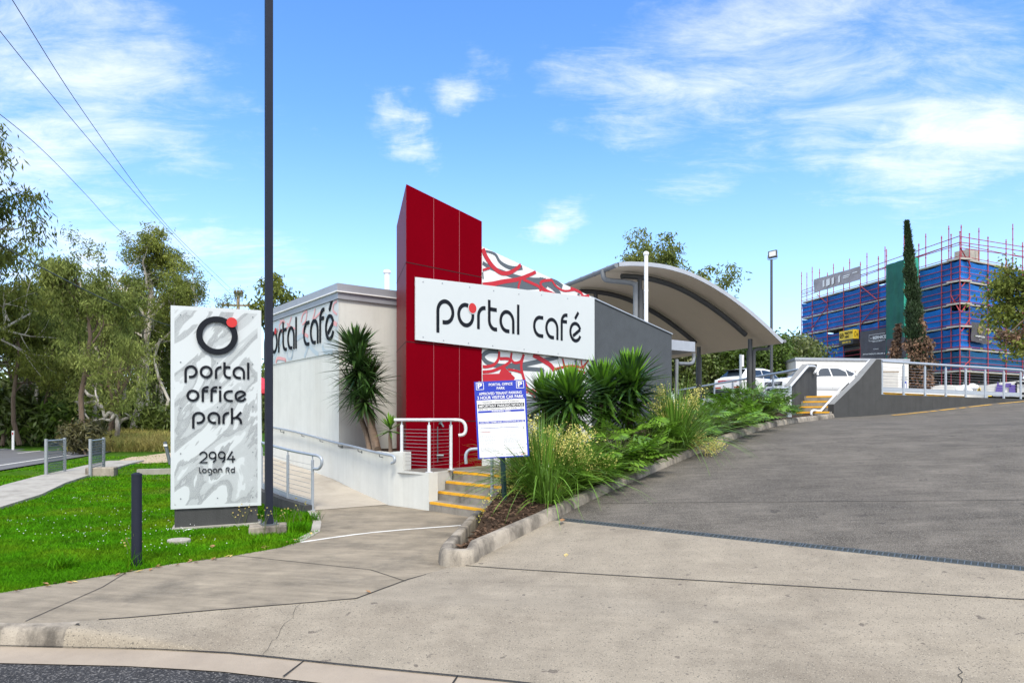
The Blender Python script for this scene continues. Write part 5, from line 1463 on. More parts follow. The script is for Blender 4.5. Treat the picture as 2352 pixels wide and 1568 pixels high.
for a_, b_, za_, zb2 in zip(pp, pp[1:], zbb_, zbb_[1:]):
    va, vb = Vector((*a_, za_ + .10)), Vector((*b_, zb2 + .10)); o_ = PW2.n * -.012
    m.prism([va, vb, vb + o_, va + o_], [va + Z1 * .14, vb + Z1 * .14, vb + o_ + Z1 * .14, va + o_ + Z1 * .14])
build('kick_rail', m, MAT['grey_rail'], bal2)
# railing along the walkway beside the parked cars
ys = [24.2, 26.2, 28.4, 31.0, 33.8, 37.0, 41.0]
pl_ = [(10.02, y) for y in ys]
rl = [WZ + .98 for y in ys]
balustrade('walkway_railing', 'grey cable railing along the walkway in front of the parked cars', pl_, [WZ] * 7, rl, [Vector((10.02, 23.6, WZ + .98))] + [Vector((*p, z)) for p, z in zip(pl_, rl)], n_c=8, pr=.042, rr=.045)
wr = thing('terrace_wall', 'pale concrete wall holding up the walkway behind the canopy posts', 'wall', (9.9, 30, .6))
build('wall', MB().slab([(9.8, 23.9), (9.95, 23.9), (9.95, 45), (9.8, 45)], .5, WZ - .004), MAT['old_concrete'], wr)
up_ = thing('parking_kerb_wall', 'low white wall along the edge of the car park beside the walkway', 'wall', (11.2, 27, 2.3))
m = MB(); m.slab([(11.12, 26.72), (11.32, 26.86), (11.32, 45), (11.12, 45)], 2.2, 2.78); m.slab([(11.12, 26.70), (21.9, 31.4), (21.82, 31.58), (11.34, 26.86)], 2.2, 2.74)
build('wall', m, MAT['wall_cream'], up_)
wp = thing('paper_notice', 'small white paper notice fixed low on the walkway railing', 'notice', at(1647, 925, 28.3))
m = MB(); c_ = at(1647, 927, 28.3); m.prism([c_ + Vector((-.12, .02, -.12)), c_ + Vector((.12, 0, -.16)), c_ + Vector((.12, .01, -.16)), c_ + Vector((-.12, .03, -.12))], [c_ + Vector((-.06, .02, .16)), c_ + Vector((.17, 0, .04)), c_ + Vector((.17, .01, .04)), c_ + Vector((-.06, .03, .16))]); build('sheet', m, MAT['paper'], wp)

# cafe sign post with letter box
cp_ = at(1812.5, 963, 19.4)
cpt_ = thing('sign_post', 'grey post with a vertical white cafe sign beside the steps', 'sign post', (cp_.x, cp_.y, 1.4))
m = MB(); zt_ = at(1812, 887, 19.4).z; m.box((cp_.x, cp_.y, (1.2 + zt_) / 2), (.115, .10, zt_ - 1.2)); build('post', m, MAT['grey_rail'], cpt_, bevel=.008)
zA, zB = at(1810, 907.7, 19.35).z, at(1810, 946, 19.35).z; xA, xB = at(1803.8, 0, 19.34).x, at(1816.6, 0, 19.34).x
m = MB(); m.slab([(xA, 19.335), (xB, 19.335), (xB, 19.348), (xA, 19.348)], zB, zA); pl2 = build('plate', m, MAT['white_paint'], cpt_, bevel=.004)
frc = lambda a_, b_, o=0: Vector((a_, 19.332 - o, b_)); m = MB(); xc = (xA + xB) / 2; hh = (zA - zB)
for i, ch in enumerate('CAFE'): text(m, ch, frc, xc, zB + hh * (.735 - .215 * i) - .03, .065, .075, .012)
a_ = frc(xc - .03, zA - .055); m.poly([a_, a_ + Vector((.06, 0, 0)), a_ + Vector((.06, 0, -.05)), a_ + Vector((0, 0, -.05))][::-1])
build('lettering', m, MAT['sign_black'], pl2)
lb = thing('letter_box', 'grey letter box with two dark slots on the sign post', 'letter box', at(1790, 898, 19.4))
z0_, z1b = at(0, 907, 19.4).z, at(0, 889, 19.4).z; x0_, x1_ = at(1774, 0, 19.4).x, cp_.x - .06
m = MB(); m.slab([(x0_, 19.3), (x1_, 19.3), (x1_, 19.6), (x0_, 19.6)], z0_, z1b); bx_ = build('box', m, MAT['grey_rail'], lb, bevel=.01)
m = MB()
for f_ in (.45, .72): m.slab([(x0_ + .02, 19.294), (x1_ - .02, 19.294), (x1_ - .02, 19.31), (x0_ + .02, 19.31)], z0_ + (z1b - z0_) * f_, z0_ + (z1b - z0_) * (f_ + .11))
build('slot', m, MAT['hole'], bx_)
# galvanised sign post by the walkway
gp_ = at(1702, 920, 30.0); sp2 = thing('sign_post', 'galvanised post with a narrow white sign seen edge-on before the hatchback', 'sign post', (10.1, gp_.y, 2.3))
gx_ = at(1701, 0, 30).x
m = MB(); m.box((gx_, 30, (2.2 + at(0, 814, 30).z) / 2), (.085, .085, at(0, 814, 30).z - 2.2)); build('post', m, MAT['galv'], sp2)
m = MB(); m.box((gx_ + .11, 30.05, at(0, 828, 30).z), (.10, .02, .52), R(-25)); build('plate', m, MAT['white_paint'], sp2)

# ================================================================== CARS
def car(name, label, stn, wheels, L):
    """stn: x, half width, sill z, belt z, belt half width, top z, top half width"""
    t_ = thing(name, label, 'car')
    def sec(x):
        for (a_, b_) in zip(stn, stn[1:]):
            if x <= b_[0]:
                f_ = 0 if b_[0] == a_[0] else (x - a_[0]) / (b_[0] - a_[0]); return [a_[i] + (b_[i] - a_[i]) * f_ for i in range(7)]
        return list(stn[-1])
    def half(x):
        _, w, zs0, zb0, wb, zt0, wt = sec(x)
        return [(0, zs0), (w * .86, zs0), (w * .97, zs0 + .10), (w, zs0 + .32), (wb + .02, zb0 - .10), (wb, zb0), (wt + .03, zt0 - .06), (wt - .05, zt0 - .005), (wt * .55, zt0 + .012), (0, zt0 + .018)]
    X_ = sorted(set([s_[0] for s_ in stn] + [stn[0][0] + L * i / 30 for i in range(31)]))
    rows_ = []
    for x in X_:
        h_ = half(x); ring_ = [(x, y, z) for y, z in h_] + [(x, -y, z) for y, z in h_[::-1]]
        rows_.append(ring_)
    mm = grid_mesh(rows_); mm.poly(rows_[0]); mm.poly(rows_[-1][::-1])
    body = build('body', mm, MAT['car_white'], t_, smooth=38)
    def S(x, c, side=1, off=.012):
        h_ = half(x); i = min(int(c), len(h_) - 2); f_ = c - i
        y = h_[i][0] + (h_[i + 1][0] - h_[i][0]) * f_; z = h_[i][1] + (h_[i + 1][1] - h_[i][1]) * f_
        dy, dz2 = h_[i + 1][0] - h_[i][0], h_[i + 1][1] - h_[i][1]; l2 = math.hypot(dy, dz2) or 1
        return Vector((x, side * (y + dz2 / l2 * off), z - dy / l2 * off))
    def patch(nm, mt, xs_, c0, c1, side, parent=body, off=.014):
        mm2 = MB(); rows2 = [[S(x, c0(x) if callable(c0) else c0, side, off), S(x, c1(x) if callable(c1) else c1, side, off)] for x in xs_]
        g2 = grid_mesh(rows2); return build(nm, g2, MAT[mt], parent)
    for k, (wx, r_) in enumerate(wheels):
        for side in (1, -1):
            w_ = sec(wx)[1]
            mm2 = MB(); mm2.tube([(wx, side * (w_ + .004), r_), (wx, side * (w_ + .018), r_)], r_ * 1.16, 24); build('wheel_arch', mm2, MAT['car_black'], body)
            mm2 = MB(); mm2.tube([(wx, side * (w_ - .16), r_), (wx, side * (w_ + .02), r_), (wx, side * (w_ + .035), r_)], [r_, r_, r_ * .9], 24); wh = build('tyre', mm2, MAT['rubber'], t_, smooth=40)
            mm2 = MB(); mm2.tube([(wx, side * (w_ + .03), r_), (wx, side * (w_ + .042), r_)], r_ * .66, 20)
            for j in range(5):
                a_ = j * 2 * math.pi / 5; mm2.tube([(wx, side * (w_ + .046), r_), (wx + math.cos(a_) * r_ * .6, side * (w_ + .046), r_ + math.sin(a_) * r_ * .6)], .03, 4)
            build('rim', mm2, MAT['rim'], wh)
    return t_, body, S, patch
def lin(a_, b_, n_=8): return [a_ + (b_ - a_) * i / n_ for i in range(n_ + 1)]
# white SUV: x = 0 rear, forward positive
suv, body, S, patch = car('parked_car', 'white crossover with sloping rear window parked behind the railing, tail towards us',
    [(0, .80, .42, .95, .78, 1.00, .60), (.04, .88, .40, 1.0, .86, 1.06, .70), (.22, .92, .36, 1.02, .88, 1.10, .74), (.75, .93, .30, 1.02, .89, 1.50, .60), (1.15, .93, .26, 1.01, .89, 1.59, .60), (2.1, .93, .26, .98, .89, 1.61, .62), (2.75, .93, .26, .96, .89, 1.54, .60),
     (3.35, .93, .28, .95, .89, 1.02, .74), (3.5, .92, .30, .94, .87, 1.0, .76), (4.15, .88, .36, .82, .80, .90, .64), (4.42, .66, .42, .70, .6, .76, .5)], [(.85, .35), (3.5, .35)], 4.42)
for side in (1, -1):
    patch('side_window', 'car_glass', lin(.80, 1.75), 5.12, 5.9, side); patch('side_window', 'car_glass', lin(1.83, 3.1), 5.12, lambda x: 5.9 if x < 2.75 else 5.9 - (x - 2.75) * .9, side)
    patch('tail_light', 'tail_red', lin(.02, .40), 4.1, 4.75, side); patch('side_mirror', 'car_white', [3.0, 3.2], 5.1, 5.3, side, off=.16)
    patch('roof_rail', 'car_black', lin(.95, 2.7), 6.95, 7.1, side, off=.03)
mm = MB(); xs2 = lin(.26, .74, 5)
for sd_ in (1, -1):
    g2 = grid_mesh([[S(x, 7.0, sd_, .015), S(x, 8.0, sd_, .015), S(x, 9, sd_, .015)] for x in xs2]); mm.add(g2.v, g2.f)
build('rear_window', mm, MAT['car_glass'], body)
mm = MB()
for sd_ in (1, -1):
    g2 = grid_mesh([[S(x, 7.0, sd_, .015), S(x, 8.0, sd_, .015), S(x, 9, sd_, .015)] for x in lin(2.82, 3.30, 4)]); mm.add(g2.v, g2.f)
build('windscreen', mm, MAT['car_glass'], body)
mm = MB(); mm.box((.0, 0, .90), (.03, 1.2, .10)); mm.box((-.005, 0, .93), (.035, .5, .03)); build('tail_bar', mm, MAT['tail_red'], body)
mm = MB(); mm.box((.10, 0, .40), (.3, 1.66, .22)); build('bumper_trim', mm, MAT['car_black'], body, bevel=.04)
mm = MB(); mm.box((.60, 0, 1.50), (.36, 1.12, .035)); build('spoiler', mm, MAT['car_black'], body, bevel=.01)
for y in (-.6, .6):
    mm = MB(); mm.box((-.055, y, .57), (.02, .42, .06)); build('reflector', mm, MAT['tail_red'], body)
phi = R(32); suv.rotation_euler = (0, 0, phi)
rr0 = at(1704, 0, 34.6); sr_ = Vector((rr0.x - math.sin(phi) * .93, 34.6 + math.cos(phi) * .93, 2.66)); suv.location = sr_
# white wagon: x = 0 front, backward positive; faces left
wag, body, S, patch = car('parked_car', 'white station wagon with roof rails parked facing left behind the steps',
    [(0, .62, .38, .60, .60, .66, .52), (.10, .80, .30, .66, .76, .76, .66), (.35, .86, .24, .76, .82, .86, .72), (1.2, .87, .24, .88, .84, .96, .74), (1.35, .87, .24, .90, .84, .98, .74), (2.05, .87, .24, .92, .84, 1.40, .56), (2.4, .87, .24, .93, .84, 1.45, .57), (3.5, .87, .24, .95, .84, 1.46, .57),
     (4.0, .87, .26, .96, .83, 1.42, .56), (4.42, .86, .32, .96, .82, 1.02, .7), (4.55, .82, .36, .90, .78, .95, .66), (4.65, .75, .40, .75, .7, .8, .6)], [(.85, .31), (3.5, .31)], 4.65)
for side in (1, -1):
    patch('side_window', 'car_glass', lin(1.72, 2.62), 5.08, lambda x: min(5.92, 5.2 + (x - 1.72) * 1.6), side); patch('side_window', 'car_glass', lin(2.70, 3.55), 5.08, lambda x: 5.92 if x < 3.2 else 5.92 - (x - 3.2) * 1.0, side); patch('side_window', 'car_glass', lin(3.62, 4.1), 5.1, lambda x: 5.85 - (x - 3.62) * .9, side)
    patch('side_mirror', 'car_white', [1.55, 1.78], 5.05, 5.42, side, off=.16); patch('roof_rail', 'car_black', lin(2.35, 3.9), 6.95, 7.15, side, off=.04)
    patch('door_handle', 'rim', [2.42, 2.58], 4.55, 4.7, side, off=.02); patch('headlight', 'lamp_clear', lin(.10, .42), 4.3, 5.3, side)
    for x in (2.66, 1.62): patch('door_seam', 'car_black', [x, x + .012], 2.2, 5.0, side, off=.006)
mm = MB()
for sd_ in (1, -1):
    g2 = grid_mesh([[S(x, 7.0, sd_, .015), S(x, 8.0, sd_, .015), S(x, 9, sd_, .015)] for x in lin(1.42, 2.02, 4)]); mm.add(g2.v, g2.f)
build('windscreen', mm, MAT['car_glass'], body)
mm = MB()
for sd_ in (1, -1):
    g2 = grid_mesh([[S(x, 7.0, sd_, .015), S(x, 8.0, sd_, .015), S(x, 9, sd_, .015)] for x in lin(4.04, 4.38, 4)]); mm.add(g2.v, g2.f)
build('rear_window', mm, MAT['car_glass'], body)
mm = MB(); mm.box((.045, 0, .64), (.06, .62, .12)); mm.box((.03, 0, .36), (.06, .9, .12)); build('grille', mm, MAT['car_black'], body, bevel=.01)
mm = MB(); mm.box((.01, 0, .645), (.02, .16, .06)); build('badge', mm, MAT['rim'], body, bevel=.008)
mm = MB(); mm.box((-.02, 0, .40), (.03, .38, .12)); npl = build('number_plate', mm, MAT['paper'], body)
mm = MB(); text(mm, '089 WM', lambda a_, b_, o=0: Vector((-.04 - o, -a_, b_)), 0, .37, .07, .33, .01); build('plate_lettering', mm, MAT['purple'], npl)
al = R(17); wag.rotation_euler = (0, 0, al); fx = at(1780, 0, 32.2); wag.location = (fx.x, 32.4, 2.66)
# dark car, mostly hidden by the charcoal wall
dk, body, S, patch = car('parked_car', 'dark grey car almost hidden beyond the end of the charcoal wall',
    [(0, .62, .38, .60, .60, .66, .52), (.10, .80, .30, .66, .76, .76, .66), (.35, .86, .24, .76, .82, .86, .72), (1.35, .87, .24, .90, .84, .98, .74), (2.05, .87, .24, .92, .84, 1.40, .56), (3.0, .87, .24, .95, .84, 1.42, .57), (3.9, .87, .32, .96, .82, 1.02, .7), (4.4, .75, .40, .75, .7, .8, .6)], [(.85, .31), (3.5, .31)], 4.4)
body.data.materials.clear(); body.data.materials.append(MAT['steel_blue'])
for side in (1, -1): patch('side_window', 'car_glass', lin(1.72, 3.2), 5.08, 5.9, side)
mm = MB()
for sd_ in (1, -1):
    g2 = grid_mesh([[S(x, 7.0, sd_, .015), S(x, 8.0, sd_, .015), S(x, 9, sd_, .015)] for x in lin(1.42, 2.02, 4)]); mm.add(g2.v, g2.f)
build('windscreen', mm, MAT['car_glass'], body)
dk.rotation_euler = (0, 0, R(70)); dk.location = (11.3 + 1.3, 46.5, 2.05)
# ================================================================== BUILDINGS BEHIND
gar = thing('garage_building', 'low white garage building with a roller door behind the parked wagon', 'garage', (20, 42, 2.6))
gA, gB = at(1828, 822, 42), at(2087, 824, 43.0); gC = at(1797.5, 830, 45.5)
gt = gA.z; m = MB()
dv = (gC.xy - gA.xy)
base = [(gA.x, gA.y), (gB.x, gB.y), (gB.x + dv.x * 2.2, gB.y + dv.y * 2.2), (gA.x + dv.x * 2.2, gA.y + dv.y * 2.2)]
m.slab(base, 2.4, gt - .12); gw_ = build('wall', m, MAT['wall_cream'], gar)
m = MB(); cx_, cy_ = sum(p[0] for p in base) / 4, sum(p[1] for p in base) / 4
m.slab([(cx_ + (x - cx_) * 1.02, cy_ + (y - cy_) * 1.02) for x, y in base], gt - .118, gt + .03); build('roof', m, MAT['fascia'], gar)
PG = Plane(gA, Vector((gB.x - gA.x, gB.y - gA.y, 0)))
def gq(mm, x0, y0, x1, y1, off):
    k0_, k1_ = PG.k(zb4(x0, 0)[0]), PG.k(zb4(x1, 0)[0]); z0q, z1q = PG.hit(zb4(x0, 0)[0], zb4(0, y0)[1]).z, PG.hit(zb4(x0, 0)[0], zb4(0, y1)[1]).z
    mm.poly([PG.pt(k0_, z1q, off), PG.pt(k1_, z1q, off), PG.pt(k1_, z0q, off), PG.pt(k0_, z0q, off)])
for x0, x1 in ((790, 960), (410, 560)):
    m = MB(); 
    for i in range(12): 
        y0 = 525 + i * 20; gq(m, x0, y0, x1, y0 + 16, .012 + .012 * (i % 2))
    build('roller_door', m, MAT['roller'], gar)
    m = MB(); gq(m, x0 - 8, 515, x1 + 8, 525, .03); build('door_head', m, MAT['wood'], gar)
m = MB(); gq(m, 1004, 628, 1052, 712, .02); sgn = build('blue_notice', m, MAT['sign_blue'], gar)
m = MB(); gq(m, 1012, 640, 1028, 690, .028); gq(m, 1034, 650, 1044, 700, .028); build('notice_print', m, MAT['white_paint'], sgn)
m = MB()
for i, (a_, b_) in enumerate(((994, 1062), (1004, 1052), (990, 1066), (1000, 1050))): gq(m, a_, 572 + i * 13, b_, 577 + i * 13, .02)
build('wall_print', m, MAT['print_grey'], gar)

# ---- floodlight post
fX = at(1772, 0, 35); fl = thing('floodlight_post', 'tall dark post with a tilted floodlight behind the canopy', 'lamp post', (fX.x, 35, 2.6))
zt_ = at(0, 596, 35).z; m = MB(); m.tube([(fX.x, 35, 2.0), (fX.x, 35, zt_)], [.075, .06], 12); build('pole', m, MAT['char_steel'], fl, smooth=40)
c_ = at(1775, 584, 35); m = MB()
ux, uz, uy = Vector((.42, -.30, .05)).normalized(), Vector((.32, .05, .95)).normalized(), None
uy = ux.cross(uz).normalized(); uz = uy.cross(ux).normalized() * -1 if uy.cross(ux).z < 0 else uy.cross(ux).normalized()
def ob(mm, c, hx, hy, hz2): mm.prism([c + ux * sx2 * hx + uy * sy2 * hy - uz * hz2 for sx2, sy2 in ((-1, -1), (1, -1), (1, 1), (-1, 1))], [c + ux * sx2 * hx + uy * sy2 * hy + uz * hz2 for sx2, sy2 in ((-1, -1), (1, -1), (1, 1), (-1, 1))])
ob(m, c_, .22, .06, .19); hd = build('lamp_head', m, MAT['char_steel'], fl, bevel=.01)
m = MB(); s_ = 1 if uy.y < 0 else -1; ob(m, c_ + uy * .065 * s_, .16, .004, .13); build('lens', m, MAT['lamp_clear'], hd)
m = MB(); m.tube(smoothline([c_ - ux * .24, c_ - ux * .24 - Z1 * .22, Vector((fX.x, 35, zt_)), c_ + ux * .2 - Z1 * .25, c_ + ux * .22], 3), .018, 6); build('bracket', m, MAT['galv'], fl)

# ---- scaffolded apartment block
def zk(x, y): return (1821.4 + .2905 * x, 496.7 + .2905 * y)
SCo = Vector((39.4, 60.0, 0)); SL = Vector((35.3, 83.0, 0)); SR_ = Vector((57.5, 69.7, 0))
PLf = Plane(SCo, SL - SCo); PRt = Plane(SCo, SR_ - SCo)
dL = (SL - SCo).normalized(); dR = (SR_ - SCo).normalized(); LL = (SL - SCo).length; LR = (SR_ - SCo).length
nL = Vector((-dL.y, dL.x, 0)); nL = nL if nL.x < 0 else -nL          # outwards
nR = Vector((dR.y, -dR.x, 0)); nR = nR if nR.y < 0 else -nR
LEV = [15.8, 13.85, 11.85, 9.85, 7.85, 5.9]
apt = thing('apartment_block', 'unfinished concrete apartment block wrapped in scaffolding at right', 'building', (45, 72, 3))
m = MB(); inn = 1.7
cc = SCo - nL * inn - nR * inn; la = SL - nL * inn - dL * .4; ra = SR_ - nR * inn
far = ra + dL * LL
base_ = [(cc.x, cc.y), (ra.x, ra.y), (far.x, far.y), (la.x, la.y)]
m.slab([(cc.x + 1, cc.y + 2), (ra.x, ra.y + 2), (far.x, far.y), (la.x + 2, la.y)], 2, 15.2); build('core', m, MAT['slab_dark'], apt)
for z in (15.6, 12.6, 9.6, 6.6): 
    m = MB(); m.slab(base_, z - .3, z); build('floor_slab', m, MAT['plank'], apt)
m = MB(); q_ = at(2221, 590, 64.5); m.box((q_.x, q_.y, 16.6), (1.5, 1.4, 1.7), .4); build('lift_overrun', m, MAT['plank'], apt)
sca = thing('scaffolding', 'red tube scaffolding with blue mesh around the apartment block', 'scaffolding', (39.4, 60, 3.5))
# standards
def std(P, k, n, o, z0, z1, mm=None):
    b_ = P.p0 + P.d * k + n * o; mm = MB(); mm.tube([(b_.x, b_.y, z0), (b_.x, b_.y, z1)], .043, 6)
    z = 5.0
    while z < z1: mm.tube([(b_.x, b_.y, z), (b_.x, b_.y, z + .09)], .066, 6); z += 1.0
    build('standard', mm, MAT['scaf_red'], sca)
xl = [(68, 440), (110, 445), (152, 400), (210, 415), (272, 445), (320, 375), (400, 400), (448, 335), (533, 360), (585, 290), (675, 315), (728, 240), (740, 260), (878, 150), (995, 215), (1050, 137), (1175, 155), (1232, 75), (1250, 140), (1320, 125)]
kL_ = []
for i, (x, yt) in enumerate(xl):
    pxx = zk(x, 0)[0]; inner_ = x in (110, 210, 320, 448, 585, 728, 878, 1050, 1232)
    Pl = Plane(SCo - nL * 1.2, dL) if inner_ else PLf
    k = Pl.k(pxx); zt_ = Pl.hit(pxx, zk(0, yt)[1]).z
    std(Pl, k, nL, 0, 3.0 if not inner_ else 14.5, zt_)
    if not inner_: kL_.append(k)
xr = [(1330, 68), (1395, 138), (1470, 92), (1542, 160), (1685, 182), (1738, 60), (1815, 205), (1900, 120), (1985, 225)]
kR_ = [0]
for x, yt in xr:
    pxx = zk(x, 0)[0]; inner_ = x in (1330, 1470, 1738, 1900); Pl = Plane(SCo - nR * 1.2, dR) if inner_ else PRt
    k = Pl.k(pxx); std(Pl, k, nR, 0, 3.0 if not inner_ else 14.5, Pl.hit(pxx, zk(0, yt)[1]).z)
    if not inner_: kR_.append(k)
kR_.append(LR)
# ledgers, boards, mesh per lift and face
rs = random.Random(3)
for fi, (P, d, n, L_) in enumerate(((PLf, dL, nL, LL), (PRt, dR, nR, LR))):
    o0 = P.p0
    for li, z in enumerate(LEV):
        mm = MB()
        for dz2 in ((.0, .55, 1.05) if li > 0 else (0, 1.0, 1.55)):
            if li == 0 and dz2 > 1.2: continue
            a_, b_ = o0 + n * .03 + Z1 * (z + dz2 + .12), o0 + d * L_ + n * .03 + Z1 * (z + dz2 + .12); mm.tube([a_, b_], .032, 5)
        build('ledger', mm, MAT['scaf_red'], sca)
        mm = MB(); a_, b_ = o0 - n * .02 + Z1 * z, o0 + d * L_ - n * .02 + Z1 * z
        mm.prism([a_ - Z1 * .15, b_ - Z1 * .15, b_ - n * 1.15 - Z1 * .15, a_ - n * 1.15 - Z1 * .15], [a_, b_, b_ - n * 1.15, a_ - n * 1.15]); pf = build('platform', mm, MAT['plank'], sca)
        mm = MB(); k = .5
        while k < L_: 
            q_ = o0 + d * k + n * .0; mm.prism([q_ - Z1 * .13, q_ + d * .05 - Z1 * .13, q_ + d * .05 + n * .004 - Z1 * .13, q_ + n * .004 - Z1 * .13], [q_ - Z1 * .04, q_ + d * .05 - Z1 * .04, q_ + d * .05 + n * .004 - Z1 * .04, q_ + n * .004 - Z1 * .04]); k += .8
        build('board_ends', mm, MAT['slab_dark'], pf)
    ks_ = sorted(kL_ if fi == 0 else kR_)
    for li, z in enumerate(LEV[:-1] + [5.9] if False else LEV[:-1]):
        zl_ = LEV[li + 1]
        for ka_, kb_ in zip(ks_, ks_[1:]):
            mm = MB()
            if kb_ - ka_ < .25: continue
            px_mid = (CX + F * (o0 + d * (ka_ + kb_) / 2).x / (o0 + d * (ka_ + kb_) / 2).y)
            xm = (px_mid - 1821.4) / .2905
            if fi == 0 and 735 < xm < 870: continue
            if fi == 0 and 400 < xm < 530 and li in (3, 4): continue
            top = z - .17 - rs.random() * .05 - (rs.random() * .5 if rs.random() < .10 else 0); bot = zl_ + .02
            nx_ = max(3, int((kb_ - ka_) / .6)); 
            rows_ = []
            for j in range(6):
                f_ = j / 5; rr2 = []
                for i in range(nx_ + 1):
                    g_ = i / nx_; sag = .12 * math.sin(g_ * math.pi) * (1 if j == 5 else 0)
                    rr2.append(o0 + d * (ka_ + (kb_ - ka_) * g_) - n * (.03 + .05 * rs.random() + .07 * math.sin(math.pi * f_)) + Z1 * (bot + (top - bot) * f_ - sag))
                rows_.append(rr2)
            g2 = grid_mesh(rows_); mm.add(g2.v, g2.f)
            build('mesh_sheet', mm, MAT['net_blue' if li < 4 else 'net_teal'], sca, smooth=80)
    # diagonal braces
    mm = MB()
    brs = [(195, 620, 270, 685), (530, 545, 665, 655), (530, 870, 665, 700), (150, 890, 270, 715), (1250, 700, 1320, 625), (1250, 620, 1320, 745)] if fi == 0 else [(1325, 560, 1400, 470), (1325, 760, 1400, 640), (1325, 910, 1400, 800), (1320, 250, 1400, 400), (1330, 1200, 1400, 1130)]
    for x0, y0, x1, y1 in brs: mm = MB(); mm.tube([P.hit(*zk(x0, y0), .06), P.hit(*zk(x1, y1), .06)], .045, 5); build('brace', mm, MAT['scaf_red'], sca)
    # upper guard rails
    for yA, yB in (((590, 250), (640, 300)) if fi == 0 else ((160, 270), (250, 340))):
        xa, xb = (68, 1320) if fi == 0 else (1320, 1985)
        if fi == 0: yA, yB = yA, yB - 95
        mm = MB(); mm.tube([P.hit(*zk(xa, yA)), P.hit(*zk(xb, yB))], .038, 5); build('guard_rail', mm, MAT['scaf_red'], sca)
    mm = MB(); mm.tube([P.hit(*zk(68, 620)), P.hit(*zk(1320, 205))] if fi == 0 else [P.hit(*zk(1320, 205)), P.hit(*zk(1985, 300))], .038, 5)
    build('guard_rail', mm, MAT['scaf_red'], sca)
# green mesh stair tower; its end face is painted brighter, as if lit
gt_ = thing('mesh_stair_tower', 'green mesh wrapped stair tower on the face of the scaffolding', 'stair tower', (37, 70, 3))
for x0, x1, yt, mt_ in ((736, 872, 365, 'net_green'), (872, 995, 325, 'net_green_lit')):
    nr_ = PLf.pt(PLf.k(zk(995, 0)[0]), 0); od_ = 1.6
    if mt_ == 'net_green_lit':
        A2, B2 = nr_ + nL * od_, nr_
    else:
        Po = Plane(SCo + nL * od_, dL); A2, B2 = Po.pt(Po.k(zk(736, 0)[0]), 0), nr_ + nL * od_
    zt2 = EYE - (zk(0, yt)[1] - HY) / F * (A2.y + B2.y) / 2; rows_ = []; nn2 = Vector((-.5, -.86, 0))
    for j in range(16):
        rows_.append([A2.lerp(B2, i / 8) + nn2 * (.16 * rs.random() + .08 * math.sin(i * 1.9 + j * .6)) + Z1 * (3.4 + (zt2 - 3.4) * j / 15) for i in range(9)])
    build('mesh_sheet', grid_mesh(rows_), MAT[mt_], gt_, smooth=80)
# banners
def banner(name, label, P, n, corners, o, mt_, cat='banner', group=None):
    Po = Plane(P.p0 + n * o, P.d); pts = [Po.hit(*zk(*c)) for c in corners]; t_ = thing(name, label, cat, pts[3], group)
    tl, tr2, br2, bl2 = pts; rows_ = []
    for j in range(7):
        v = j / 6; rows_.append([(tl * (1 - i / 9) + tr2 * (i / 9)) * (1 - v) + (bl2 * (1 - i / 9) + br2 * (i / 9)) * v + n * .05 * math.sin(i * 1.7 + j) for i in range(10)])
    cl_ = build('cloth', grid_mesh(rows_), MAT[mt_], t_, smooth=80)
    qf2 = lambda u, v, off=0: (tl * (1 - u) + tr2 * u) * (v) + (bl2 * (1 - u) + br2 * u) * (1 - v) + n * (.09 + off)
    return t_, cl_, qf2
t_, cl_, q2 = banner('banner', 'large dark banner advertising the bernice apartments on the scaffolding', PLf, nL, ((532, 912), (736, 880), (736, 1118), (532, 1125)), 1.2, 'banner_dark')
m = MB(); text(m, 'BERNICE', q2, .78, .66, .10, .50, .02); text(m, 'THE', q2, .46, .68, .035, .06, .015); text(m, 'APARTMENTS FROM $', q2, .56, .13, .045, .86, .015); text(m, 'URBAN APARTMENTS', q2, .70, .56, .025, .38, .01); text(m, 'TO MOVE', q2, .65, .30, .03, .2, .01)
for u0, v0, u1, v1 in ((.38, .60, .99, .61), (.38, .82, .99, .83), (.38, .60, .386, .83)): m.poly([q2(u0, v0), q2(u1, v0), q2(u1, v1), q2(u0, v1)])
build('lettering', m, MAT['white_paint'], cl_)
t_, cl_, q2 = banner('banner', 'dark hartley banner half hidden by the dead shrub', PLf, nL, ((742, 972), (900, 950), (900, 1120), (742, 1122)), 2.2, 'banner_dark')
m = MB(); text(m, 'HARTLEY', q2, .42, .26, .085, .62, .02); build('lettering', m, MAT['white_paint'], cl_)
t_, cl_, q2 = banner('banner', 'dark hartley banner with gold emblem on the right face of the scaffolding', PRt, nR, ((1408, 835), (1528, 848), (1535, 1012), (1412, 985)), .25, 'banner_dark')
m = MB(); text(m, 'HARTLEY', q2, .50, .27, .075, .62, .02); text(m, 'GROUP', q2, .5, .14, .02, .2); build('lettering', m, MAT['white_paint'], cl_)
m = MB()
for i, (a_, b_) in enumerate(((.52, .72), (.46, .82), (.44, .86), (.46, .82), (.52, .72))): u_ = .36 + i * .065; m.poly([q2(u_, a_), q2(u_ + .035, a_), q2(u_ + .035, b_), q2(u_, b_)])
build('emblem', m, MAT['gold'], cl_)
t_, cl_, q2 = banner('banner', 'pale grey faded banner high on the left end of the scaffolding', PLf, nL, ((165, 500), (535, 393), (535, 500), (165, 605)), .2, 'banner_pale')
m = MB()
for u0, u1 in ((.22, .26), (.30, .38), (.42, .47), (.56, .60)): m.poly([q2(u0, .2), q2(u1, .25), q2(u1, .75), q2(u0, .7)])
for u0, u1, v0 in ((.66, .80, .55), (.66, .78, .42), (.85, .95, .6)): m.poly([q2(u0, v0), q2(u1, v0), q2(u1, v0 + .07), q2(u0, v0 + .07)])
build('lettering', m, MAT['paper'], cl_)
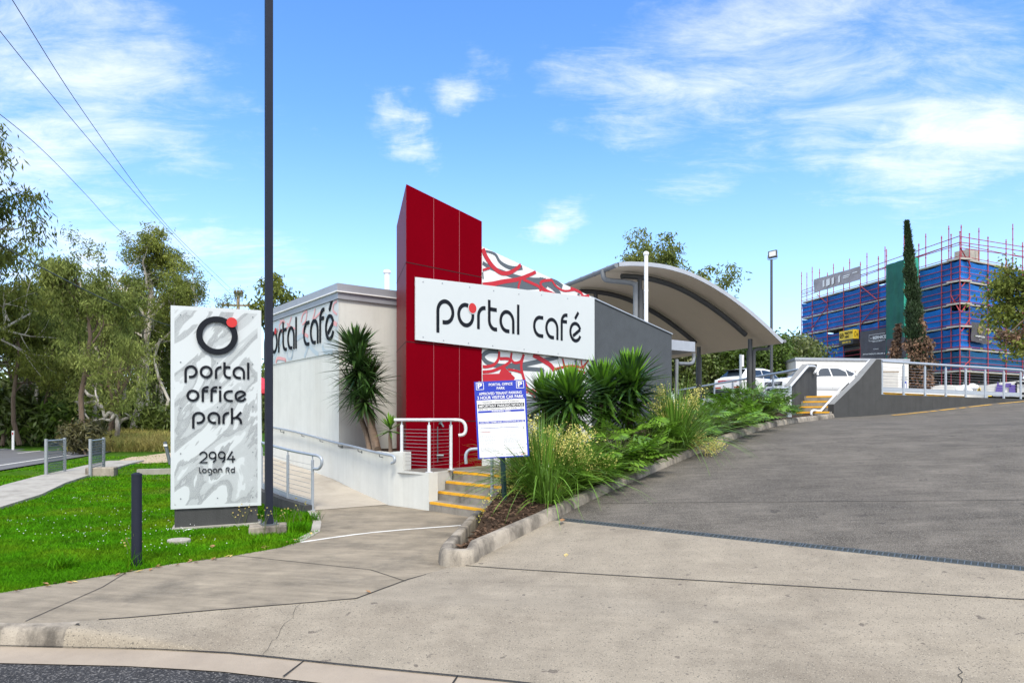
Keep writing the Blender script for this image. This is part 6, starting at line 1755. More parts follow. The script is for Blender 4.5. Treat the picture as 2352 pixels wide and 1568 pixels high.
# yellow hoist box
hb = thing('loading_platform', 'yellow loading platform with black hire lettering on the scaffolding', 'loading platform', PLf.hit(*zk(445, 950)) + nL * 1)
nr_ = PLf.pt(PLf.k(zk(526, 0)[0]), 0); oB = .2
while (CX + F * (nr_ + nL * oB).x / (nr_ + nL * oB).y) > zk(476, 0)[0]: oB += .02
Po = Plane(SCo + nL * oB, dL); ka_, kb_ = Po.k(zk(366, 0)[0]), Po.k(zk(476, 0)[0]); zt2, zl2 = Po.hit(*zk(420, 902)).z, Po.hit(*zk(420, 975)).z
pts = [SCo + dL * k + nL * o for k, o in ((ka_, oB), (kb_, oB), (kb_, .1), (ka_, .1))]
m = MB(); m.slab([(p.x, p.y) for p in pts], zl2, zt2); bx2 = build('box', m, MAT['yellow_box'], hb)
m = MB(); pp2 = [SCo + dL * k + nL * o for k, o in ((ka_, oB + .05), (kb_ - .05, oB + .05), (kb_ - .05, .1), (ka_, .1))]; m.slab([(p.x, p.y) for p in pp2], zl2 - .55, zl2 - .004); bk2 = build('tray', m, MAT['car_black'], hb)
fh = lambda u, v, off=0: SCo + dL * (ka_ + (kb_ - ka_) * u) + nL * (oB + .02 + off) + Z1 * (zl2 + (zt2 - zl2) * v)
m = MB(); text(m, 'PRESTON', fh, .68, .56, .26, .54, .03); text(m, 'HIRE', fh, .56, .18, .26, .30, .03)
rg = [(.19 + .13 * math.cos(i * math.pi / 12), .5 + .27 * math.sin(i * math.pi / 12)) for i in range(25)]; m.ribbon(rg, .04, fh, .02); m.ribbon([(.14, .22), (.16, .62), (.24, .62), (.25, .46), (.17, .44)], .04, fh, .02)
build('lettering', m, MAT['sign_black'], bx2)
m = MB(); fh2 = lambda u, v, off=0: SCo + dL * (ka_ + (kb_ - ka_) * u) + nL * (oB + .07 + off) + Z1 * (zl2 - .5 + .45 * v); text(m, '1800 448 118', fh2, .55, .25, .5, .6, .03); build('phone_lettering', m, MAT['yellow_box'], bk2)
pc = pts[1] - dL * .0; pd = pts[2]; ev = (pd - pc)
fh3 = lambda u, v, off=0: pc + ev * u + (nL * .0) + Vector((-.0, -1, 0)) * .03 + Z1 * (zl2 + (zt2 - zl2) * v)
m = MB(); m.ribbon([(.35 + .16 * math.cos(i * math.pi / 12), .5 + .27 * math.sin(i * math.pi / 12)) for i in range(25)], .05, fh3, .02); text(m, 'H', fh3, .75, .3, .3, .2, .03); build('side_lettering', m, MAT['sign_black'], bx2)
# site fence banner and signs along the foot
sf = thing('site_fence', 'white cloth covered site fence with purple lettering under the scaffolding', 'fence', at(2250, 905, 46))
fpts = [at(2112, 890, 47), at(2160, 884, 46.5), at(2215, 884, 46), at(2268, 884, 45), at(2300, 878, 44.5), at(2345, 874, 44), at(2400, 868, 43)]
m = MB()
for a_, b_ in zip(fpts, fpts[1:]): m.quad(Vector((a_.x, a_.y, 2.7)), Vector((b_.x, b_.y, 2.7)), b_, a_)
clo = build('cloth', m, MAT['cloth_white'], sf, smooth=60)
m = MB()
for p in fpts[1:]: m = MB(); m.tube([(p.x, p.y + .1, 2.3), (p.x, p.y + .1, p.z + .25)], .035, 6); build('post', m, MAT['galv_dark'], sf)
PF_ = Plane(at(2268, 884, 45) - Vector((0, .12, 0)), at(2345, 874, 44) - at(2268, 884, 45))
ff = lambda a_, b_, o=0: PF_.pt(a_, b_, .06 + o)
def fk(x): return PF_.k(zb4(x, 0)[0])
zA, zB = PF_.hit(*zb4(2200, 665)).z, PF_.hit(*zb4(2200, 770)).z
m = MB()
m.ribbon([(fk(2058), zB), (fk(2062), zA), (fk(2105), zB), (fk(2108), zA)], .30, ff); m.ribbon([(fk(2178), zB), (fk(2178), zA - .5)], .3, ff); m.ribbon([(fk(2178), zA - .15), (fk(2178), zA + .1)], .3, ff); m.ribbon([(fk(2222), zB - .1), (fk(2222), zA)], .34, ff)
build('purple_lettering', m, MAT['purple'], clo)
m = MB(); x0b = fk(2262); m.ribbon([(x0b, zB), (x0b, zA + .1)], .12, ff); 
for zz2, r_ in ((zA - .25, .34), (zB + .38, .38)): m.ribbon([(x0b, zz2 + r_), (x0b + .5, zz2 + r_ * .9), (x0b + .75, zz2), (x0b + .5, zz2 - r_ * .9), (x0b, zz2 - r_)], .10, ff)
build('outline_lettering', m, MAT['sign_black'], clo)
for i, (x0, y0, x1, y1, mt_, lab) in enumerate(((1836, 698, 1872, 752, 'yellow_box', 'yellow warning sign with a black triangle on the site fence'), (1940, 752, 2006, 815, 'yellow_box', 'orange framed notice low on the site fence'), (1876, 758, 1914, 812, 'paper', 'white framed notice low on the site fence'))):
    a_, b_ = at(*zb4(x0, y0), 44.3), at(*zb4(x1, y1), 44.3); sg = thing('site_sign', lab, 'sign', (a_.x, a_.y, b_.z))
    m = MB(); m.slab([(a_.x, a_.y - .02), (b_.x, a_.y - .02), (b_.x, a_.y), (a_.x, a_.y)], b_.z, a_.z); pl3 = build('plate', m, MAT[mt_], sg)
    m = MB(); cx_ = (a_.x + b_.x) / 2; cz_ = (a_.z + b_.z) / 2; fr_ = lambda u, v, o=0: Vector((u, a_.y - .03 - o, v)); w_ = (b_.x - a_.x); h_ = a_.z - b_.z
    if i == 0: m.ribbon([(cx_ - .3 * w_, cz_ - .2 * h_), (cx_, cz_ + .35 * h_), (cx_ + .3 * w_, cz_ - .2 * h_), (cx_ - .3 * w_, cz_ - .2 * h_)], .07, fr_)
    else: m.ribbon([(a_.x + .03, b_.z + .03), (a_.x + .03, a_.z - .03), (b_.x - .03, a_.z - .03), (b_.x - .03, b_.z + .03), (a_.x + .03, b_.z + .03)], .08, fr_)
    build('marks', m, MAT['sign_black'], pl3)
# heap of white bags by the fence
for i, (x, y, s_) in enumerate(((1640, 720, .28), (1690, 705, .34), (1740, 735, .28), (1790, 690, .32), (1660, 748, .25))):
    p = at(*zb4(x, y), 43.2); m = MB(); rows_ = []; rs2 = random.Random(i)
    for a in range(7):
        th = math.pi * a / 6; rows_.append([p + Vector((math.cos(b * math.pi / 5) * math.sin(th) * s_ * (.8 + .4 * rs2.random()), math.sin(b * math.pi / 5) * math.sin(th) * s_ * .6, math.cos(th) * s_ * .75 * (.8 + .3 * rs2.random()))) for b in range(10)] )
        rows_[-1].append(rows_[-1][0])
    sb_ = build('rubble_bag', grid_mesh(rows_), MAT['paper'], base=p, smooth=50); tag(sb_, 'crumpled white plastic bag heaped behind the railing by the site fence', 'bag', 'white bags at the site fence')

# ================================================================== POWER LINE, UMBRELLA
pX = at(547, 0, 60); pole = thing('power_pole', 'timber power pole with cross arm and insulators behind the totem', 'power pole', (pX.x, 60, 0))
m = MB(); m.tube([(pX.x, 60, -.4), (pX.x, 60, at(0, 680, 60).z)], [.2, .14], 10); build('pole', m, MAT['wood'], pole, smooth=40)
a_, b_ = at(510, 702, 60), at(588, 704, 60); m = MB(); m.prism([a_, b_, b_ + Vector((0, .14, 0)), a_ + Vector((0, .14, 0))], [p + Z1 * .15 for p in (a_, b_, b_ + Vector((0, .14, 0)), a_ + Vector((0, .14, 0)))]); build('cross_arm', m, MAT['wood'], pole)
a_, b_ = at(538, 681, 60), at(558, 681, 60); m = MB(); m.prism([a_, b_, b_ + Vector((0, .1, 0)), a_ + Vector((0, .1, 0))], [p + Z1 * .4 for p in (a_, b_, b_ + Vector((0, .1, 0)), a_ + Vector((0, .1, 0)))])
for x in (540, 556): m.tube([at(x, 693, 60), at(x, 672, 60)], .04, 6)
build('switch_frame', m, MAT['galv_dark'], pole)
for x, y in ((540, 670), (547, 670), (555, 670), (512, 699), (524, 699), (572, 700), (585, 701)):
    m = MB(); p = at(x, y, 60); m.tube([p - Z1 * .25, p - Z1 * .1, p + Z1 * .05, p + Z1 * .16], [.05, .12, .12, .05], 8); build('insulator', m, MAT['tail_red' if False else 'bark_brown'], pole)
def wire(label, pts, r=.022):
    P = smoothline(pts, 10); m = MB(); m.tube(P, r, 4, False); o = build('power_wire', m, MAT['char_steel'], base=P[0]); tag(o, label, 'wire', 'overhead wires')
p_ = lambda x, y, Y: at(x, y, Y)
wire('upper overhead wire running down to the pole-top insulators', [p_(-260, -460, 12), p_(28, 0, 17.5), p_(190, 255, 23), p_(360, 490, 34), p_(452, 588, 44), p_(540, 672, 60)], .013)
wire('second overhead wire just below the upper one', [p_(-200, -190, 14), p_(0, 72, 17.5), p_(170, 280, 23), p_(320, 455, 31), p_(452, 598, 43), p_(538, 683, 60)], .013)
wire('third overhead wire passing behind the left gum tree crown', [p_(-150, 160, 14), p_(0, 263, 17.5), p_(105, 352, 22), p_(200, 450, 28), p_(275, 530, 34), p_(400, 640, 46), p_(512, 700, 60)], .012)
wire('thick low service cable sagging behind the totem sign', [p_(-120, 500, 16), p_(0, 562, 19), p_(100, 617, 22), p_(220, 678, 27), p_(310, 718, 33), p_(392, 748, 40), p_(520, 782, 60)], .022)
um = thing('umbrella', 'red umbrella beyond the ramp seen in the gap beside the lamp post', 'umbrella', at(603, 900, 24))
c_ = at(600, 866, 24); m = MB(); n8 = 8
ring = [c_ + Vector((1.1 * math.cos(i * math.pi / 4), 1.1 * math.sin(i * math.pi / 4), -.45)) for i in range(8)]
m.add([c_] + ring, [[0, 1 + i, 1 + (i + 1) % 8] for i in range(8)]); m.add(ring + [p - Z1 * .15 for p in ring], [[i, (i + 1) % 8, 8 + (i + 1) % 8, 8 + i] for i in range(8)])
build('canopy', m, MAT['umbrella_red'], um)
m = MB(); m.tube([(c_.x, c_.y, .4), (c_.x, c_.y, c_.z)], .025, 8); build('pole', m, MAT['white_paint'], um)
# ================================================================== PLANTS
RG = np.random.default_rng(11)
def rvec(n, r=None):
    v = (r or RG).normal(size=(n, 3)); return unit(v)
def perp(D, r=None):
    return unit(np.cross(D, rvec(len(D), r)))
# ---- trees
def tree_geo(seed, h, r0, cb, levels, spread, leaves, LW, cl, droop=.5, up=.25, crook=.18, lean=(0, 0), limb_ang=(35, 65), nl=(9, 5, 4), sides=7, fill=None, trunk_top=.85):
    """trunk and limbs as tubes, leaf quads in loose clumps along the outer twigs"""
    rn = random.Random(seed); r = np.random.default_rng(seed); mb = MB(); C = []
    def grow(p, d, L, rad, lev):
        n_ = 6 if lev == 0 else 4; pts = [p]; rr = [rad]; dd = d.copy()
        for i in range(n_):
            dd = (dd + Vector((rn.gauss(0, crook), rn.gauss(0, crook), rn.gauss(0, crook * .6) + (up * .35 if lev else .02)))).normalized()
            pts.append(pts[-1] + dd * L / n_); rr.append(rad * (1 - (.55 if lev == 0 else .75) * (i + 1) / n_))
        mb.tube(pts, rr, max(4, sides - lev * 2), False)
        if lev >= levels - 1:
            for q in pts[2:]: C.append((q, cl * (.7 + .6 * rn.random())))
        elif lev == levels - 2 and levels > 2: C.append((pts[-1], cl))
        if lev < levels - 1:
            for j in range(nl[lev]):
                f_ = (cb + (1 - cb) * ((j + rn.random() * .8) / nl[lev])) if lev == 0 else .3 + .7 * rn.random()
                f_ = min(f_, .99); i = min(int(f_ * n_), n_ - 1); g = f_ * n_ - i; q = pts[i].lerp(pts[i + 1], g)
                ang = R(rn.uniform(*limb_ang)); az = rn.random() * 6.283 + j * 2.4
                if lev == 0: nd = Vector((math.sin(ang) * math.cos(az), math.sin(ang) * math.sin(az), math.cos(ang)))
                else:
                    a_ = dd.orthogonal().normalized(); b_ = dd.cross(a_); nd = dd * math.cos(ang) + (a_ * math.cos(az) + b_ * math.sin(az)) * math.sin(ang)
                LL_ = spread * (1.1 - .55 * (f_ - cb) / (1 - cb + 1e-6)) * rn.uniform(.75, 1.15) if lev == 0 else L * rn.uniform(.45, .7)
                grow(q, nd.normalized(), LL_, rr[i] * (.5 if lev == 0 else .6), lev + 1)
    grow(Vector((0, 0, 0)), Vector((lean[0], lean[1], 1)).normalized(), h * trunk_top, r0, 0)
    if fill:
        for k in range(fill[0]):
            v = r.normal(size=3); v /= np.linalg.norm(v); s_ = r.random() ** .33
            C.append((Vector((v[0] * fill[1] * s_, v[1] * fill[1] * s_, fill[3] + v[2] * fill[2] * s_)), cl * (.7 + .7 * rn.random())))
    cen = np.array([c[0][:] for c in C]); sz = np.array([c[1] for c in C]); n_ = len(cen)
    per = max(4, int(leaves / n_)); idx = np.repeat(np.arange(n_), per)
    keep = r.random(len(idx)) < np.clip(r.gamma(2.2, .5, n_), .15, 1.0)[idx]; idx = idx[keep]
    P = cen[idx] + r.normal(size=(len(idx), 3)) * sz[idx][:, None] * np.array([.48, .48, .36])
    D = rvec(len(idx), r); D[:, 2] -= droop * 1.6; D = unit(D); S = unit(np.cross(D, rvec(len(idx), r)))
    L = LW[0] * r.uniform(.65, 1.35, len(idx)); Wd = LW[1] * r.uniform(.7, 1.3, len(idx))
    V, Q = leafq(P, D, S, L, Wd)
    return mb, V, Q
def make_tree(name, label, loc, geo, bark, leaf, cat='tree', group=None, rz=0.0, sc=1.0):
    t_ = thing(name, label, cat, (0, 0, 0), group); mb, V, Q = geo
    build('trunk', mb, MAT[bark], t_, smooth=80); np_mesh('crown', V, Q, MAT[leaf], t_)
    t_.location = loc; t_.rotation_euler = (0, 0, rz); t_.scale = sc if isinstance(sc, tuple) else (sc, sc, sc); return t_
def place(t_, label, loc, rz, sc=1.0, leaf=None, group=None):
    c = copy_tree(t_); c.location = loc; c.rotation_euler = (0, 0, rz); c.scale = (sc, sc, sc * 1.0); c['label'] = label
    if group: c['group'] = group
    if leaf:
        for ch in c.children:
            if ch.name.startswith('crown'): ch.data = ch.data.copy(); ch.data.materials.clear(); ch.data.materials.append(MAT[leaf])
    return c
def gx(px, Y): return (px - CX) / F * Y
GRP = 'gum trees of the roadside woodland'
# three eucalypt growth forms
gA_ = tree_geo(21, 14.0, .30, .40, 4, 4.4, 30000, (.22, .062), .46, .45, .30, .20, (.02, 0), (28, 62), (9, 5, 4, 3))
gB_ = tree_geo(34, 15.0, .26, .30, 4, 3.3, 29000, (.25, .058), .48, .8, .20, .18, (0, 0), (35, 75), (11, 5, 4, 3))
gC_ = tree_geo(47, 10.5, .15, .34, 4, 2.8, 19000, (.23, .058), .46, .8, .15, .22, (.05, 0), (38, 78), (9, 5, 4, 3))
big = make_tree('gum_tree', 'tall pale-trunked gum with a broad crown rising above the woodland left of the totem', (gx(303, 43), 43, .45), gA_, 'bark_pale', 'leaf_gum', group=GRP, rz=R(20), sc=1.0)
near = make_tree('gum_tree', 'tall drooping gum at the left edge of the picture', (gx(-118, 33), 33, 0), gB_, 'bark_pale', 'leaf_gum', group=GRP, rz=R(140), sc=1.22)
slim = make_tree('gum_tree', 'slender brown-trunked gum standing alone on the grass verge', (gx(187, 31), 31, -.05), gC_, 'bark_brown', 'leaf_gum_pale', group=GRP, rz=0, sc=.92)
spots = [  # px of trunk, depth, source, scale, turn, leaf, label
    (450, 47, big, .78, 200, 'leaf_gum', 'rounded gum crown directly behind the top of the totem sign'),
    (385, 52, big, .72, 80, 'leaf_gum_pale', 'pale gum just left of the totem behind the broad-crowned one'),
    (235, 50, near, .72, 10, 'leaf_gum', 'gum with thin upright stem left of the pale broad gum'),
    (150, 48, slim, 1.15, 120, 'leaf_gum_pale', 'loose pale gum behind the slender verge tree'),
    (90, 44, near, .78, 250, 'leaf_dark', 'dark leafy gum across the road from the mesh barriers'),
    (20, 42, big, .72, 300, 'leaf_gum', 'gum beside the road under the drooping left edge tree'),
    (-30, 40, slim, 1.2, 60, 'leaf_dark', 'low dark gum at the left edge beside the road'),
    (60, 56, big, .78, 40, 'leaf_dark', 'dark background gum above the road bend'),
    (130, 60, near, .80, 190, 'leaf_gum', 'background gum between the road and the slender verge tree'),
    (200, 62, big, .74, 270, 'leaf_dark', 'dark background gum filling behind the slender verge tree'),
    (290, 60, near, .70, 90, 'leaf_dark', 'dark background gum behind the pale trunk'),
    (345, 58, slim, 1.25, 10, 'leaf_gum', 'background gum right of the pale trunk'),
    (420, 58, near, .62, 330, 'leaf_dark', 'dark background gum low behind the totem'),
    (490, 56, slim, .95, 150, 'leaf_gum', 'gum behind the right edge of the totem'),
    (575, 62, slim, .55, 260, 'leaf_dark', 'dark gum in the gap between totem and lamp post'),
    (-120, 36, big, .85, 100, 'leaf_gum', 'gum off the left edge whose branches lean into the picture'),
    (250, 40, slim, .78, 210, 'leaf_gum_pale', 'small pale gum leaning beside the twisted bare tree'),
    (345, 46, slim, .80, 300, 'leaf_dark', 'small dark gum right of the pale trunk at the woodland edge'),
    (110, 39, slim, .80, 20, 'leaf_gum_pale', 'small pale gum at the roadside above the left mesh barrier'),
    (45, 37, slim, .85, 77, 'leaf_gum', 'small gum at the roadside near the guide post')]
for px, Y, src, sc, rz, lf, lab in spots:
    place(src, lab, (gx(px, Y), Y, .45 if (px > 150 and Y < 55) else .2), R(rz), sc, lf)
# twisted bare tree
mb = MB(); rn = random.Random(4); b0 = Vector((gx(268, 37), 37, .35))
tw_ = thing('twisted_tree', 'small twisted bare tree with pale crooked limbs at the woodland edge', 'tree', b0)
def zt2(x, y, dy=0): return at(*tz(x, y), 37 + dy)
for pl in ([(848, 945), (852, 880), (845, 800), (825, 790), (800, 822), (740, 815), (680, 825), (640, 810), (605, 760), (560, 750)], [(825, 790), (790, 770), (760, 800), (742, 740), (700, 660), (690, 590)], [(848, 860), (890, 820), (940, 800), (900, 770)], [(742, 740), (690, 690), (610, 700), (570, 640)], [(700, 660), (640, 640), (600, 580)], [(605, 760), (570, 700), (540, 690)]):
    P = smoothline([zt2(x, y + 110 * 0, rn.uniform(-.4, .4)) for x, y in pl], 4); n_ = len(P); mb.tube(P, [.13 * (1 - .8 * i / n_) for i in range(n_)], 6, False)
build('trunk', mb, MAT['bark_pale'], tw_, smooth=80)
C = np.array([zt2(x, y)[:] for x, y in ((840, 700), (800, 690), (900, 720), (880, 690), (560, 650), (620, 560))]); idx = np.repeat(np.arange(6), 140)
P = C[idx] + RG.normal(size=(len(idx), 3)) * [.55, .5, .35]; D = rvec(len(P)); D[:, 2] -= .8; D = unit(D); V, Q = leafq(P, D, perp(D), RG.uniform(.2, .4, len(P)), RG.uniform(.06, .1, len(P))); np_mesh('crown', V, Q, MAT['leaf_gum_pale'], tw_)
# thin dark stems deep in the woodland
for i in range(34):
    px = RG.uniform(30, 390); Y = RG.uniform(40, 52); x = gx(px, Y); m = MB(); h = RG.uniform(6, 11); P = [Vector((x + .12 * j * RG.normal(), Y, .2 + h * j / 5)) for j in range(6)]
    m.tube(P, [.14 - .014 * j for j in range(6)], 5, False); t_ = build('bare_trunk', m, MAT['bark_brown' if i % 2 else 'bark_pale'], base=(x, Y, .2)); tag(t_, 'thin straight trunk standing inside the woodland', 'tree trunk', 'thin trunks inside the woodland')
# far woodland that reads as one mass, and undergrowth
def mass(name, boxes, n, LW, matn, label=None, kind='stuff', droop=.4, seed=1):
    r = np.random.default_rng(seed); C = []
    for x0, x1, y0, y1, z0, z1, k in boxes:
        c = np.stack([r.uniform(x0, x1, k), r.uniform(y0, y1, k), z0 + (z1 - z0) * r.random(k) ** 1.2], 1); C.append(c)
    C = np.concatenate(C); idx = np.repeat(np.arange(len(C)), max(1, n // len(C))); s = r.uniform(.5, 1.1, len(C))
    P = C[idx] + r.normal(size=(len(idx), 3)) * s[idx][:, None] * [.8, .8, .55]; P[:, 2] = np.maximum(P[:, 2], -.1)
    D = rvec(len(P), r); D[:, 2] -= droop; D = unit(D); V, Q = leafq(P, D, perp(D, r), LW[0] * r.uniform(.6, 1.4, len(P)), LW[1] * r.uniform(.6, 1.4, len(P)))
    o = np_mesh(name, V, Q, MAT[matn]); return tag(o, label, None, None, kind)
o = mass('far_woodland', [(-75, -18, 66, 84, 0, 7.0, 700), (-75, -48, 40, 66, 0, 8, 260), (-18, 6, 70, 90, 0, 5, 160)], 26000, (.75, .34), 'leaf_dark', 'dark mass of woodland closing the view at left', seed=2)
o = mass('undergrowth', [(-52, -24, 46, 62, .1, 2.6, 420), (-34, -26, 38, 47, .1, 1.5, 90), (-48, -36, 44, 60, .2, 3.5, 140), (-26, -16, 50, 60, .2, 3.2, 130)], 26000, (.34, .14), 'leaf_hedge', 'tangled green undergrowth at the foot of the woodland', seed=3)
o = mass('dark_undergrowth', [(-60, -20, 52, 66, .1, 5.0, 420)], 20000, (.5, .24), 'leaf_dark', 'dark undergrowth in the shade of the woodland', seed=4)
# long dry grass on the bank
def grassy(name, pts, n, hgt, wd, matn, label, zf, seed=1, lean=.5, K=3, kind='stuff'):
    r = np.random.default_rng(seed); n_ = len(pts); B = pts
    az = r.uniform(0, 6.283, n_); H = hgt * r.uniform(.5, 1.25, n_); ln = lean * r.uniform(.2, 1, n_)
    dirx, diry = np.cos(az), np.sin(az); t = np.linspace(0, 1, K)
    P = np.zeros((n_, K, 3))
    P[:, :, 0] = B[:, 0, None] + dirx[:, None] * (ln * H)[:, None] * t ** 1.6; P[:, :, 1] = B[:, 1, None] + diry[:, None] * (ln * H)[:, None] * t ** 1.6; P[:, :, 2] = B[:, 2, None] + H[:, None] * t * (1 - .25 * t)
    S = np.stack([-diry, dirx, np.zeros(n_)], 1); a2 = r.uniform(0, 3.14, n_); S = np.stack([np.cos(a2), np.sin(a2), np.zeros(n_)], 1)
    V, Q = strips(P, wd * np.linspace(1, .12, K), S); o = np_mesh(name, V, Q, MAT[matn]); return tag(o, label, None, None, kind)
r = np.random.default_rng(9)
def bank_pts(n):
    px = r.uniform(150, 400, n); Y = r.uniform(33.5, 42, n) ; x = (px - CX) / F * Y; return np.stack([x, Y, np.array([lawn_h(a_, b_) for a_, b_ in zip(x, Y)])], 1)
grassy('bank_grass', bank_pts(15000), 0, .75, .06, 'dry_grass', 'long yellowing grass on the bank below the woodland', None, 5, .7)
px = r.uniform(-200, 170, 5000); tt = r.uniform(4, 60, 5000); ww_ = r.uniform(7.3, 11, 5000)
B = np.stack([R0.x + RD.x * tt + RN.x * ww_, R0.y + RD.y * tt + RN.y * ww_, np.full(5000, -.05)], 1)
grassy('verge_grass', B, 0, .5, .07, 'dry_grass', 'dry grass along the far side of the road', None, 6, .7)
# shrubs at the woodland edge
sh = tree_geo(61, 1.2, .05, .2, 2, .8, 2600, (.26, .07), .5, .3, .2, .3, nl=(7, 0), limb_ang=(30, 85))
s0 = make_tree('shrub', 'dark wispy shrub at the foot of the slender verge tree', (gx(197, 30.5), 30.5, -.03), sh, 'bark_brown', 'leaf_sparse', 'shrub', 'shrubs at the woodland edge', 0, 1.0)
for px, Y, sc, lf, lab in ((215, 33, 1.0, 'leaf_sparse', 'brownish shrub just right of the slender verge tree'), (165, 40, 1.9, 'leaf_bright', 'bright yellow-green shrub beyond the road bend'), (150, 47, 2.2, 'leaf_gum_pale', 'pale shrub deep beside the road'), (5, 38, 2.4, 'leaf_hedge', 'large green shrub at the left edge beside the road'), (55, 42, 2.2, 'leaf_dark', 'dark shrub across the road near the guide post'), (330, 42, 1.6, 'leaf_dark', 'dark shrub on the bank right of the pale trunk'), (375, 41, 1.5, 'leaf_hedge', 'green shrub on the bank just left of the totem'), (275, 43, 1.4, 'leaf_hedge', 'green shrub at the foot of the pale trunk')):
    place(s0, lab, (gx(px, Y), Y, .1), px, sc, lf)

# ---- lawn grass
def lawn_blades():
    r = np.random.default_rng(3); n = 260000
    u = r.random(n); Y = 1 / (1 / 5.9 + u * (1 / 30.0 - 1 / 5.9)); px = r.uniform(-60, 745, n); X = (px - CX) / F * Y
    ge_x = np.array([p[0] for p in GE[:8]]); ge_y = np.array([p[1] for p in GE[:8]])
    lim = np.interp(Y, ge_y, ge_x); lim = np.where(Y > 9.7, np.interp(Y, [9.7, 10.6, 11.56, 11.95, 12.5, 13.5, 15.3, 17.6, 20], [-2.80, -3.05, -3.42, -3.62, -4.3, -5.1, -6.5, -8.2, -9.8]), lim)
    lim = np.where((Y > 9.7) & (Y < 11.9), np.minimum(lim, -2.9 - (Y - 9.7) * .26), lim)
    ok = X < lim - .0 + r.normal(0, .035, n)
    # keep the road, the path, the sandy patch, the totem foot clear
    a_ = (X - R0.x) * RN.x + (Y - R0.y) * RN.y; ok &= ~((a_ > -.2) & (a_ < 7.6))
    pts_ = np.array(pth); 
    for (x0, y0), (x1, y1) in zip(pth, pth[1:]):
        dx, dy = x1 - x0, y1 - y0; L2 = dx * dx + dy * dy; t = np.clip(((X - x0) * dx + (Y - y0) * dy) / L2, 0, 1); ok &= ((X - x0 - t * dx) ** 2 + (Y - y0 - t * dy) ** 2) > .64 ** 2
    c_ = gnd(345, 1053); ok &= (((X - c_.x) / 1.7) ** 2 + ((Y - c_.y) / 2.4) ** 2 > 1) | (r.random(n) < .12)
    nse = np.sin(X * 2.1 + 1.3 * np.sin(Y * 1.7)) * np.sin(Y * 2.6 + X) ; ok &= r.random(n) < .80 + .2 * nse
    X, Y = X[ok], Y[ok]; Zb = np.array([lawn_h(a, b) for a, b in zip(X, Y)]) - .005
    return np.stack([X, Y, Zb], 1)
LB = lawn_blades()
r = np.random.default_rng(13); nb = len(LB); az = r.uniform(0, 6.283, nb); far_ = np.clip((LB[:, 1] - 6) / 14, 0, 1)
clump = .5 + .5 * np.sin(LB[:, 0] * 3.3 + np.sin(LB[:, 1] * 2.3) * 2) * np.sin(LB[:, 1] * 4.1 + 1)
H = (.028 + .05 * clump * r.random(nb) + .03 * r.random(nb)); ln = r.uniform(.1, 1.0, nb)
P = np.zeros((nb, 3, 3)); t = np.array([0, .55, 1.0])
for k in range(3):
    P[:, k, 0] = LB[:, 0] + np.cos(az) * ln * H * t[k] ** 1.5; P[:, k, 1] = LB[:, 1] + np.sin(az) * ln * H * t[k] ** 1.5; P[:, k, 2] = LB[:, 2] + H * t[k] * (1 - .2 * t[k])
a2 = r.uniform(0, 3.14, nb); wd = (.006 + .022 * far_)[:, None] * np.array([1, .8, .1]) 
V, Q = strips(P, wd, np.stack([np.cos(a2), np.sin(a2) * .6, np.zeros(nb)], 1))
tag(np_mesh('grass', V, Q, MAT['grass']), 'short bright green mown grass of the lawn', kind='stuff')
# clover flowers and taller weeds
sel = []
r = np.random.default_rng(15)
cl_c = [gnd(380, 1230), gnd(330, 1220), gnd(270, 1180), gnd(150, 1230), gnd(420, 1200), gnd(200, 1150), gnd(60, 1200), gnd(360, 1262)]
pts = np.concatenate([np.stack([c.x + r.normal(0, .45, 24), c.y + r.normal(0, .35, 24)], 1) for c in cl_c])
pts = np.array([p for p in pts if p[0] < np.interp(p[1], [q[1] for q in GE[:8]], [q[0] for q in GE[:8]]) - .12])
n_ = len(pts); s_ = r.uniform(.004, .0085, n_); o8 = np.array([[1, 0, 0], [0, 1, 0], [-1, 0, 0], [0, -1, 0], [0, 0, 1], [0, 0, -1]])
V = (np.stack([pts[:, 0], pts[:, 1], r.uniform(.04, .08, n_)], 1)[:, None, :] + o8[None] * s_[:, None, None]).reshape(-1, 3)
tri = np.array([[0, 1, 4], [1, 2, 4], [2, 3, 4], [3, 0, 4], [1, 0, 5], [2, 1, 5], [3, 2, 5], [0, 3, 5]]); Q = (np.arange(n_)[:, None, None] * 6 + tri[None]).reshape(-1, 3)
tag(np_mesh('clover_flowers', V, Q, MAT['paper']), 'tiny white clover flowers scattered in the lawn', kind='stuff')
def tuft(label, px, py, n, h, lean, group, seed):
    c = gnd(px, py); r = np.random.default_rng(seed); B = np.stack([c.x + r.normal(0, .06, n), c.y + r.normal(0, .06, n), np.full(n, -.01)], 1)
    az = r.uniform(0, 6.283, n); H = h * r.uniform(.5, 1.2, n); ln = lean * r.uniform(.3, 1, n); t = np.linspace(0, 1, 5); P = np.zeros((n, 5, 3))
    P[:, :, 0] = B[:, 0, None] + (np.cos(az) * ln * H)[:, None] * t ** 1.5; P[:, :, 1] = B[:, 1, None] + (np.sin(az) * ln * H)[:, None] * t ** 1.5; P[:, :, 2] = B[:, 2, None] + H[:, None] * t * (1 - .35 * ln[:, None] * t)
    V, Q = strips(P, .009 * np.array([.8, 1, .9, .6, .1]), np.stack([-np.sin(az), np.cos(az), 0 * az], 1)); tag(np_mesh('grass_tuft', V, Q, MAT['grass'], base=(c.x, c.y, 0)), label, 'grass tuft', group)
tuft('broad tuft of longer grass left of the bollard', 143, 1306, 90, .22, 1.1, 'longer grass tufts', 1)
tuft('long grass tuft growing at the foot of the bollard', 306, 1303, 45, .22, .8, 'longer grass tufts', 2)
tuft('ragged grass tuft right of the lamp post pad', 690, 1222, 110, .24, 1.0, 'longer grass tufts', 3)
tuft('low ragged grass tuft at the curved end of the lawn', 715, 1195, 90, .20, 1.0, 'longer grass tufts', 4)
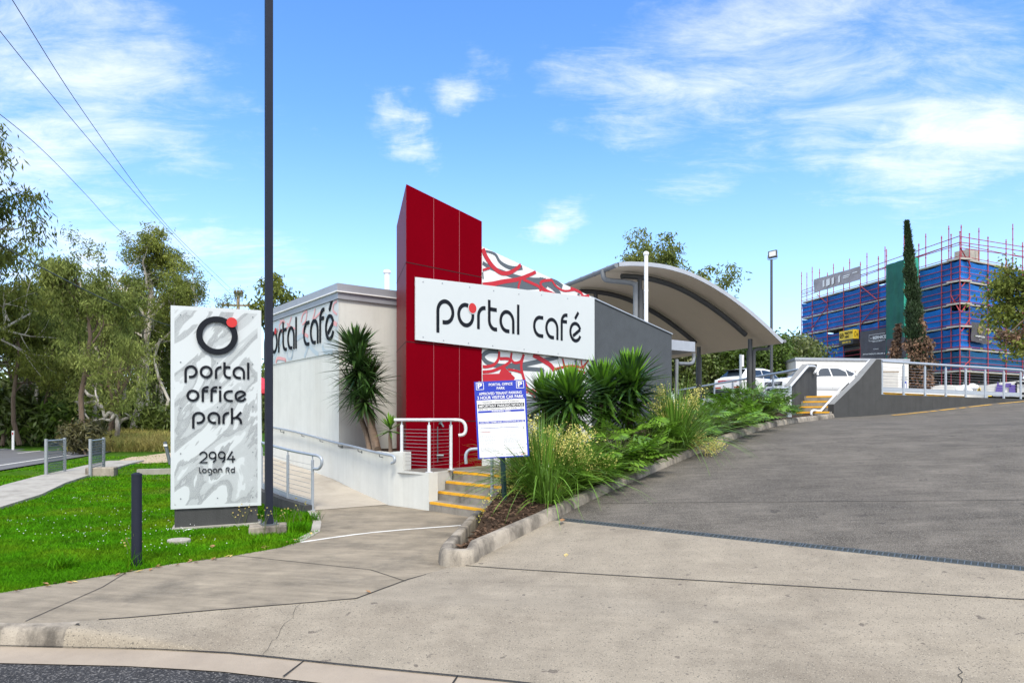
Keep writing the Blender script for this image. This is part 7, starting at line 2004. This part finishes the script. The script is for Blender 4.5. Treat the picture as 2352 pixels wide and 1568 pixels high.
tuft('grass tuft in front of the lamp post pad', 600, 1248, 70, .15, 1.0, 'longer grass tufts', 5)
# thin flowering weeds by the totem
wk = 0
for px, py, h in ((520, 1205, .26), (545, 1208, .2), (562, 1206, .30), (575, 1204, .24), (606, 1230, .35), (636, 1228, .35), (660, 1218, .30), (690, 1200, .36), (672, 1206, .28), (300, 1300, .30), (309, 1299, .35)):
    c = gnd(px, py); m = MB(); rn = random.Random(wk)
    for j in range(4): 
        a = rn.random() * 6.28; m.tube([c, c + Vector((math.cos(a) * .04, math.sin(a) * .04, h * .6)), c + Vector((math.cos(a) * .09, math.sin(a) * .09, h * rn.uniform(.8, 1.1)))], .0022, 4, False)
    w_ = build('weed_stalks', m, MAT['stem_philo'], base=c); tag(w_, 'thin flowering weed in the grass around the totem and lamp post', 'weed', 'weeds around the totem and lamp post')
    m = MB()
    for j in range(5): a = rn.random() * 6.28; m.box(c + Vector((math.cos(a) * .08, math.sin(a) * .08, h * rn.uniform(.75, 1.1))), (.016, .016, .012))
    build('blossom', m, MAT['leaf_yellow' if wk < 4 else 'dry_grass'], w_); wk += 1

# ---- mulch on the tip of the bed
r = np.random.default_rng(19); n_ = 2600; s = r.uniform(.25, 5.5, n_); f_ = r.random(n_)
q = -.04 + (np.array([qin(x) for x in s]) + .06) * f_; B = np.array([sq(a, b, f_drive(a) + .095 + .01)[:] for a, b in zip(s, q)]); B[:, 2] += r.uniform(.0, .03, n_) + .10 * f_ * (s > 1)
D = rvec(n_, r); D[:, 2] *= .35; D = unit(D); V, Q = leafq(B, D, perp(D, r), r.uniform(.03, .10, n_), r.uniform(.012, .03, n_)); tag(np_mesh('bark_mulch', V, Q, MAT['mulch']), 'brown bark chips and dead leaves on the garden bed', kind='stuff')

# ---- yuccas
def rosette(c, n, L, w, el0, el1, seed, droop=.12, axis=(0, 0, 1)):
    r = np.random.default_rng(seed); az = np.arange(n) * 2.39996 + r.uniform(0, .5, n); f_ = np.arange(n) / n
    el = np.radians(el1 + (el0 - el1) * f_ ** .8) + r.normal(0, .09, n); LL = L * r.uniform(.8, 1.1, n) * (.75 + .25 * np.sin(np.pi * np.clip(f_, .1, .9)))
    LL = LL * (.74 + .36 * np.cos(el))
    D = np.stack([np.cos(az) * np.cos(el), np.sin(az) * np.cos(el), np.sin(el)], 1); t = np.linspace(0, 1, 5)
    P = np.array(c)[None, None, :] + D[:, None, :] * (LL[:, None] * t)[..., None]; P[:, :, 2] -= droop * (LL * np.cos(el) ** 2)[:, None] * t ** 2; P[:, :, 2] += (f_ * .10 - .05)[:, None]
    S = unit(np.cross(D, np.array([0, 0, 1.0]) + r.normal(0, .15, (n, 3))))
    return strips(P, w * np.array([.5, 1, .9, .55, .04]), S)
def yucca(label, base, trunks, heads, group=None, dark=False):
    t_ = thing('yucca', label, 'yucca', base, group); m = MB()
    for P, r0 in trunks: P = smoothline(P, 4); m.tube(P, [r0 * (1.25 - .5 * i / (len(P) - 1)) for i in range(len(P))], 9)
    build('trunk', m, MAT['bark_yucca'], t_, smooth=60)
    for i, (c, n, L, w, e0, e1, sd_) in enumerate(heads):
        V, Q = rosette(c, int(n * .72), L, w, 62, e1, sd_); o = np_mesh('leaf_rosette', V, Q, MAT['leaf_yucca_dark' if dark else 'leaf_yucca'], t_)
        V, Q = rosette(Vector(c) + Z1 * .05, int(n * .30), L * .92, w, 88, 45, sd_ + 50, .02); np_mesh('young_leaves', V, Q, MAT['leaf_yucca_young' if not dark else 'leaf_yucca'], o)
    return t_
yY = 14.05
yb = at(868, 1036, 13.6); yb.z = .9
def yp(px, py, Y=yY): return at(px, py, Y)
yucca('tall dark yucca with leaning trunks against the white cafe wall', yb,
      [([Vector((yb.x, yb.y, .85)), yp(858, 1000, 13.7), yp(842, 940, 13.8), yp(822, 860, 14.0), yp(817, 815)], .075), ([Vector((yb.x - .15, yb.y + .05, .85)), yp(843, 1000, 13.9), yp(825, 950, 14.1), yp(815, 915, 14.2)], .055), ([yp(866, 1030, 13.5), yp(858, 985, 13.9), yp(855, 940, 14.2)], .045)],
      [(yp(817, 808, 13.9), 230, .74, .060, 88, -30, 1), (yp(824, 848, 13.8), 170, .78, .058, 35, -62, 2), (yp(846, 880, 13.9), 170, .74, .054, 70, -58, 3), (yp(838, 920, 13.75), 150, .66, .050, 15, -70, 4), (yp(812, 895, 14.1), 130, .66, .050, 60, -60, 5)], dark=True)
yb2 = at(898, 1036, 13.05); yb2.z = .9
yucca('small young yucca beside the tall one against the red tower', yb2, [([Vector((yb2.x, yb2.y, .85)), yp(896, 1010, 13.05), yp(896, 990, 13.05)], .035)], [(yp(896, 985, 13.05), 46, .36, .042, 88, -25, 6)])
# garden yuccas
gy = [('left bushy yucca of the garden bed, just right of the parking notice', 1258, 922, 12.3, .62, 7), ('bushy yucca with a bright upright crown in front of the charcoal wall', 1310, 915, 11.6, .62, 8), ('middle yucca of the garden bed with a dark lower crown', 1384, 900, 12.4, .66, 9), ('tallest bright green yucca of the garden bed in front of the charcoal wall', 1446, 882, 12.6, .72, 10)]
for lab, px, py, Y, L, sd_ in gy:
    hd = yp(px, py, Y); s_, q_ = to_sq(hd.x, hd.y); zg = f_drive(s_) + .1
    yucca(lab, (hd.x, hd.y, zg), [([Vector((hd.x + .03, hd.y, zg - .1)), Vector((hd.x - .02, hd.y, zg + (hd.z - zg) * .6)), hd], .07)],
          [(hd, 260, L * 1.22, .068, 82, -38, sd_), (hd - Z1 * .26 + Vector((.06, .05, 0)), 150, L * 1.12, .062, 40, -50, sd_ + 20), (hd - Z1 * .50 + Vector((-.05, .05, 0)), 90, L * .85, .056, 25, -65, sd_ + 40)], 'yuccas in the garden bed')

# ---- flowering grass tussocks
def tussock(label, px, py, Y, n, H, sd_, plumes, group='flowering grass tussocks along the kerb'):
    b = yp(px, py, Y); s_, q_ = to_sq(b.x, b.y); b.z = f_drive(s_) + .09; r = np.random.default_rng(sd_)
    t_ = thing('grass_tussock', label, 'ornamental grass', b, group)
    az = r.uniform(0, 6.283, n); el = np.radians(88 - 58 * r.random(n) ** 1.5); L = H * r.uniform(.6, 1.25, n); t = np.linspace(0, 1, 8)
    R_ = (.26 if H > 1.05 else .17) * np.sqrt(r.random(n)); B = np.stack([b.x + R_ * np.cos(az), b.y + R_ * np.sin(az), np.full(n, b.z)], 1)
    D = np.stack([np.cos(az) * np.cos(el), np.sin(az) * np.cos(el), np.sin(el)], 1); P = B[:, None, :] + D[:, None, :] * (L[:, None] * t)[..., None]
    bend = r.uniform(.15, .75, n) * (1.15 - el / 1.6) * 1.5; P[:, :, 2] -= (bend * L)[:, None] * t ** 2.6; h_ = (bend * L * .45)[:, None] * t ** 2.2; P[:, :, 0] += np.cos(az)[:, None] * h_; P[:, :, 1] += np.sin(az)[:, None] * h_
    S = np.stack([-np.sin(az), np.cos(az), r.normal(0, .35, n)], 1); V, Q = strips(P, .0125 * np.array([.7, .95, 1, 1, .95, .8, .5, .05]), unit(S)); np_mesh('blades', V, Q, MAT['leaf_lomandra'], t_)
    for i, (ax, ay, top, ln) in enumerate(plumes):
        tip = yp(ax, ay, Y + r.uniform(-.35, .25)); P = smoothline([b + Vector((r.normal(0, .05), r.normal(0, .05), .1)), b.lerp(tip, .55) + Z1 * .12, tip], 6)
        m = MB(); m.tube(P, .005, 5, False); k = 9
        sp = P[len(P) // 3:]; pts = []
        for j in range(int(560 * ln)):
            q = sp[int(len(sp) * r.random() ** .8)]; o = r.normal(size=3) * np.array([.065, .065, .05]) * top; pts.append(np.array(q[:]) + o)
        pts = np.array(pts); st = build('flower_stalk', m, MAT['stem_philo'], t_)
        D2 = rvec(len(pts), r); V, Q = leafq(pts, D2, perp(D2, r), r.uniform(.016, .032, len(pts)), r.uniform(.014, .024, len(pts))); np_mesh('blossom', V, Q, MAT['flower_yellow'], st)
    return t_
tussock('large flowering grass tussock beside the parking notice post', 1243, 1175, 9.72, 900, 1.11, 31,
        [(1130, 1150, 1.0, .7), (1150, 1090, 1.1, .9), (1215, 1055, 1.4, 1.3), (1245, 1035, 1.3, 1.2), (1285, 1015, 1.2, 1.0), (1320, 990, 1.2, 1.0), (1345, 1000, 1.3, 1.2), (1375, 1075, 1.2, 1.1), (1395, 1060, 1.1, .9), (1110, 1185, .9, .6), (1270, 985, .8, .6), (1222, 965, .8, .6), (1225, 1130, 1.0, .8), (1345, 1040, 1.1, .9), (1260, 1150, .7, .5), (1185, 1000, .9, .7)])
tussock('tall flowering grass tussock midway along the garden kerb', 1550, 1040, 12.35, 800, 1.28, 33,
        [(1508, 905, 1.0, .9), (1520, 890, 1.0, .9), (1545, 925, 1.1, 1.0), (1590, 915, 1.2, .9), (1605, 895, 1.0, .7), (1535, 960, 1.1, .9), (1570, 965, .9, .7), (1650, 1020, 1.2, 1.2), (1635, 1035, 1.1, 1.0), (1600, 1045, 1.3, 1.3), (1610, 1000, .8, .7), (1500, 930, .8, .7)])
tussock('low grass tussock leaning over the kerb right of the parking notice', 1322, 1137, 9.9, 420, .95, 36, [(1385, 1085, .8, .6), (1350, 1060, .8, .6)])
tussock('short grass tussock spilling over the kerb at the near end of the bed', 1262, 1178, 9.2, 300, .62, 38, [(1290, 1120, .6, .4)])
tussock('smaller grass tussock behind the parking notice', 1205, 1120, 10.6, 420, 1.0, 35, [(1195, 960, .9, .7), (1215, 990, 1.0, .8), (1175, 1040, .9, .7)])

# ---- split-leaf philodendrons
def philo(label, px, py, Y, n, R_, H, sd_, group='split-leaf philodendrons in the garden bed'):
    b = yp(px, py, Y); s_, q_ = to_sq(b.x, b.y); b.z = f_drive(min(s_, 18)) + .09; r = np.random.default_rng(sd_); t_ = thing('philodendron', label, 'shrub', b, group)
    m = MB(); VV = []; QQ = []; base = 0; n = int(n * .72)
    az = r.uniform(0, 6.283, n); rad = R_ * np.sqrt(r.random(n)); zz = H * (1 - .55 * (rad / R_) ** 2) * r.uniform(.55, 1.05, n)
    for i in range(n):
        o = Vector((math.cos(az[i]) * rad[i], math.sin(az[i]) * rad[i], zz[i])); c = b + o
        m.tube([b + Vector((o.x * .15, o.y * .15, 0)), b + Vector((o.x * .6, o.y * .6, o.z * .75)), c], .007, 4, False)
        d = Vector((math.cos(az[i]) + r.normal(0, .3), math.sin(az[i]) + r.normal(0, .3), r.uniform(-.45, .6))).normalized(); s = d.cross(Z1 + Vector((r.normal(0, .3), r.normal(0, .3), 0))).normalized(); nn = s.cross(d).normalized()
        L = r.uniform(.27, .46); lobes = []
        for j in range(7):
            f_ = .02 + .15 * j; ln = L * (.42, .52, .52, .48, .40, .30, .2)[j]
            for sg in (1, -1):
                st = c + d * (L * f_); dirv = (s * sg * (1 - .10 * j) + d * (.25 + .16 * j) - nn * .22).normalized(); lobes.append((st, dirv, nn, ln))
        lobes.append((c + d * L * .9, d, nn, L * .28))
        for st, dirv, n2, ln in lobes:
            wv = dirv.cross(n2).normalized() * ln * .17
            VV += [st, st + dirv * ln * .55 + wv, st + dirv * ln, st + dirv * ln * .55 - wv]; QQ.append([base, base + 1, base + 2, base + 3]); base += 4
        wv = s * L * .055; VV += [c, c + d * L * .4 + wv, c + d * L, c + d * L * .4 - wv]; QQ.append([base, base + 1, base + 2, base + 3]); base += 4
    build('stems', m, MAT['stem_philo'], t_); np_mesh('leaves', np.array([v[:] for v in VV]), np.array(QQ), MAT['leaf_philo'], t_)
    return t_
philo('low philodendron between the two large grass tussocks', 1420, 1075, 11.1, 80, .62, .62, 41)
philo('philodendron below the tallest garden yucca', 1490, 1030, 12.2, 70, .55, .75, 42)
philo('philodendron low against the kerb beside the first tussock', 1385, 1095, 10.6, 50, .42, .42, 43)
philo('small philodendron at the kerb in the shelter of the first tussock', 1345, 1128, 9.95, 45, .38, .40, 49)
philo('philodendron behind the second grass tussock', 1625, 990, 14.2, 110, .85, .62, 44)
philo('leafy philodendron left of the dense one before the car park steps', 1672, 985, 15.3, 90, .80, .58, 45)
philo('dense philodendron in front of the canopy post', 1718, 972, 16.2, 150, .85, .88, 46)
philo('last philodendron of the bed, beside the cafe sign post', 1752, 975, 17.4, 130, .68, .80, 47)
philo('philodendron behind the leafy one, below the canopy', 1590, 965, 15.6, 90, .85, .55, 48)

# ---- trees behind the cafe and car park
ga2 = tree_geo(71, 14.5, .26, .45, 3, 3.8, 15000, (.27, .085), .5, .6, .6, .22, (.0, 0), (20, 50), (9, 5, 4))
make_tree('gum_tree', 'sparse airy gum rising above the curved canopy', (gx(1462, 56), 56, 2.0), ga2, 'bark_brown', 'leaf_gum', group='gum trees behind the cafe', rz=R(30), sc=(1.55, 1.55, 1.02))
make_tree('gum_tree', 'bare-limbed gum leaning right above the canopy', (gx(1572, 52), 52, 2.0), tree_geo(73, 12.5, .24, .42, 3, 4.2, 10000, (.27, .085), .5, .6, .5, .22, (.10, 0), (25, 55), (9, 5, 4)), 'bark_brown', 'leaf_gum_pale', group='gum trees behind the cafe', rz=R(0), sc=(1.42, 1.42, 1.12))
make_tree('gum_tree', 'small gum tip showing above the white cafe roof edge', (gx(722, 40), 40, .4), tree_geo(75, 8.6, .14, .5, 3, 1.5, 3500, (.3, .09), .5, .6, .4, .2, nl=(8, 4, 3)), 'bark_brown', 'leaf_gum', group='gum trees behind the cafe', rz=0, sc=1.22)
lt = tree_geo(81, 5.6, .16, .15, 3, 2.3, 13000, (.26, .13), .7, .35, .25, .2, (0, 0), (35, 80), (11, 5, 4), fill=(60, 2.0, 2.2, 3.2))
hb_ = make_tree('leafy_tree', 'dense dark green tree behind the left canopy post', (gx(1600, 47), 47, 2.4), lt, 'bark_brown', 'leaf_hedge', 'tree', 'leafy trees behind the car park', 0, 1.0)
for px, Y, sc, lf, rz, lab in ((1555, 49, .9, 'leaf_hedge', 90, 'dark green tree at the end of the charcoal wall'), (1650, 49, 1.0, 'leaf_hedge', 200, 'dark green tree between the two front canopy posts'), (1705, 46, .88, 'leaf_bright', 150, 'bright yellow-green tree behind the white crossover'), (1752, 48, 1.0, 'leaf_bright', 20, 'bright green tree right of the front canopy post'), (1805, 50, 1.10, 'leaf_hedge', 300, 'tall green tree left of the scaffolding'), (1850, 54, 1.02, 'leaf_hedge', 70, 'green tree touching the left end of the scaffolding'), (1630, 56, 1.05, 'leaf_dark', 10, 'dark tree filling behind the canopy posts')):
    place(hb_, lab, (gx(px, Y), Y, 2.4), R(rz), sc, lf)
# cypress with dead lower foliage
cb_ = Vector((gx(2103, 44), 44, 2.5)); cy = thing('cypress', 'tall narrow cypress with dead brown foliage at its base before the scaffolding', 'cypress', cb_)
ztop = at(0, 512, 44).z; r = np.random.default_rng(51)
m = MB(); m.tube([cb_, Vector((cb_.x - .3, 44, ztop - 1))], [.16, .03], 8); build('trunk', m, MAT['bark_brown'], cy)
def column(nm, n, z0, z1, prof, mt_, LW, lean, upw, cx0):
    f_ = r.random(n); z = z0 + (z1 - z0) * f_; az_ = r.uniform(0, 6.283, n); rad = np.interp(f_, *prof) * np.sqrt(r.random(n)) * (1 + .22 * np.sin(z * 5 + r.random() * 6) + .25 * np.sin(z * 1.7 + 3 * az_) * 1.0); az = az_
    P = np.stack([cx0 + lean * f_ + rad * np.cos(az), 44 + rad * np.sin(az), z], 1); D = rvec(n, r) * .6 + np.array([0, 0, upw]); D[:, 0] += np.cos(az) * .3; D[:, 1] += np.sin(az) * .3; D = unit(D)
    V, Q = leafq(P, D, perp(D, r), LW[0] * r.uniform(.6, 1.3, n), LW[1] * r.uniform(.6, 1.3, n)); np_mesh(nm, V, Q, MAT[mt_], cy)
column('foliage', 15000, at(0, 790, 44).z, ztop, ([0, .2, .5, .8, .92, 1], [.47, .42, .31, .14, .07, .02]), 'leaf_cypress', (.24, .085), -.60, 1.0, gx(2104, 44))
column('foliage', 1500, 2.6, at(0, 790, 44).z, ([0, 1], [.35, .5]), 'leaf_cypress', (.3, .12), 0, .8, gx(2106, 44))
column('dead_foliage', 5200, 2.6, at(0, 706, 44).z, ([0, .3, .6, .85, 1], [.62, .85, .72, .30, .06]), 'leaf_dead', (.24, .13), -.1, -.9, gx(2112, 44))
dsb = Vector((gx(2058, 45), 45, 2.6)); ds = thing('dead_shrub', 'dead brown creeper-covered shrub just left of the cypress', 'shrub', dsb)
n = 2200; f_ = r.random(n); z = 2.6 + (at(0, 742, 45).z - 2.6) * f_; rad = np.interp(f_, [0, .5, 1], [.55, .42, .08]) * np.sqrt(r.random(n)); az = r.uniform(0, 6.283, n); P = np.stack([dsb.x + rad * np.cos(az) + .15 * np.sin(z), 45 + rad * np.sin(az), z], 1); D = rvec(n, r); D[:, 2] -= .9; D = unit(D)
m = MB(); m.tube([dsb, dsb + Z1 * 5], [.08, .03], 6); build('trunk', m, MAT['bark_brown'], ds); V, Q = leafq(P, D, perp(D, r), r.uniform(.16, .3, n), r.uniform(.08, .14, n)); np_mesh('dead_foliage', V, Q, MAT['leaf_dead'], ds)
# tree at the right edge
rt = make_tree('broad_tree', 'olive leafed tree reaching in from the right edge of the picture', (gx(2466, 30), 30, 2.6), tree_geo(91, 6.0, .2, .35, 3, 2.4, 14000, (.20, .09), .6, .5, .15, .2, (-.12, 0), (40, 80), (10, 5, 4), fill=(70, 2.3, 2.0, 4.6)), 'bark_brown', 'leaf_gum', 'tree', None, 0, 1.0)
n = 500; C = np.array([at(2310, 775, 29.5)[:], at(2325, 782, 29.5)[:], at(2350, 765, 29.5)[:], at(2300, 770, 29.5)[:]]); idx = r.integers(0, 4, n); P = C[idx] + r.normal(size=(n, 3)) * [.16, .16, .10]; D = rvec(n, r); V, Q = leafq(P, D, perp(D, r), r.uniform(.1, .18, n), r.uniform(.05, .09, n))
db = np_mesh('dead_branch_leaves', V - np.array([gx(2466, 30), 30, 2.6]), Q, MAT['leaf_dead'], None); db.location = (0, 0, 0); db.parent = rt
# dark conduit under the dead leaves: the branch that carries them
m = MB(); o_ = Vector((gx(2466, 30), 30, 2.6)); m.tube([at(2400, 700, 29.8) - o_, at(2345, 740, 29.6) - o_, at(2312, 772, 29.5) - o_], [.05, .03, .012], 6, False); me_o = build('dead_branch', m, MAT['bark_brown']); me_o.parent = rt
